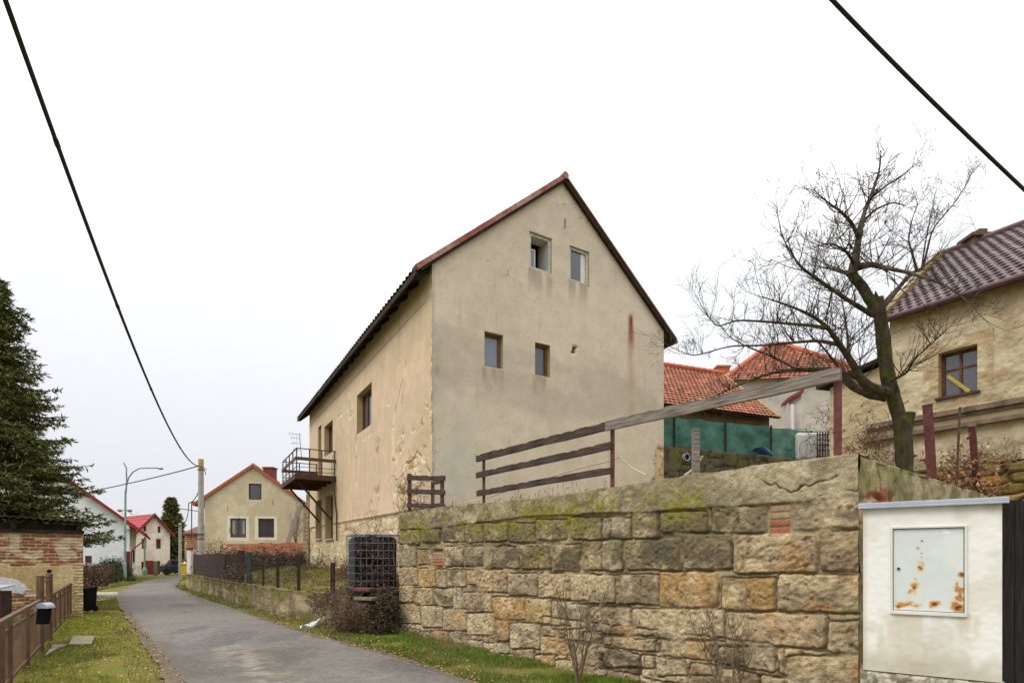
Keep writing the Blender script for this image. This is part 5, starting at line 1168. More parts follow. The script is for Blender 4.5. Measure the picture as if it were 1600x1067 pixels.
for x, h_, w_ in ((371, 1.12, .16), (383, 1.05, .12), (405, .9, .05), (427, .9, .06), (460, .85, .07), (513, .75, .09)):
    p, e, nn = lw_at(x); p = p - nn * .12; wp.append((p, h_))
    m = MB()
    if x == 371: m.bar((*p, -.05), (*p, .72 + h_), w_, w_)
    else: m.bar((*p, .55), (*p, .72 + h_), w_, w_)
    m.build('post', m_fence if x < 380 else (pmat('green_post', S(40, 62, 58), var=.2, rough=.6) if x == 383 else M['beam']), wf_)
m = MB()
for (p, h0), (q, h1) in zip(wp[:-1], wp[1:]):
    for t_ in (.12, .35, .6, .85): m.tube([(*p, .72 + h0 * t_), (*((p + q) / 2), .72 + (h0 + h1) / 2 * t_ - .03), (*q, .72 + h1 * t_)], .004, 3, cap=False)
    nn_ = int(np.hypot(*(q - p)) / .12)
    for k in range(nn_): a = p + (q - p) * k / nn_; m.tube([(*a, .74), (*(a + (q - p) / nn_ * .5), .72 + h0 * .86)], .0025, 3, cap=False)
m.build('wire', M['dark_iron'], wf_)

# ------------------------------------------------------------------ poles, lamp, cables
def pole_shape(m, b, h, r0, r1, n=12): m.tube([(b.x, b.y, b.z + h * t) for t in np.linspace(0, 1, 8)], np.linspace(r0, r1, 8), n)
pb = W(314, 870, 30); pb.z = .3
up = thing('utility_pole', 'grey concrete utility pole with yellowed top near the cottage', 'pole', pb)
m = MB(); pole_shape(m, pb, 6.1, .165, .135); m.build('mast', M['concrete'], up)
m = MB(); m.tube([(pb.x, pb.y, z_) for z_ in (6.402, 6.6, 6.93)], .138, 12); m.build('mast_top', pmat('lichen_yellow_top', S(160, 138, 78), S(180, 162, 112), scale=6, bump=.3), up)
m = MB()
for z_ in (6.35, 2.85, 2.6): m.tube([(pb.x + .17 * math.cos(t), pb.y + .17 * math.sin(t), z_) for t in np.linspace(0, 6.28, 14)], .02, 5)
m.bar((pb.x - .25, pb.y - .18, 2.85), (pb.x + .3, pb.y - .18, 2.85), .04, .04); m.bar((pb.x + .1, pb.y - .1, 6.5), (pb.x + .42, pb.y - .2, 6.35), .03, .03); m.bar((pb.x + .3, pb.y - .2, 6.35), (pb.x + .38, pb.y - .2, 6.05), .03, .03)
m.build('bracket', M['dark_iron'], up)
p2 = W(281.5, 870, 48); p2.z = 0
up2 = thing('utility_pole', 'slim distant concrete pole beside the dark conifer', 'pole', p2)
m = MB(); pole_shape(m, p2, 4.6, .14, .11); m.build('mast', M['concrete'], up2)
m = MB(); m.bar((p2.x - .15, p2.y - .12, 4.3), (p2.x + .15, p2.y - .12, 4.3), .05, .05); m.build('bracket', M['dark_iron'], up2)
sp = W(306, 790, 46)
rp_ = thing('roof_mast', 'thin iron cable mast on the roof beside the concrete pole', 'mast', (sp.x, sp.y, 3))
m = MB(); m.tube([(sp.x - .35, sp.y, 3.2), (sp.x - .35, sp.y, sp.z + .3), (sp.x - .6, sp.y, sp.z + .25)], .04, 6); m.bar((sp.x - 1.6, sp.y, sp.z - .2), (sp.x + .2, sp.y, sp.z - .45), .06, .06); m.build('mast', M['dark_iron'], rp_)
def cable(name, label, pts, r, group=None, n=24):
    P = np.array([tuple(p) for p in pts]); t = np.linspace(0, 1, len(P)); tt = np.linspace(0, 1, n)
    if len(P) == 3:
        a = np.stack([(1 - tt) * (1 - 2 * tt), 4 * tt * (1 - tt), tt * (2 * tt - 1)], -1); Q = a @ P
    else: Q = np.stack([np.interp(tt, t, P[:, k]) for k in range(3)], -1)
    m = MB(); m.tube(Q, r, 7); o = m.build(name, M['cable'], None, smooth=True, origin=Q[0]); tag(o, label, 'cable', group); return o
top = Vector((pb.x, pb.y - .15, 6.55))
# fit the heavy cable through the photo's points in the upright plane from the pole to a point past the camera
Vp = np.array((12.5, -25.2)) / np.hypot(12.5, 25.2); sam = []
for x, y in ((5, 0), (38, 84), (85, 205), (140, 362), (200, 520), (250, 640), (275, 690), (293, 714)): s_, z_ = hit(x, y, (pb.x, pb.y), Vp); sam.append((s_, z_))
sam = np.array(sam + [(0.0, 6.55)]); cf = np.polyfit(sam[:, 0], sam[:, 1], 3); tt = np.linspace(0, 36, 60)
m = MB(); m.tube([(pb.x + Vp[0] * t, pb.y + Vp[1] * t, np.polyval(cf, t) if t < 29 else np.polyval(cf, 29) + (t - 29) * np.polyval(np.polyder(cf), 29)) for t in tt], .024, 8)
for t in (12, 19, 23, 26.5): q = np.array((pb.x + Vp[0] * t, pb.y + Vp[1] * t, np.polyval(cf, t))); e = np.array((*Vp, np.polyval(np.polyder(cf), t))); e /= np.linalg.norm(e); m.tube([q - e * .05, q + e * .05], .029, 8)
tag(m.build('overhead_cable', M['cable'], None, smooth=True, origin=top), 'thick black overhead cable from top left down to the concrete pole', 'cable')
cable('overhead_cable', 'black overhead cable crossing the upper right corner of the sky', [W(1250, -54, 4.55), W(1450, 152, 5.35), W(1660, 352, 6.6)], .018)
cable('service_cable', 'thin service wire from the concrete pole toward the spruce', [top, W(232, 748, 33), W(140, 768, 36)], .03)
cable('service_cable', 'thin slack wire dropping from the concrete pole to the roof mast', [Vector((pb.x, pb.y, 5.9)), W(307, 775, 38), Vector((sp.x - .6, sp.y, sp.z + .2))], .03)
cable('service_cable', 'thin slack wire between the roof mast and the distant pole', [Vector((sp.x - .6, sp.y, sp.z + .2)), W(291, 812, 47), Vector((p2.x, p2.y, 4.4))], .03)
b = W(195, 870, 36); b.z = 0
sl_ = thing('street_lamp', 'tall pale green street lamp with long curved arm by the white house', 'street lamp', b)
zt = W(195, 722, 36).z; zj = W(195, 765, 36).z
m = MB(); m.tube([(b.x, b.y, 0), (b.x, b.y, 1.2), (b.x, b.y, 1.25), (b.x + .05, b.y, zj)], [.11, .11, .075, .06], 10); m.build('post', M['lamp_green'], sl_)
m = MB(); m.tube([(b.x + .05, b.y, zj - .3), (b.x + .12, b.y, zj + .5), (b.x + .1, b.y, zt - .35), tuple(W(193.5, 723, 36))], .045, 8); m.build('stub_arm', M['lamp_green'], sl_)
m = MB(); m.tube([(b.x + .05, b.y, zj - .5)] + [tuple(W(x, y, 36)) for x, y in ((198, 757), (201, 746), (208, 737), (218, 731.5), (232, 731), (246, 731))], .04, 8); m.build('curved_arm', M['lamp_grey'], sl_)
m = MB(); a = W(245, 731.3, 36); m.lathe((a.x + .25, a.y, a.z - .06), [(.02, -.04), (.1, -.03), (.13, .02), (.1, .06), (.02, .08)], 10); m.bar(a, (a.x + .4, a.y, a.z - .02), .12, .07); m.build('lamp_head', M['lamp_grey'], sl_)
m = MB(); a = W(195, 797, 36); m.bar((a.x - .35, a.y, a.z), (a.x + .35, a.y, a.z), .04, .04)
for s_ in (-.32, .32): m.lathe((a.x + s_, a.y, a.z - .06), [(.02, -.06), (.14, 0), (.15, .08), (.03, .13)], 10)
m.build('loudspeaker_pair', pmat('tan_horn', S(150, 130, 96), var=.2), sl_)
b = W(226, 898, 47); b.z = 0
g_ = thing('green_post', 'short pale green iron post with flared base before the tall house', 'post', b)
m = MB(); m.lathe(tuple(b), [(.2, 0), (.2, .5), (.13, .62), (.11, .7), (.075, .8), (.07, 3.2), (.1, 3.25), (.02, 3.4)], 12); m.build('post', M['lamp_green'], g_)

# ------------------------------------------------------------------ little things along the far lane
def bin_(name, label, c, w, d, h, mat, lid):
    t = thing(name, label, 'bin', c); m = MB()
    m.hexa([(c.x - w * .42, c.y - d * .42, c.z + .05), (c.x + w * .42, c.y - d * .42, c.z + .05), (c.x + w * .42, c.y + d * .42, c.z + .05), (c.x - w * .42, c.y + d * .42, c.z + .05), (c.x - w / 2, c.y - d / 2, c.z + h * .9), (c.x + w / 2, c.y - d / 2, c.z + h * .9), (c.x + w / 2, c.y + d / 2, c.z + h * .9), (c.x - w / 2, c.y + d / 2, c.z + h * .9)])
    m.build('body', mat, t, bevel=.015)
    m = MB(); m.hexa([(c.x - w * .54, c.y - d * .56, c.z + h * .9), (c.x + w * .54, c.y - d * .56, c.z + h * .9), (c.x + w * .54, c.y + d * .54, c.z + h * .9), (c.x - w * .54, c.y + d * .54, c.z + h * .9), (c.x - w * .5, c.y - d * .5, c.z + h * .95), (c.x + w * .5, c.y - d * .5, c.z + h * .95), (c.x + w * .5, c.y + d * .5, c.z + h), (c.x - w * .5, c.y + d * .5, c.z + h)])
    m.build('lid', lid, t, bevel=.01)
    m = MB()
    for s_ in (-1, 1): m.cyl((c.x + s_ * w * .46, c.y + d * .4, c.z + .09), (c.x + s_ * w * .38, c.y + d * .4, c.z + .09), .09, 12)
    m.build('wheels', M['black_plastic'], t)
q = G(136, 956); bin_('rubbish_bin', 'black wheeled bin standing at the corner of the old shed', q, .27, .45, .74, M['black_plastic'], M['black_plastic'])
q = G(188.5, 907); bin_('rubbish_bin', 'dark wheeled bin beside the clipped hedge', q, .6, .6, 1.02, M['black_plastic'], M['black_plastic'])
q = W(293, 900, 44); q.z = 0
t = thing('yellow_box', 'small bright yellow box standing beside the lane end', 'box', q); m = MB(); m.box((q.x - .55, 44, 0), (q.x + .35, 44.6, 1.0)); m.build('body', M['yellow'], t, bevel=.03); m = MB(); m.box((q.x - .6, 43.95, 1.005), (q.x + .4, 44.65, 1.12)); m.build('lid', M['yellow'], t, bevel=.03)
q = W(288.5, 900, 46); q.z = 0
t = thing('bollard', 'short white post in front of the slim distant pole', 'post', q); m = MB(); m.lathe(tuple(q), [(.14, 0), (.13, 1.1), (.06, 1.2), (.01, 1.22)], 10); m.build('post', M['white_paint'], t)
q = W(296.5, 900, 31); q.z = .2
t = thing('white_post', 'tall white post with dark cap at the boarded fence end', 'post', q); m = MB(); m.box((q.x - .11, 30.9, .2), (q.x + .11, 31.1, 2.0)); m.build('post', M['white_paint'], t); m = MB(); m.box((q.x - .13, 30.88, 2.003), (q.x + .13, 31.12, 2.12)); m.build('cap', M['dark_iron'], t)
q = W(236, 899, 47.5); q.z = 0
t = thing('front_fence', 'dark maroon panel fence in front of the tall far house', 'fence', q); m = MB()
for k in range(9): x_ = W(227, 0, 47.5).x + k * .078; m.box((x_, 47.5, .08), (x_ + .074, 47.53, 1.3))
m.build('boards', M['maroon'], t); m = MB(); m.box((W(227, 0, 47.5).x - .1, 47.45, 0), (W(227, 0, 47.5).x, 47.6, 1.4)); m.box((q.x + .25, 47.45, 0), (q.x + .45, 47.7, 1.25)); m.build('posts', M['slab'], t)
q = W(252, 899, 49); q.z = 0
t = thing('iron_gate', 'low brown iron gate at the tall house door', 'gate', q); m = MB()
for k in range(9): m.bar((q.x + k * .1, 49, .1), (q.x + k * .1, 49, 1.0), .02, .02)
for z_ in (.15, .95): m.bar((q.x, 49, z_), (q.x + .8, 49, z_), .03, .03)
m.build('bars', M['rust'], t)
q = W(266, 897, 50); q.z = 0                           # parked car seen past the bend
car = thing('parked_car', 'dark blue car parked at the far bend below the conifer', 'car', q)
def prof(P, y0, y1): return [(q.x + a, y0, b) for a, b in P], (0, y1 - y0, 0)
m = MB(); m.prism(*prof([(-.6, .25), (3.2, .25), (3.3, .6), (3.1, .82), (-.45, .85), (-.65, .6)], 49.3, 50.9)); m.build('body', M['car_paint'], car, bevel=.06)
m = MB(); m.prism(*prof([(-.2, .84), (2.3, .84), (1.75, 1.36), (.25, 1.38)], 49.42, 50.78)); m.build('cabin', M['glass_dark'], car, bevel=.04)
for a in (.15, 2.55):
    for y in (49.28, 50.9): m = MB(); m.cyl((q.x + a, y - .1, .3), (q.x + a, y + .1, .3), .3, 16); m.build('wheel', M['black_plastic'], car)

# ------------------------------------------------------------------ fence, gate, letter box and slab on the left
FA, FB = np.array((-5.6, 5.95)), np.array((-12.4, 15.5)); FU_ = (FB - FA) / np.hypot(*(FB - FA)); FLn = float(np.hypot(*(FB - FA)))
lf = thing('mesh_fence', 'low brown painted fence with mesh panels beside the left verge', 'fence', (*FA, 0))
def fp(u, z): p = FA + FU_ * u; return np.array((p[0], p[1], z))
def fu(x): return hit(x, 900, FA, FU_)[0]
gp0, gp1 = fu(63), fu(77)
slats = [fu(x) for x in (85, 93, 99.5, 105, 109.5, 113)]
m_bp = M['brown_paint']
for u_ in (.35, fu(13), fu(41)):
    m = MB(); m.bar(fp(u_, -.05), fp(u_, .87), .06, .06); m.build('post', m_bp, lf)
m = MB()
for u0_, u1_ in ((-1.2, gp0 - .03), (gp1 + .03, FLn - .05)): m.bar(fp(u0_, .86), fp(u1_, .86), .055, .045); m.bar(fp(u0_, .1), fp(u1_, .1), .04, .04); m.bar(fp(u0_, .72), fp(u1_, .72), .02, .03)
m.build('rails', m_bp, lf)
for u_ in slats: m = MB(); m.bar(fp(u_, .05), fp(u_, .86), .05, .045); m.build('post', m_bp, lf)
for u0_, u1_ in ((-1.2, gp0 - .03), (gp1 + .03, FLn - .05)):
    k = u0_; m = MB()
    while k < u1_ - .06:                              # diamond wire mesh
        for s_ in (1, -1):
            a, b = (k, min(k + .62, u1_)) if s_ > 0 else (min(k + .62, u1_), k); e = (min(k + .62, u1_) - k) / .62
            m.tube([fp(a, .11), fp(b, .11 + .62 * e)], .0022, 3, cap=False)
        k += .055
    m.build('mesh', M['brown_paint'], lf)
gt = thing('garden_gate', 'narrow brown garden gate with taller twin posts in the left fence', 'gate', fp((gp0 + gp1) / 2, 0))
for u_, h_ in ((gp0, 1.28), (gp1, 1.28)): m = MB(); m.bar(fp(u_, -.05), fp(u_, h_), .075, .075); m.build('post', m_bp, gt)
m = MB(); m.bar(fp(gp0, 1.24), fp(gp1, 1.24), .05, .03); m.bar(fp(gp0, 1.16), fp(gp1, 1.16), .04, .02); m.build('top_rail', m_bp, gt)
m = MB(); m.lathe(tuple(fp(gp1, 1.29)), [(.0, 0), (.03, .01), (.042, .04), (.03, .07), (.0, .08)], 10); m.build('lamp_knob', M['black_plastic'], gt)
m = MB(); a, b = fp(gp0 + .05, .06), fp(gp1 - .05, .56); m.bar(fp(gp0 + .05, .31), fp(gp1 - .05, .31), .02, .5); m.bar(fp(gp0 + .05, .58), fp(gp1 - .05, .58), .03, .03); m.build('gate_panel', m_bp, gt)
m = MB(); m.bar(fp(gp0 + .22, 1.0) , fp(gp0 + .36, 1.0), .02, .16); m.build('notice', M['white_paint'], gt)
c = W(64, 962, 8.55); LB = thing('letter_box', 'dark grey letter box with rounded pale lid on the gate post', 'letter box', c)
FNv = np.array((-FU_[1], FU_[0], 0)); FNv = FNv if FNv[1] < 0 else -FNv; F3 = np.array((*FU_, 0)); f3 = np.array((FU_[0], FU_[1], 0)); c3 = np.array(tuple(c)); r3 = np.array((1., 0, 0)); y3 = np.array((0, -1., 0))
m = MB(); m.hexa([c3 - r3 * .09 + y3 * .0 - (0, 0, .13), c3 + r3 * .06 - (0, 0, .13), c3 + r3 * .06 - y3 * .1 - (0, 0, .13), c3 - r3 * .09 - y3 * .1 - (0, 0, .13), c3 - r3 * .06 + (0, 0, .12), c3 + r3 * .09 + (0, 0, .12), c3 + r3 * .09 - y3 * .1 + (0, 0, .12), c3 - r3 * .06 - y3 * .1 + (0, 0, .12)]); m.build('body', M['black_plastic'], LB, bevel=.008)
m = MB(); n_ = 8; th = np.linspace(0, math.pi, n_ + 1)
V = []
for yy in (.03, -.13):
    for t_ in th: V.append(c3 + r3 * (.02 - .1 * math.cos(t_)) + y3 * yy + np.array((0, 0, .12 + .085 * math.sin(t_))))
Q = [(k, k + 1, n_ + 2 + k, n_ + 1 + k) for k in range(n_)]; Tt = [(0, k, k + 1) for k in range(1, n_)] + [(n_ + 1, n_ + 1 + k + 1, n_ + 1 + k) for k in range(1, n_)]
m.add(V, Q, Tt); m.build('lid', M['mail_lid'], LB)
a, b, c_, d_ = G(107, 1010), G(143, 1009), G(149, 996), G(114, 996.5)
mb = MB(); zz = Vector((0, 0, .05)); mb.hexa([a, b, c_, d_, a + zz, b + zz, c_ + zz, d_ + zz]); o = mb.build('stone_slab', M['slab'], None, origin=(a + c_) / 2, bevel=.01); tag(o, 'flat concrete slab lying in the grass by the garden gate', 'slab')
a, b, c_, d_ = G(70, 1026), G(92, 1013), G(106, 1009), G(84, 1008)
mb = MB(); zz = Vector((0, 0, .03)); mb.hexa([a, b, c_, d_, a + zz, b + zz, c_ + zz, d_ + zz]); o = mb.build('threshold_step', M['slab'], None, origin=(a + c_) / 2); tag(o, 'small worn concrete step at the foot of the garden gate', 'step')
h0 = W(-14, 960, 12.5); h0.z = 0
ht = thing('hutch', 'small dark hutch with pale sheet roof by the old shed', 'hutch', h0)
m = MB(); m.box((h0.x - 1.0, 12.5, 0), (h0.x + .2, 12.8, .82)); m.build('body', pmat('hutch_boards', S(44, 36, 34), S(66, 54, 48), scale=6, stretch=(1, 1, 8), bump=.4), ht)
m = MB(); m.box((h0.x + .12, 12.46, 0), (h0.x + .22, 12.497, .86)); m.box((h0.x - .5, 12.46, 0), (h0.x - .4, 12.497, .86)); m.build('frame', M['maroon'], ht)
m = MB(); m.hexa([(h0.x - 1.1, 12.3, .87), (h0.x + .3, 12.3, .87), (h0.x + .25, 12.85, .93), (h0.x - 1.1, 12.85, .93), (h0.x - 1.1, 12.3, .9), (h0.x + .3, 12.3, .9), (h0.x + .25, 12.85, .96), (h0.x - 1.1, 12.85, .96)]); m.build('roof', M['sheet'], ht)

# ------------------------------------------------------------------ plank rails and posts on the sandstone wall
def wu(x): return hit(x, 800, A, WU)[0]
def wpt(u, z, n=-.16): p = A + WU * u + WN * n; return np.array((p[0], p[1], z))
def board(parent, name, p0, p1, h, t, mat, seed, seg=40):
    p0 = np.array(p0); p1 = np.array(p1); L = np.linalg.norm(p1 - p0); x = np.linspace(0, L, seg)
    zt_ = h / 2 + .35 * h * (fbm(x * 1.7, x * 0, 3, seed) - .5) * .5 - .12 * h * (fbm(x * 12, x * 0, 2, seed + 2) > .62); zb_ = -h / 2 + .3 * h * (fbm(x * 1.7, x * 0 + 9, 3, seed) - .5) * .5
    V = []
    for k in range(seg): V += [(x[k], -t / 2, zb_[k]), (x[k], t / 2, zb_[k]), (x[k], t / 2, zt_[k]), (x[k], -t / 2, zt_[k])]
    Q = []
    for k in range(seg - 1):
        a = 4 * k; b = a + 4
        for e in range(4): Q.append((a + e, b + e, b + (e + 1) % 4, a + (e + 1) % 4))
    Q += [(0, 1, 2, 3), (4 * seg - 4, 4 * seg - 1, 4 * seg - 2, 4 * seg - 3)]
    me = bpy.data.meshes.new(name); me.from_pydata(V, [], Q); me.materials.append(mat)
    o = bpy.data.objects.new(name, me); COL.objects.link(o); o.parent = parent
    X_ = Vector(p1 - p0).normalized(); Z_ = Vector((0, 0, 1)); Y_ = Z_.cross(X_).normalized(); Z_ = X_.cross(Y_)
    R = Matrix((X_, Y_, Z_)).transposed().to_4x4(); R.translation = Vector(p0 - rootloc(parent)); o.matrix_local = R
    return o
rl_ = thing('plank_railing', 'long weathered plank railing on red posts along the wall top', 'railing', wpt(wu(755), 2.5))
ua, ub, uc, ue = wu(750), wu(958), wu(1312), wu(755)
def zat(x, y): return hit(x, y, A - WN * .16, WU)
def pz(x, y): u_, z_ = zat(x, y); return wpt(u_, z_)
board(rl_, 'plank', pz(749, 717) + np.array((*WN, 0)) * .06, pz(962, 664) + np.array((*WN, 0)) * .06, .115, .04, M['old_wood'], 3)
board(rl_, 'plank', pz(952, 667) + np.array((*WN, 0)) * .065, pz(1318, 586) + np.array((*WN, 0)) * .06, .13, .045, M['grey_wood'], 5)
board(rl_, 'plank', pz(749, 743) + np.array((*WN, 0)) * .06, pz(960, 697) + np.array((*WN, 0)) * .06, .1, .04, M['old_wood'], 7)
board(rl_, 'plank', pz(750, 771) + np.array((*WN, 0)) * .06, pz(960, 735) + np.array((*WN, 0)) * .06, .1, .04, M['old_wood'], 9)
for x, t_ in ((756, 710), (957, 662), (1309, 574)):
    u_, z_ = zat(x, t_); m = MB(); m.bar(wpt(u_, 2.4), wpt(u_, z_), .052, .052); m.build('post', M['red_paint'], rl_)
sr = thing('plank_railing', 'short three plank railing corner on red posts beside the house', 'railing', wpt(.1, 2.5))
def szp(x, y, n): u_, z_ = hit(x, y, A - WN * n * -1, WU); return wpt(u_, z_, n)
for y0, y1, sd in ((746, 746), (767, 770), (788, 791)) and ((746, 747, 11), (767, 769, 13), (789, 791, 15)): board(sr, 'plank', szp(637, y0, -.12), szp(695, y1, -.12), .1, .035, M['old_wood'], sd)
for x, y in ((640, 740), (691, 743)): q0_ = szp(x, y, -.17); m = MB(); m.bar((q0_[0], q0_[1], 2.4), q0_, .075, .075); m.build('post', M['red_paint'], sr)
q0_ = szp(676, 752, -1.0); m = MB(); m.bar((q0_[0], q0_[1], 2.3), q0_, .075, .075); m.build('post', M['red_paint'], sr)
board(sr, 'plank', szp(676, 755, -.98), szp(692, 750, -.2), .09, .035, M['old_wood'], 17)
board(sr, 'plank', szp(676, 790, -.98), szp(692, 789, -.2), .09, .035, M['old_wood'], 18)
def lone_post(name, label, base, topp, w, mat):
    t = thing(name, label, 'post', base); m = MB(); m.bar(base, topp, w, w); b_ = np.array(tuple(base)); t_ = np.array(tuple(topp))
    m.bar(t_, t_ + (t_ - b_) / np.linalg.norm(t_ - b_) * .02, w * 1.15, w * 1.1); m.build('shaft', mat, t)
u_, z_ = zat(1087, 673); lone_post('wooden_post', 'short bare grey wooden post standing alone on the wall top', wpt(u_, 2.4), wpt(u_, z_), .075, M['grey_wood'])
def rpt(u, z, n=-.15): p = RB + RTN * u + WU * n; return np.array((p[0], p[1], z))
def rz_(x, y): return hit(x, y, RB - WU * .15, RTN)
for nm, lb, xb, xt, yt, w_, mt in (('wooden_post', 'leaning flaking red post nearest the tree on the right wall', 1458, 1449, 634, .075, M['red_paint']), ('iron_rod', 'thin rusty iron rod leaning between two red posts', 1493, 1500, 638, .022, M['rust']), ('wooden_post', 'jagged broken red post at the end of the right wall', 1528, 1519, 667, .08, M['red_paint'])):
    ub_, _ = rz_(xb, 760); ut_, zt_ = rz_(xt, yt); lone_post(nm, lb, rpt(ub_, 2.4), rpt(ut_, zt_), w_, mt)
# pale hose lying along the top behind the planks
hs = [szp(x, y, -.42) for x, y in ((712, 788), (760, 778), (800, 764), (840, 752), (870, 742), (910, 730), (950, 721), (968, 714), (985, 730), (1010, 742))]
m = MB(); m.tube(hs, .011, 6); tag(m.build('hose', M['hose'], None, origin=hs[0]), 'pale yellowish hose strung behind the weathered plank railing', 'hose')
hs = [szp(x, y, -.3) for x, y in ((1070, 742), (1078, 737), (1088, 727), (1098, 712))]
m = MB(); m.tube(hs, .014, 6); tag(m.build('bent_stick', M['hose'], None, origin=hs[0]), 'pale bent stick leaning on the lone grey post', 'stick')

# ------------------------------------------------------------------ green net fence on its mossy wall, tank and lattice
NP0, NP1 = np.array((5.15, 18.3)), np.array((11.8, 21.15)); NU = (NP1 - NP0) / np.hypot(*(NP1 - NP0)); NNv = np.array((NU[1], -NU[0])); NLn = float(np.hypot(*(NP1 - NP0)))
mw = thing('mossy_wall', 'dark mossy stone wall under the green netting', 'wall', (*NP0, 4))
def mw_c(u, z):
    f2, idr = rubble_field(u, z, .5, .28, 29); c = full(u.shape, S(98, 90, 70)) * (.8 + .4 * idr[..., None]); c = lerpc(c, S(96, 96, 48), .8 * sstep(.45, .6, fbm(u * 1.2, z * 2, 4, 311)) * sstep(4.3, 5.0, z)); c = lerpc(c, S(60, 54, 44), .8 * (1 - sstep(.02, .14, f2)))
    return lerpc(c, S(74, 68, 58), .7 * sstep(.5, .65, fbm(u * 1.4, z * 1.6, 4, 312)))
relief('masonry', NP0 - NU * 1.2 + NNv * .12, NU, NNv, 0, NLn + 1.6, 2.2, 5.3, .05, lambda u, z: .04 * sstep(.02, .1, rubble_field(u, z, .5, .28, 29)[0]) + .05 * (fbm(u * 3, z * 3, 4, 313) - .5), mw_c, M['stone'], mw, top=lambda u: 5.24 + .06 * (fbm(u * 2, u * 0, 3, 314) - .5), ends=.5)
m = MB(); q = hit(1069, 715, NP0 + NNv * .12, NU); p = NP0 + NNv * .12 + NU * q[0]; th = np.linspace(0, 6.283, 20)
n2 = np.array((*NNv, 0)); n1 = np.array((*NU, 0)); c0 = np.array((p[0], p[1], q[1]))
V = [c0 + n2 * d_ + n1 * math.cos(t_) * r_ + np.array((0, 0, math.sin(t_) * r_)) for d_, r_ in ((.0, .13), (.16, .13), (.16, .105), (.0, .105)) for t_ in th[:-1]]
m.add(V, [(a * 19 + k, a * 19 + (k + 1) % 19, (a + 1) * 19 + (k + 1) % 19, (a + 1) * 19 + k) for a in range(3) for k in range(19)]); m.build('drain_pipe', M['sheet'], mw)
m = MB(); m.add([c0 + n2 * .1 + n1 * math.cos(t_) * .104 + np.array((0, 0, math.sin(t_) * .104)) for t_ in th[:-1]], None, [(0, k, k + 1) for k in range(1, 18)]); m.build('drain_mouth', M['void'], mw)
nf = thing('net_fence', 'green shade netting fence on iron posts behind the yard', 'fence', (*NP0, 5.2))
xs_ = [1044, 1052, 1132, 1203, 1266, 1278]
tops = lambda u: 6.28 + .02 * u - .04 * np.abs(np.sin(u * 2.2))
us_ = np.linspace(-.2, NLn - .05, 140); vs_ = np.linspace(0, 1, 16); u, v = np.meshgrid(us_, vs_, indexing='ij')
zb_ = 5.3 - .02 * u + .05 * np.sin(u * 1.7); z = zb_ + (tops(u) - zb_) * v; d = .05 * (fbm(u * 2, z * 3, 3, 321) - .5) * 2 + .02 * np.sin(u * 6 + z * 4)
P = np.stack([NP0[0] + NU[0] * u + NNv[0] * d, NP0[1] + NU[1] * u + NNv[1] * d, z], -1); i, j = np.meshgrid(np.arange(139), np.arange(15), indexing='ij')
Pb = P - np.array((*NNv, 0)) * .006; qq = np.stack([i * 16 + j, (i + 1) * 16 + j, (i + 1) * 16 + j + 1, i * 16 + j + 1], -1).reshape(-1, 4)
mk('netting', np.concatenate([P.reshape(-1, 3), Pb.reshape(-1, 3)]), np.concatenate([qq, qq + 2240]), None, M['green_net'], nf, smooth=True)
for x in xs_[1:5]: q = hit(x, 690, NP0, NU)[0]; p = NP0 + NU * q + NNv * .05; m = MB(); m.bar((*p, 5.1), (*p, 6.4), .05, .05); m.build('post', M['beam'], nf)
q = hit(1190, 705, NP0 + NNv * .14, NU); p = NP0 + NNv * .3 + NU * q[0]
m = MB(); xx = np.linspace(-.55, .3, 14); yy = np.linspace(0, 1, 8); V = [(p[0] + NU[0] * a + NNv[0] * (.06 * math.sin(a * 5 + b * 3) + .02), p[1] + NU[1] * a + NNv[1] * (.06 * math.sin(a * 5 + b * 3) + .02), 5.26 + b * (.3 - .25 * abs(a + .1)) - .02) for a in xx for b in yy]
V2 = [(a - NNv[0] * .02, b - NNv[1] * .02, c) for a, b, c in V]; qs = [(a * 8 + b, (a + 1) * 8 + b, (a + 1) * 8 + b + 1, a * 8 + b + 1) for a in range(13) for b in range(7)]
m.add(V + V2, qs + [tuple(k + 112 for k in q_) for q_ in qs]); tag(m.build('tarpaulin', M['blue_tarp'], None, smooth=True, origin=(*p, 5.2)), 'crumpled blue tarpaulin at the foot of the green netting', 'tarpaulin')
c = W(1277, 700, 20.5); wt = thing('water_tank', 'white plastic tank in a cage behind the netting end', 'tank', (c.x, c.y, 5.2))
m = MB(); m.box((c.x - .75, 20.5, 5.2), (c.x + .45, 21.5, 6.25)); m.build('body', M['white_tank'], wt, bevel=.12)
m = MB()
for k in range(7): x_ = W(1277 + k * 4.2, 0, 20.2).x; m.bar((x_, 20.2, 5.0), (x_, 20.2, 6.2), .03, .03)
for k in range(6): m.bar((W(1277, 0, 20.2).x, 20.2, 5.1 + k * .2), (W(1303, 0, 20.2).x, 20.2, 5.1 + k * .2), .03, .03)
m.build('cage', M['beam'], wt)

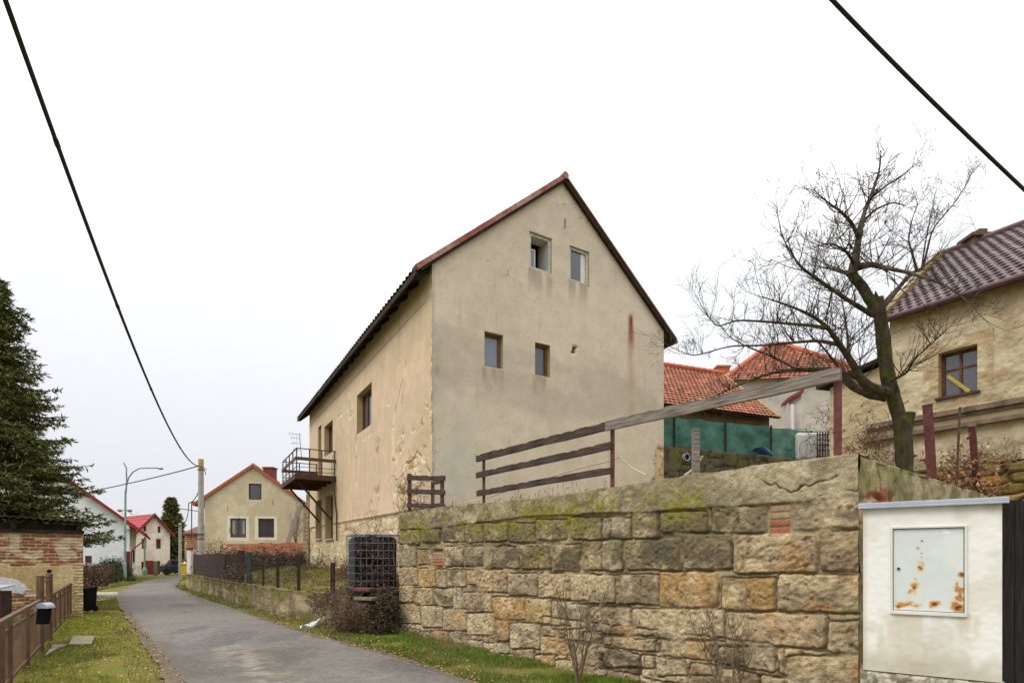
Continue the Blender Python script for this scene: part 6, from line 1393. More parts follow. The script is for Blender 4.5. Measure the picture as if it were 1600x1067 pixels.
# ------------------------------------------------------------------ meter pillar and tarred gate at the right edge
BP = np.array((3.03, 4.75)); BU_ = np.array((.832, -.555)); BNv = np.array((-.555, -.832)); BWd, BD = .905, .3; BT = 2.03
mp_ = thing('meter_pillar', 'white rendered meter pillar with rust stained metal door', 'meter box', (*BP, 0))
def bh(x, y): return hit(x, y, BP, BU_)
dl, dt = bh(1395, 826); _, db = bh(1398, 953); dr_, _ = bh(1507, 824)
BB = .63
def box_c(u, z):
    c = full(u.shape, S(230, 229, 223)); c = lerpc(c, S(216, 213, 203), sstep(.45, .66, fbm(u * 3, z * 4, 4, 401)))
    c = lerpc(c, S(186, 164, 122), .45 * sstep(dr_ - .12, dr_ + .02, u) * (1 - sstep(dr_ + .03, dr_ + .12, u)) * sstep(db - .45, db - .05, z) * (z < db) * sstep(.3, .6, fbm(u * 12, z * 2, 3, 402)))
    c = lerpc(c, S(196, 180, 146), .35 * (z < db) * sstep(.5, .65, fbm(u * 8, z * 2.5, 4, 403))); c = lerpc(c, S(186, 176, 156), .5 * sstep(.0, .05, .05 - u) )
    c = lerpc(c, S(170, 158, 132), .6 * sstep(BB + .22, BB, z + .2 * (fbm(u * 7, z * 5, 4, 409) - .5)))
    return lerpc(c, S(188, 180, 162), .45 * sstep(.56, .7, fbm(u * 4, z * 3, 4, 404)))
relief('front', BP, BU_, BNv, 0, BWd, BB, BT, .01, lambda u, z: .004 * (fbm(u * 6, z * 6, 4, 405) - .5) + .003 * (fbm(u * 30, z * 30, 2, 406) - .5), box_c, pmat('white_box_render', attr=True, var=.03, scale=4, rough=.9, bump=.3, bscale=120, bdist=.004, spec=.2), mp_, holes=[(dl, dr_, db, dt, .05)], rcol=S(206, 206, 202))
m = MB(); m.wbox(BP, BU_, BNv, .002, BWd - .002, BB, BT, -BD, -.055); m.build('body', pmat('white_box_side', S(212, 208, 200), var=.06, rough=.9, bump=.2), mp_)
m = MB()
for a, b in ((0, .0021), (BWd - .0021, BWd)): m.wbox(BP, BU_, BNv, a, b, BB, BT, -.055, -.004)
m.wbox(BP, BU_, BNv, .0, BWd, BT - .004, BT, -.055, -.004); m.build('return', pmat('white_box_edge', S(212, 208, 200), var=.06, rough=.9, bump=.2), mp_)
relief('plinth', BP + BNv * .025, BU_, BNv, -.02, BWd + .02, -.1, BB - .002, .012, lambda u, z: .02 * (fbm(u * 22, z * 22, 4, 407) - .5) - .05 * sstep(BB - .03, BB, z) , lambda u, z: lerpc(full(u.shape, S(176, 168, 148)), S(120, 112, 96), sstep(.42, .62, fbm(u * 24, z * 24, 3, 408))), M['stone'], mp_, ends=BD)
m = MB(); m.wbox(BP, BU_, BNv, -.035, BWd + .035, BT + .002, BT + .03, -BD - .03, .05); m.wbox(BP, BU_, BNv, -.035, BWd + .035, BT - .018, BT + .002, .04, .05); m.build('cap_sheet', M['sheet'], mp_, bevel=.003)
m = MB(); w_ = .018                                     # raised render frame round the door
m.wbox(BP, BU_, BNv, dl - w_, dl, db - .03, dt + w_, -.01, .014); m.wbox(BP, BU_, BNv, dr_, dr_ + w_, db - .03, dt + w_, -.01, .014); m.wbox(BP, BU_, BNv, dl, dr_, dt, dt + w_, -.01, .0138); m.wbox(BP, BU_, BNv, dl, dr_, db - .03, db, -.01, .02)
frm = m.build('door_frame', pmat('painted_frame', S(206, 206, 198), S(216, 216, 208), scale=5, rough=.6, bump=.15, blotch=[(S(190, 150, 96), 9, .68, .76)]), mp_, bevel=.004)
RSP = [(1434, 856, 5, 5, .5), (1441, 879, 4, 6, .8), (1437, 886, 10, 16, 1), (1428, 918, 12, 18, 1), (1418, 944, 26, 12, 1), (1405, 948, 9, 9, 1), (1461, 944, 13, 11, 1), (1500, 925, 10, 30, 1), (1496, 912, 8, 12, .8), (1503, 898, 8, 10, .9), (1497, 948, 20, 16, 1), (1440, 864, 3, 4, .8), (1440, 845, 3, 3, .8), (1440, 870, 4, 3, .9), (1450, 872, 3, 2, .7), (1508, 940, 6, 22, 1), (1429, 904, 6, 6, .7)]
RW2 = []
for x, y, a, b, s_ in RSP: p = bh(x, y); RW2.append((p[0], p[1], a / FPX * 3.1, b / FPX * 3.1, s_))
def door_c(u, z):
    c = full(u.shape, S(206, 212, 210)); c = lerpc(c, S(214, 218, 214), sstep(.45, .6, fbm(u * 3, z * 3, 3, 411)))
    n = fbm(u * 26, z * 26, 4, 412) - .5; hal = np.zeros(u.shape); core = np.zeros(u.shape)
    for a, b, w, h, s_ in RW2:
        q = np.hypot((u - a) / w, (z - b) / h) + 1.5 * n
        hal = np.maximum(hal, s_ * (1 - sstep(.3, 1.25, q))); core = np.maximum(core, s_ * (1 - sstep(.1, .55, q + .9 * (fbm(u * 70, z * 70, 3, 413) - .35))))
    c = lerpc(c, S(216, 180, 104), np.clip(hal, 0, 1) * .85); c = lerpc(c, S(176, 112, 48), .8 * sstep(.5, 1, hal)); c = lerpc(c, S(92, 54, 34), np.clip(core, 0, 1))
    lk = bh(1404, 888); c = lerpc(c, S(30, 30, 30), 1.0 * (np.hypot(u - lk[0], z - lk[1]) < .008))
    s0_, s1_ = bh(1462, 827), bh(1488, 833); c = lerpc(c, S(232, 234, 238), .8 * ((u > s0_[0]) & (u < s1_[0]) & (z < s0_[1]) & (z > s1_[1])) * sstep(.35, .5, fbm(u * 40, z * 40, 2, 414)))
    return c
relief('door', BP - BNv * .006, BU_, BNv, dl + .005, dr_ - .005, db + .005, dt - .005, .0045, lambda u, z: .0008 * (fbm(u * 4, z * 4, 2, 415) - .5), door_c, pmat('enamelled_door', attr=True, var=.03, scale=10, rough=.45, bump=.08, bscale=60, spec=.4), mp_, ends=.02)
lk = bh(1404, 888); kp = BP + BU_ * lk[0]; m = MB(); m.cyl((kp[0] - BNv[0] * .004, kp[1] - BNv[1] * .004, lk[1]), (kp[0] + BNv[0] * .005, kp[1] + BNv[1] * .005, lk[1]), .011, 14); m.build('lock', M['dark_iron'], mp_)
tg = thing('tarred_gate', 'black tarred plank gate beside the white meter pillar', 'gate', W(1580, 1000, 4.5))
g0 = W(1557, 782, 4.36); gq = np.array((g0.x, g0.y)); gU = np.array((.985, -.17)); gN = np.array((-.17, -.985))
for k in range(9):
    m = MB(); a = k * .125; m.wbox(gq, gU, gN, a + .003, a + .122, .06, 2.05 + .015 * (hsh(k, 1, 3) - .5), -.03, .004 * hsh(k, 4, 4)); m.build('plank', M['dark_wood'], tg)
m = MB()
for z_ in (.4, 1.75): m.wbox(gq, gU, gN, 0, 1.12, z_, z_ + .1, -.07, -.032)
m.build('ledges', M['dark_wood'], tg)
M['dull_yellow'] = pmat('dull_yellow', S(166, 142, 62), S(186, 162, 82), scale=5)
# goods inside the hillside window
wc_ = lambda u, z, n: np.array((*(RC + RU * u + RN * n), z))
m = MB(); m.bar(wc_(rw[0] + .12, rw[3] - .5, -.185), wc_(rw[0] + .5, rw[2] + .06, -.185), .07, .012, up=(*RN, 0)); tag(m.build('yellow_board', M['dull_yellow'], None, origin=wc_(rw[0] + .3, rw[2], -.18)), 'yellow board leaning inside the hillside house window', 'board')
p = wc_(rw[0] + .72, rw[2] + .062, -.12); m = MB(); m.lathe(tuple(p), [(.0, 0), (.045, 0), (.06, .11), (.052, .11), (.04, .02), (.0, .02)], 14); tag(m.build('white_pot', M['white_paint'], None, origin=p), 'small white pot on the hillside house window ledge', 'pot')
# black caged liquid container behind the low wall
IC = np.array((-3.12, 12.75)); ia = math.radians(28); IU = np.array((math.cos(ia), math.sin(ia))); IN = np.array((math.sin(ia), -math.cos(ia)))
ib = thing('caged_container', 'black plastic liquid container in a steel grid cage by the wall end', 'container', (*IC, .68))
I0 = IC - IU * .5
iw, idp, iz0, iz1 = 1.02, 1.0, .86, 2.12
m = MB(); m.wbox(I0, IU, IN, .03, iw - .03, iz0, iz1 - .04, -idp + .03, -.03); m.build('bladder', M['black_plastic'], ib, bevel=.1)
m = MB(); f = lambda u, n, z: (I0[0] + IU[0] * u + IN[0] * n, I0[1] + IU[1] * u + IN[1] * n, z)
for z_ in np.linspace(iz0 + .02, iz1 - .02, 8): m.tube([f(0, 0, z_), f(iw, 0, z_), f(iw, -idp, z_), f(0, -idp, z_), f(0, 0, z_)], .006, 5)
for t_ in np.linspace(0, 1, 9):
    for a, b in ((t_ * iw, 0), (t_ * iw, -idp), (0, -t_ * idp), (iw, -t_ * idp)): m.tube([f(a, b, iz0), f(a, b, iz1)], .0055, 5)
m.tube([f(0, 0, iz1), f(iw, 0, iz1), f(iw, -idp, iz1), f(0, -idp, iz1), f(0, 0, iz1)], .016, 6); m.build('cage', M['galv'], ib)
m = MB(); m.wbox(I0, IU, IN, -.02, iw + .02, .78, .86, -idp - .02, .02)
for u_ in (.0, .42, .84): m.wbox(I0, IU, IN, u_, u_ + .18, .64, .777, -idp, .0)
m.build('pallet', M['beam'], ib)
m = MB(); m.lathe(f(iw / 2, -idp / 2, iz1 - .04), [(.09, 0), (.09, .05), (.0, .06)], 14); m.build('screw_cap', M['black_plastic'], ib)
for k, (x0, x1, y, mt, lb) in enumerate(((556, 582, 920, M['red_paint'], 'reddish plank end lying on the low wall by the container'), (558, 586, 934, M['slab'], 'grey stone slab lying under the reddish plank end'))):
    a, b = W(x0, y, 11.6 - .1 * k), W(x1, y + 1, 11.5 - .1 * k); m = MB(); m.bar(a, b, .3, .06); tag(m.build('plank_end' if k == 0 else 'flat_stone', mt, None, origin=tuple(a), bevel=.006), lb, 'plank' if k == 0 else 'stone')
# scrap of white film on the verge
a = G(468, 982); m = MB(); n_ = 10; V = []
for k in range(n_):
    for j_ in range(5):
        s_, t_ = k / 9, j_ / 4; V.append((a.x + .05 + .42 * s_, a.y - .05 + .3 * s_ + .12 * (t_ - .5), .02 + .2 * s_ ** 1.5 * (1 - .4 * abs(t_ - .5)) + .05 * math.sin(s_ * 9 + t_ * 6) + .03 * hsh(k, j_, 3)))
qs = [(k * 5 + j_, (k + 1) * 5 + j_, (k + 1) * 5 + j_ + 1, k * 5 + j_ + 1) for k in range(n_ - 1) for j_ in range(4)]
V2 = [(x, y, z - .03) for x, y, z in V]; m.add(V + V2, qs + [tuple(k + 50 for k in q_) for q_ in qs]); tag(m.build('plastic_litter', M['litter'], None, origin=tuple(a)), 'crumpled scrap of white plastic film on the road edge', 'litter')
# ------------------------------------------------------------------ vegetation
def rv(r): return np.array((r.normal(), r.normal(), r.normal()))
def nrm(v): return v / (np.linalg.norm(v) + 1e-9)
def sprout(m, r, p, d, L, rad, level, up=.15, wig=.25, kids=(5, 8), minr=.0028, spread=.9, lmin=.1):
    n = 5 if level else 4
    pts = [np.array(p, float)]; dd = nrm(np.array(d, float))
    for k in range(n):
        dd = nrm(dd + rv(r) * wig + np.array((0, 0, up))); pts.append(pts[-1] + dd * L / n)
    end = max(minr * .6, rad * .35)
    m.tube(pts, np.linspace(rad, end, n + 1), 5 if rad > .012 else 3, cap=False)
    if level <= 0 or L < lmin: return
    for k in range(r.integers(*kids)):
        t = r.uniform(.18, 1.0); i_ = min(int(t * n), n - 1); f_ = t * n - i_; q = pts[i_] * (1 - f_) + pts[i_ + 1] * f_
        ax = nrm(pts[i_ + 1] - pts[i_]); s_ = rv(r); s_ = nrm(s_ - ax * s_.dot(ax))
        sprout(m, r, q, ax * .75 + s_ * spread, L * r.uniform(.3, .62), max(minr, rad * .5), level - 1, up, wig, kids, minr, spread, lmin)
# old fruit tree in the yard
r = np.random.default_rng(21)
TY = 8.6
def tp(x, y, dY=0): return np.array(tuple(W(x, y, TY + dY)))
tb = tp(1412, 740); tree = thing('fruit_tree', 'old bare gnarled fruit tree with mossy leaning trunk in the yard', 'tree', tb)
PXM = TY / FPX
def limb(m, pts, w0, w1, n=10):
    P = np.array([tp(*p) for p in pts]); t = np.linspace(0, 1, len(P)); tt = np.linspace(0, 1, max(12, len(P) * 5))
    Q = np.stack([np.interp(tt, t, P[:, k]) for k in range(3)], -1)
    for _ in range(3): Q[1:-1] = (Q[:-2] + 2 * Q[1:-1] + Q[2:]) / 4
    wob = 1 + .16 * (fbm(tt * 14, tt * 0, 3, int(pts[0][0])) - .5) * 2
    m.tube(Q, (w0 + (max(w1 * (.4 if w1 < 5 else 1), .9) - w0) * tt ** .75) * PXM / 2 * wob, n)
    return Q, w0 * PXM / 2, w1 * PXM / 2
m = MB()
limb(m, [(1413, 745), (1413, 722), (1412, 690), (1408, 660), (1398, 628), (1389, 600), (1383, 560), (1379, 520), (1375, 492), (1371, 466)], 26, 17, 14)
limb(m, [(1414, 700), (1418, 670), (1422, 645)], 14, 15, 10)
limb(m, [(1371, 492), (1360, 470), (1346, 446), (1333, 432), (1330, 422)], 16, 13, 12)
limb(m, [(1371, 474), (1369, 462), (1368, 455)], 12, 4, 7)
m.build('trunk', M['bark'], tree, smooth=True)
m = MB(); LB_ = []
for pts, a, b in (
    ([(1331, 430), (1337, 402), (1342, 370), (1350, 332, .1), (1362, 304, .2), (1374, 268, .3), (1377, 236, .4)], 16, 3),
    ([(1342, 417), (1362, 413, -.2), (1380, 418, -.4), (1425, 427, -.8), (1480, 446, -1.2), (1519, 476, -1.5)], 12, 2.5),
    ([(1378, 480), (1402, 452, .2), (1421, 430, .4), (1443, 417, .5), (1468, 396, .7)], 11, 3),
    ([(1433, 424, .4), (1426, 398, .3), (1419, 376, .3), (1424, 346, .4), (1434, 318, .4)], 5, 1.6), ([(1443, 417, .5), (1456, 358, .6), (1488, 322, .8), (1516, 280, 1)], 4, 1.4), ([(1440, 420, .5), (1447, 372, .5), (1462, 300, .7)], 3.4, 1.2),
    ([(1363, 492), (1340, 478, -.2), (1320, 466, -.4), (1290, 445, -.8), (1252, 419, -1.1), (1234, 392, -1.2), (1220, 366, -1.2)], 9, 2.2),
    ([(1384, 612, -.1), (1360, 606, -.3), (1344, 592, -.4), (1331, 565, -.5), (1312, 539, -.6), (1294, 512, -.8), (1271, 494, -1), (1237, 479, -1.3), (1192, 464, -1.5)], 17, 3),
    ([(1386, 618, .1), (1360, 616, .2), (1332, 604, .3), (1316, 584, .4), (1290, 577, .5), (1250, 577, .6), (1222, 579, .7), (1190, 587, .8), (1150, 603, .9), (1110, 622, 1)], 20, 4),
    ([(1294, 512, -.8), (1262, 508, -1), (1225, 505, -1.2), (1190, 502, -1.3), (1150, 500, -1.4), (1120, 512, -1.4), (1104, 490, -1.5)], 6, 1.6),
    ([(1312, 539, -.6), (1280, 532, -.4), (1240, 535, -.3), (1190, 540, -.2), (1140, 540, -.1), (1085, 557, 0), (1060, 548, .1)], 6, 1.4),
    ([(1388, 596), (1400, 591, -.2), (1417, 583, -.5), (1428, 561, -.8), (1462, 531, -1.1), (1484, 510, -1.3)], 6, 1.8),
    ([(1342, 372), (1330, 347, -.2), (1312, 329, -.4), (1294, 317, -.6), (1271, 297, -.8)], 8, 1.6),
    ([(1346, 350, .1), (1366, 328, .4), (1394, 316, .7), (1416, 322, 1)], 6, 1.6), ([(1358, 312, .2), (1384, 290, .4), (1410, 276, .6), (1438, 250, .8)], 4, 1.2),
    ([(1331, 428), (1312, 424, .4), (1296, 420, .8), (1284, 404, 1.1)], 9, 2), ([(1335, 412), (1322, 392, -.5), (1300, 380, -.8), (1280, 384, -1)], 6, 1.6),
    ([(1318, 584, .3), (1300, 560, .2), (1284, 540, .2), (1262, 520, .2), (1248, 500, .2)], 5, 1.5), ([(1245, 577, .6), (1210, 558, .8), (1175, 545, .9), (1140, 528, 1), (1120, 500, 1)], 5, 1.4),
    ([(1327, 560, -.5), (1324, 520, -.2), (1318, 480, 0), (1310, 450, .1)], 5, 1.6), ([(1300, 456, -.6), (1290, 500, -.4), (1282, 540, -.3)], 3, 1.2)):
    LB_.append(limb(m, pts, a, b, 8))
for Q, r0, r1 in LB_:
    for q in range(4): sprout(m, r, Q[-1 - q], nrm(Q[-1] - Q[-4]) + rv(r) * .35, r.uniform(.35, .8), .0045, 2, .08, .1, (3, 5), .0022, .75, .12)
    L = np.sum(np.linalg.norm(np.diff(Q, axis=0), axis=1)); k = int(L * (17 if Q[:, 0].mean() < 5.9 and Q[0][0] > 4.6 else 8)) + 4
    for q in range(k):
        t = r.uniform(.18, 1.0); i_ = min(int(t * (len(Q) - 1)), len(Q) - 2); ax = nrm(Q[i_ + 1] - Q[i_]); s_ = rv(r); s_ = nrm(s_ - ax * s_.dot(ax))
        s_[2] = abs(s_[2]) if r.random() < .72 else s_[2]
        sprout(m, r, Q[i_], ax * .35 + s_, r.uniform(.15, 1.0) ** 1.5 * (1.1 - .7 * t), max(.0032, min(.009, (r0 + (r1 - r0) * t) * .4)), 2, .1, .13, (3, 5), .0025, .75, .12)
m.build('branches', M['twig'], tree)
M['shrub'] = pmat('pale_bare_stem', S(88, 76, 60), S(128, 112, 90), scale=9, rough=.95, bump=.2, spec=.1)
# bare pruned shrubs in front of the sandstone wall
def shrub(name, label, b, h, w, n, seed, rad=.012, lev=2, mat='twig', up=.3, cat='shrub', group=None):
    r = np.random.default_rng(seed); t = thing(name, label, cat, b, group); m = MB(); b = np.array(tuple(b))
    for k in range(n):
        a = r.uniform(0, 6.28); e = r.uniform(.1, 1) * w; q = b + np.array((math.cos(a) * .05, math.sin(a) * .05, r.uniform(0, .25) * h))
        sprout(m, r, q, (math.cos(a) * e, math.sin(a) * e, h), h * r.uniform(.55, .95), rad, lev, up, .14, (4, 7), .0026, .7, .08)
    m.build('stems', M[mat], t); return t
b1 = (.84, 7.1, 0.0)
shrub('bare_shrub', 'upright bare pruned shrub against the middle of the sandstone wall', b1, 1.05, .6, 6, 31, .013, mat='shrub')
t = bpy.data.objects['bare_shrub']; m = MB(); m.tube([(b1[0], b1[1], -.05), (b1[0] - .02, b1[1], .25), (b1[0] - .05, b1[1], .5)], [.03, .026, .02], 8); m.build('stem', M['shrub'], t)
shrub('bare_shrub', 'spreading bare shrub against the sandstone wall next to the white pillar', (2.25, 5.75, 0), 1.05, .95, 7, 33, .01, mat='shrub')
# spruce on the left
def spruce(name, label, base, H, R, whorls, seed, mat, arms=10, step=.17, nl=.16, zmin=.12, droop=.22, keep=None):
    r = np.random.default_rng(seed); t = thing(name, label, 'tree', base); b = np.array(tuple(base)); m = MB()
    m.tube([b + (0, 0, H * k / 10) for k in range(11)], np.linspace(H * .017, .015, 11), 10); m.build('trunk', M['bark'], t)
    LV_ = []; LQ = []; LC = []; n0 = 0; lim = MB()
    for w in range(whorls):
        f = zmin + (1 - zmin) * (w + r.uniform(-.3, .3)) / whorls; f = min(max(f, zmin * .8), .985)
        z = H * f; Rb = R * (1 - f) ** .85 + .12
        for a_ in range(arms):
            az = a_ / arms * 6.283 + w * 1.1 + r.uniform(-.25, .25)
            if keep and not keep(az): continue
            L = Rb * r.uniform(.62, 1.12); d = np.array((math.cos(az), math.sin(az), 0))
            ns = max(4, int(L / .3)); s = np.linspace(0, 1, ns + 1)
            zz = (-droop * L * 1.3 * s + droop * 1.25 * L * s ** 2.3) + (f > .8) * L * .5 * s
            P = b + (0, 0, z) + d[None] * (L * s)[:, None] + np.array((0, 0, 1.))[None] * zz[:, None]
            lim.tube(P, np.linspace(.03 + .006 * L, .006, ns + 1), 4, cap=False)
            sd_ = np.array((-d[1], d[0], 0)); nb = max(5, int(L / step))
            for k in range(nb):
                q = .12 + .88 * (k + r.random()) / nb; i_ = min(int(q * ns), ns - 1); p = P[i_] * (1 - (q * ns - i_)) + P[i_ + 1] * (q * ns - i_)
                for sg in (-1, 1, 0):
                    bl = (.16 + .34 * L * (1 - q) ** .8) * r.uniform(.6, 1.15) if sg else .2 * r.uniform(.7, 1.3)
                    dir_ = nrm(d * .85 + sd_ * sg * .8 + np.array((0, 0, r.uniform(-.42, .16))))
                    m2 = max(2, int(bl / .085)); 
                    for e in range(m2):
                        o = p + dir_ * (bl * (e + .4) / m2); hl = nl * r.uniform(.65, 1.15)
                        for g in range(2):
                            nd = nrm(dir_ * .75 + rv(r) * .5 + np.array((0, 0, .12))); sv = nrm(np.cross(nd, rv(r))) * hl * .13
                            LV_ += [o - sv, o + sv, o + nd * hl * .6 + sv * .8, o + nd * hl, o + nd * hl * .6 - sv * .8]
                            LC.append(r.random())
    lim.build('limbs', M['bark'], t)
    V = np.array(LV_); n = len(V) // 5; k = np.arange(n)[:, None] * 5
    Q = k + np.array((0, 1, 2, 4)); T = k + np.array((4, 2, 3)); rc = np.repeat(np.array(LC), 5)
    C = np.array(S(46, 56, 30))[None] * (1 - rc[:, None]) + np.array(S(116, 118, 62))[None] * rc[:, None]
    mk('needles', V, Q, T, mat, t, C)
    return t
spruce('spruce_tree', 'large dark green spruce filling the left edge behind the shed', (-17.6, 18.6, 0), 11.1, 3.9, 38, 41, M['leaf'], arms=13, zmin=.2, keep=lambda a: math.cos(a) > -.55)
spruce('conifer', 'distant slender dark conifer behind the tall far house', (W(268, 870, 60).x, 60, 0), 8.0, 2.4, 40, 43, M['leaf'], arms=9, step=.3, nl=.34, droop=-.05, zmin=.04)
# clipped hedge and brown bush near the white house
def bush(name, label, c, rx_, ry_, h, n, seed, cols_, leaf=.09, cat='bush', twigs=60):
    r = np.random.default_rng(seed); t = thing(name, label, cat, c); c = np.array(tuple(c)); m = MB()
    for k in range(twigs):
        a = r.uniform(0, 6.28); e = np.array((math.cos(a) * rx_, math.sin(a) * ry_, h * r.uniform(.7, 1.5))); sprout(m, r, c + np.array((math.cos(a) * rx_ * .3, math.sin(a) * ry_ * .3, 0)), e, h * r.uniform(.6, 1.0), .012, 1, .1, .2, (3, 6), .005)
    m.build('twigs', M['vine'], t)
    U_ = rv(r)
    th = r.uniform(0, 6.28, n); ph = np.arccos(r.uniform(-.1, 1, n)); rad = r.uniform(.55, 1.05, n) ** .6 * (1 + .35 * (fbm(th * 2, ph * 2.5, 3, seed) - .5) * 2)
    P = c + np.stack([np.cos(th) * np.sin(ph) * rx_ * rad, np.sin(th) * np.sin(ph) * ry_ * rad, np.abs(np.cos(ph)) * h * rad], -1); P[:, 2] = np.maximum(P[:, 2], .03)
    A_ = r.normal(size=(n, 3)); A_ /= np.linalg.norm(A_, axis=1)[:, None]; B_ = np.cross(A_, r.normal(size=(n, 3))); B_ /= np.linalg.norm(B_, axis=1)[:, None]; s = leaf * r.uniform(.6, 1.3, n)[:, None]
    V = np.stack([P - B_ * s * .35, P + A_ * s * .5 - B_ * s * .1, P + A_ * s, P + B_ * s * .35], 1); rc = r.random(n)
    C = np.array(cols_)[r.integers(0, len(cols_), n)] * (.7 + .6 * rc[:, None])
    mk('leaves', V.reshape(-1, 3), np.arange(n * 4).reshape(-1, 4), None, M['leaf'], t, np.repeat(C, 4, 0))
bush('clipped_hedge', 'rounded dark green clipped shrub beside the lamp post', G(176, 908), 1.25, 1.0, 1.5, 5200, 51, [S(44, 56, 34), S(62, 72, 40), S(78, 84, 54)], .1)
bush('brown_bush', 'low brown leafy bush between the shed and the clipped shrub', G(140, 917), .75, .7, 1.15, 2400, 52, [S(104, 78, 66), S(84, 70, 50), S(124, 94, 76)], .1, twigs=90)
bush('green_bush', 'dull green bush left of the rounded clipped shrub', G(158, 911), .85, .8, 1.1, 2600, 53, [S(66, 64, 42), S(84, 80, 52), S(92, 74, 56)], .1)
# tangles
def tangle(name, label, cen, size, n, seed, mat, L=(.5, 1.4), rad=.006, wig=.5, leafn=0, leafc=None, cat='bramble', lean=(0, 0, .3), leaf=.05):
    r = np.random.default_rng(seed); t = thing(name, label, cat, cen); cen = np.array(tuple(cen)); size = np.array(size); m = MB(); LP = []
    for k in range(n):
        q = cen + r.uniform(-1, 1, 3) * size * (1, 1, 0) + np.array((0, 0, r.uniform(0, 1) ** 1.5 * size[2])); d = nrm(rv(r) + np.array(lean)); P = [q]; l_ = r.uniform(*L)
        for s in range(9):
            d = nrm(d + rv(r) * wig + np.array((0, 0, -.05 * s))); nq = P[-1] + d * l_ / 9
            for a in range(2):
                if abs(nq[a] - cen[a]) > size[a] * 1.15: d[a] *= -1
            P.append(nq)
        m.tube(P, np.linspace(rad, rad * .4, 10), 3, cap=False); LP.append(P)
    m.build('stems', M[mat], t)
    if leafn:
        LP = np.array(LP).reshape(-1, 3); P = LP[r.integers(0, len(LP), leafn)] + r.normal(size=(leafn, 3)) * .04
        A_ = r.normal(size=(leafn, 3)); A_ /= np.linalg.norm(A_, axis=1)[:, None]; B_ = np.cross(A_, r.normal(size=(leafn, 3))); B_ /= np.linalg.norm(B_, axis=1)[:, None]; s = leaf * r.uniform(.5, 1.3, leafn)[:, None]
        V = np.stack([P - B_ * s * .4, P + A_ * s * .5 - B_ * s * .15, P + A_ * s, P + B_ * s * .4], 1)
        C = np.array(leafc)[r.integers(0, len(leafc), leafn)] * (.7 + .6 * r.random(leafn)[:, None])
        mk('leaves', V.reshape(-1, 3), np.arange(leafn * 4).reshape(-1, 4), None, M['leaf'], t, np.repeat(C, 4, 0))
    return t
dead = [S(104, 72, 58), S(86, 62, 50), S(128, 98, 76)]
tangle('bramble_patch', 'dense reddish bramble tangle hanging over the low wall below the container', (-3.15, 11.75, .05), (.52, .3, .46), 240, 61, 'vine', leafn=2000, leafc=dead + [S(72, 62, 46), S(88, 80, 50)], L=(.5, 1.2))
tangle('ivy_clump', 'dark ivy and bare stems clumped at the left foot of the sandstone wall', (-2.72, 11.85, .0), (.24, .25, .8), 150, 62, 'vine', leafn=3400, leafc=[S(48, 52, 36), S(66, 62, 44), S(92, 84, 64), S(70, 74, 44)], L=(.4, .9))
tangle('dry_creeper', 'thin reddish bare creeper sprawling on the low wall end', (-4.1, 12.75, .5), (.5, .4, .3), 130, 63, 'vine', leafn=700, leafc=dead, L=(.5, 1.2))
tangle('bare_vine', 'bare vine stems climbing over the steel cage of the container', (-2.95, 12.3, .8), (.62, .16, 1.35), 110, 64, 'vine', L=(.7, 1.7), lean=(0, 0, 1.2), wig=.42)
tangle('brushwood', 'tall grey brown thicket in front of the red brick wall', (-13.0, 28.4, .9), (2.6, 1.2, .75), 1500, 65, 'twig', L=(.5, 1.1), rad=.011, wig=.35, lean=(0, 0, 1), cat='thicket', leafn=9000, leafc=[S(78, 70, 54), S(96, 84, 66), S(66, 58, 46)], leaf=.09)
tangle('brushwood', 'low dry thicket at the foot of the tall house side wall', (-7.9, 24.2, .95), (.9, 1.6, .5), 200, 66, 'twig', L=(.6, 1.4), rad=.009, wig=.35, lean=(0, 0, 1), cat='thicket')
tangle('fence_bramble', 'sparse dry brambles straggling along the wire fence on the low wall', (-8.1, 17.8, .72), (1.5, 1.7, .55), 260, 74, 'twig', L=(.5, 1.2), rad=.006, wig=.4, lean=(0, 0, .8), leafn=900, leafc=[S(104, 86, 62), S(90, 84, 56)], leaf=.05)
tangle('brown_scrub', 'small rusty brown scrub by the house wall left of the container', (-4.85, 16.8, .9), (.5, .6, .5), 170, 67, 'vine', L=(.4, .9), lean=(0, 0, 1), cat='scrub', leafn=1400, leafc=[S(122, 92, 62), S(140, 108, 74), S(104, 82, 58)])
tangle('dry_bush', 'pale dry bush beside the dark picket fence', (W(325, 870, 32).x, 32, .8), (.8, .5, 1.7), 170, 68, 'dry_stem', L=(.8, 1.6), rad=.01, lean=(0, 0, 1.3), wig=.3, cat='bush')
tangle('wall_creeper', 'bare brown creeper spreading up the cracked house corner', (-2.3, 13.2, 2.3), (.35, .3, 1.1), 90, 69, 'vine', L=(.5, 1.2), lean=(0, 0, 1), wig=.4, cat='creeper', leafn=260, leafc=[S(150, 120, 66), S(128, 96, 60)])
tangle('wall_creeper', 'dry creeper with dead leaves on the outbuilding wall by the tree', (8.15, 12.6, 3.4), (.55, .5, 1.3), 170, 70, 'vine', L=(.5, 1.2), wig=.45, cat='creeper', leafn=380, leafc=dead + [S(150, 116, 88)], leaf=.06)
tangle('dead_leaves', 'heap of curled dead leaves around the fruit tree foot', (7.0, 8.55, 2.5), (.45, .3, .7), 60, 71, 'vine', L=(.3, .7), cat='leaves', leafn=700, leafc=[S(150, 112, 82), S(172, 136, 102), S(120, 88, 66)], leaf=.07)
tangle('bare_thicket', 'bare grey thicket between the barn and the outbuilding', (10.0, 16.9, 4.1), (.8, .5, 1.9), 190, 72, 'twig', L=(.8, 1.7), rad=.008, lean=(0, 0, 1.2), wig=.3, cat='thicket')
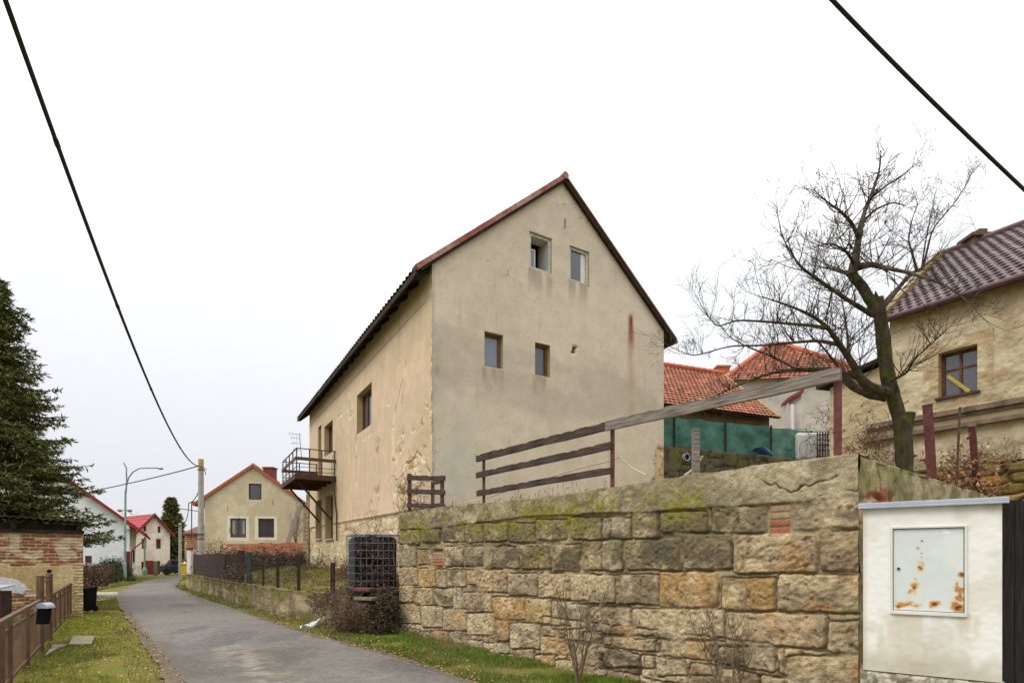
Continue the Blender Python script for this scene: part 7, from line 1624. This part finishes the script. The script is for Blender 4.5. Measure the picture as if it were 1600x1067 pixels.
tangle('scrub_edge', 'dry scrub along the bank wall below the hillside house', (9.6, 10.75, 3.3), (.9, .7, .35), 150, 73, 'dry_stem', L=(.3, .7), lean=(0, 0, 1), cat='scrub', leafn=500, leafc=[S(96, 96, 52), S(128, 104, 74)])
# bare tree far away beyond the houses
shrub('bare_tree', 'faint bare tree rising behind the red roofs far away', (W(224, 870, 85).x, 85, 0), 7.0, .6, 9, 81, .07, 2, up=.1, cat='tree')
shrub('climbing_shrub', 'bare climber straggling over the right side of the cream cottage wall', (W(462, 870, 39.3).x, 39.3, 2.0), 2.6, .5, 8, 83, .018, 2, up=.1)
# dry weeds standing along the wall top
r = np.random.default_rng(91); t = thing('dry_weeds', 'thin dry weed stalks growing along the sandstone wall top', 'weeds', wpt(3, 2.5)); m = MB()
for k in range(130):
    u_ = r.choice([r.uniform(.6, 1.9), r.uniform(1.2, 6.5), r.uniform(3, 5.2)]); b = wpt(u_, 2.5, r.uniform(-.45, -.22)); h = r.uniform(.06, .26) * (1.0 if u_ < 6 else .6)
    P = [b]; d = np.array((r.normal() * .2, r.normal() * .2, 1.))
    for s in range(4): d = nrm(d + rv(r) * .22); P.append(P[-1] + d * h / 4)
    m.tube(P, np.linspace(.003, .002, 5), 3, cap=False)
    if r.random() < .55:
        for e in range(3): q = P[-1] - nrm(d) * .02 * e; m.tube([q, q + nrm(rv(r)) * .022], [.006, .003], 3, cap=False)
m.build('stalks', M['dry_stem'], t); t['kind'] = 'thing'
# ------------------------------------------------------------------ grass blades
def in_poly(x, y, poly):
    c = np.zeros(len(x), bool); P = np.array(poly)
    for (x0, y0), (x1, y1) in zip(P, np.roll(P, -1, 0)):
        c ^= ((y0 > y) != (y1 > y)) & (x < (x1 - x0) * (y - y0) / (y1 - y0 + 1e-12) + x0)
    return c
def grass(name, label, n, poly, zf, hmin, hmax, cols_, seed, dens=None, w=.006, lean=.5):
    r = np.random.default_rng(seed); P = np.array(poly); lo_, hi_ = P.min(0), P.max(0)
    x = r.uniform(lo_[0], hi_[0], n * 4); y = lo_[1] + (hi_[1] - lo_[1]) * r.random(n * 4) ** 1.35
    k = in_poly(x, y, poly); x, y = x[k], y[k]
    dd = fbm(x * 1.4, y * 1.4, 4, seed + 3); k = r.random(len(x)) < sstep(.25, .6, dd) * (dens(x, y) if dens is not None else 1)
    x, y, dd = x[k][:n], y[k][:n], dd[k][:n]; n = len(x)
    h = r.uniform(hmin, hmax, n) * (.55 + .9 * dd); z = zf(x, y); ww = w * r.uniform(.6, 1.3, n) * (1 + np.maximum(y - 9, 0) * .06)
    a = r.uniform(0, 6.283, n); c, s = np.cos(a), np.sin(a); L = r.uniform(.1, 1.2, n) * lean; b = a + r.uniform(-1, 1, n) + 1.57
    bx, by = np.cos(b) * L * h, np.sin(b) * L * h; hz = h * np.sqrt(np.maximum(1 - (L * .6) ** 2, .2))
    o = np.stack([x, y, z - .006], -1); sv = np.stack([c * ww / 2, s * ww / 2, 0 * c], -1)
    mid = o + np.stack([bx * .35, by * .35, hz * .6], -1); tip = o + np.stack([bx, by, hz], -1)
    V = np.stack([o - sv, o + sv, mid + sv * .7, mid - sv * .7, tip], 1); i_ = np.arange(n)[:, None] * 5
    cc = np.array(cols_); pick = np.clip((fbm(x * .9 + 5, y * .9, 4, seed + 9) - .25) * 2 * len(cols_) + r.normal(size=n) * .9, 0, len(cols_) - 1).astype(int)
    C = cc[pick] * (.75 + .5 * r.random(n)[:, None])
    o_ = mk(name, V.reshape(-1, 3), i_ + np.array((0, 1, 2, 3)), i_ + np.array((3, 2, 4)), M['leaf'], None, np.repeat(C, 5, 0)); o_['kind'] = 'stuff'; o_['label'] = label; o_['category'] = 'grass'
GR = [S(92, 114, 34), S(108, 128, 44), S(84, 100, 40), S(124, 130, 60), S(132, 118, 76)]
GL = [S(136, 142, 44), S(120, 130, 42), S(150, 150, 58), S(150, 134, 80), S(108, 116, 46)]
GB = [S(120, 118, 58), S(142, 126, 80), S(104, 108, 50), S(156, 136, 96), S(98, 84, 60)]
yy = np.linspace(5.2, 12.4, 20)
poly = [(rx(y) + .08, y) for y in yy] + [tuple(A + WU * u_ + WN * .02) for u_ in np.linspace(0, 8.4, 12)]
grass('grass', 'bright green grass strip along the foot of the sandstone wall', 120000, poly, gz, .03, .09, GR, 101, lambda x, y: .35 + .65 * sstep(.0, .5, x - rx(y)))
yy = np.linspace(11.8, 29, 30)
poly = [(rx(y) + .05, y) for y in yy] + [(LW[-1][0], LW[-1][1]), (LW[3][0], LW[3][1]), (LW[2][0], LW[2][1]), (LW[1][0], LW[1][1]), (-2.4, 11.8)]
grass('grass', 'mixed brown and green grass strip below the low garden wall', 50000, poly, gz, .03, .12, GB[:3] + GR[:2] + GB[3:], 102)
yy = np.linspace(5.6, 16.2, 30)
fx = lambda y: FA[0] + (FB[0] - FA[0]) * (y - FA[1]) / (FB[1] - FA[1])
poly = [(lx(y) - .06, y) for y in yy] + [(fx(y) - .1, y) for y in yy[::-1]]
grass('grass', 'yellow green mossy grass on the left verge', 190000, poly, gz, .02, .07, GL, 103, lambda x, y: (.15 + .85 * sstep(.05, .9, lx(y) - x)) * (1 - .8 * sstep(.0, .25, .35 - np.abs(fbm(x * .7, y * .5, 3, 5) - .5) * 4)))
poly = [(fx(y) - .15, y) for y in yy] + [(fx(y) - 4.5, y) for y in yy[::-1]]
grass('grass', 'rough tufted grass inside the left garden fence', 40000, poly, gz, .04, .14, GB, 104, lambda x, y: y < 15.2)
poly = [tuple(G(*p))[:2] for p in ((184, 951), (146, 952), (146, 930), (182, 927))]
grass('grass', 'small grass island beside the side street', 9000, poly, gz, .04, .12, GB[:3] + GL[:2], 105)
poly = [tuple(G(*p))[:2] for p in ((226, 908), (150, 922), (132, 921), (200, 906))]
grass('grass', 'green verge in front of the white house', 12000, poly, gz, .05, .14, GR + GB[:2], 106, w=.012)
gp = PG.reshape(-1, 3)
def zg(x, y):
    out = np.empty(len(x))
    for s in range(0, len(x), 2000):
        d = (gp[None, :, 0] - x[s:s + 2000, None]) ** 2 + (gp[None, :, 1] - y[s:s + 2000, None]) ** 2; out[s:s + 2000] = gp[np.argmin(d, 1), 2]
    return out
poly = [tuple(q) for q in PG[2:58, 1, :2]] + [tuple(q) for q in PG[2:58, 18, :2][::-1]]
grass('grass', 'rough pale garden grass behind the low wall', 26000, poly, zg, .04, .13, GB + GL[:2], 107, w=.01)
yy = np.linspace(5.4, 16, 40)
poly = [(lx(y) + .12, y) for y in yy] + [(lx(y) - .5, y) for y in yy[::-1]]
grass('grass', 'ragged dry grass tufts along the left road edge', 9000, poly, gz, .05, .13, GB + GL[:2], 108)
poly = [tuple(A + WU * u_ + WN * .02) for u_ in np.linspace(.3, 8.2, 12)] + [tuple(A + WU * u_ + WN * .3) for u_ in np.linspace(8.2, .3, 12)]
grass('grass', 'longer grass tufts against the sandstone wall foot', 7000, poly, gz, .07, .2, GR[2:] + GB[:2], 109)
# fallen brown leaves scattered on the verges
r = np.random.default_rng(111); n = 5200; y = r.uniform(6, 16, n); side = r.random(n) < .5
x = np.where(side, lx(y) - r.random(n) ** 2 * 2.2 + .2, rx(y) + r.random(n) ** 2 * 1.1 - .15); P = np.stack([x, y, np.where((x > lx(y)) & (x < rx(y)), .02, .02) + r.random(n) * .03], -1)
A_ = r.normal(size=(n, 3)) * (1, 1, .3); A_ /= np.linalg.norm(A_, axis=1)[:, None]; B_ = np.cross(A_, np.array((0, 0, 1)) + r.normal(size=(n, 3)) * .3); B_ /= np.linalg.norm(B_, axis=1)[:, None]; s = r.uniform(.015, .045, n)[:, None]
V = np.stack([P - B_ * s * .4, P + A_ * s * .5, P + B_ * s * .4, P - A_ * s * .5], 1)
C = np.array([S(120, 84, 58), S(142, 108, 74), S(96, 70, 52), S(160, 132, 96)])[r.integers(0, 4, n)]
o_ = mk('fallen_leaves', V.reshape(-1, 3), np.arange(n * 4).reshape(-1, 4), None, M['leaf'], None, np.repeat(C, 4, 0)); o_['kind'] = 'stuff'; o_['label'] = 'scattered fallen brown leaves along both road edges'; o_['category'] = 'leaves'

# repeats of a kind share a group
GROUPS = {'utility_pole': 'concrete utility poles', 'rubbish_bin': 'dark wheeled rubbish bins', 'wooden_post': 'old posts on the wall tops', 'overhead_cable': 'heavy overhead cables', 'service_cable': 'thin service wires',
          'bare_shrub': 'bare shrubs in front of the sandstone wall', 'plank_railing': 'plank railings on the wall top', 'brushwood': 'thickets in the garden', 'wall_creeper': 'dry creepers on the walls'}
for o in list(COL.objects):
    k = o.name.split('.')[0]
    if o.parent is None and k in GROUPS and 'category' in o: o['group'] = GROUPS[k]
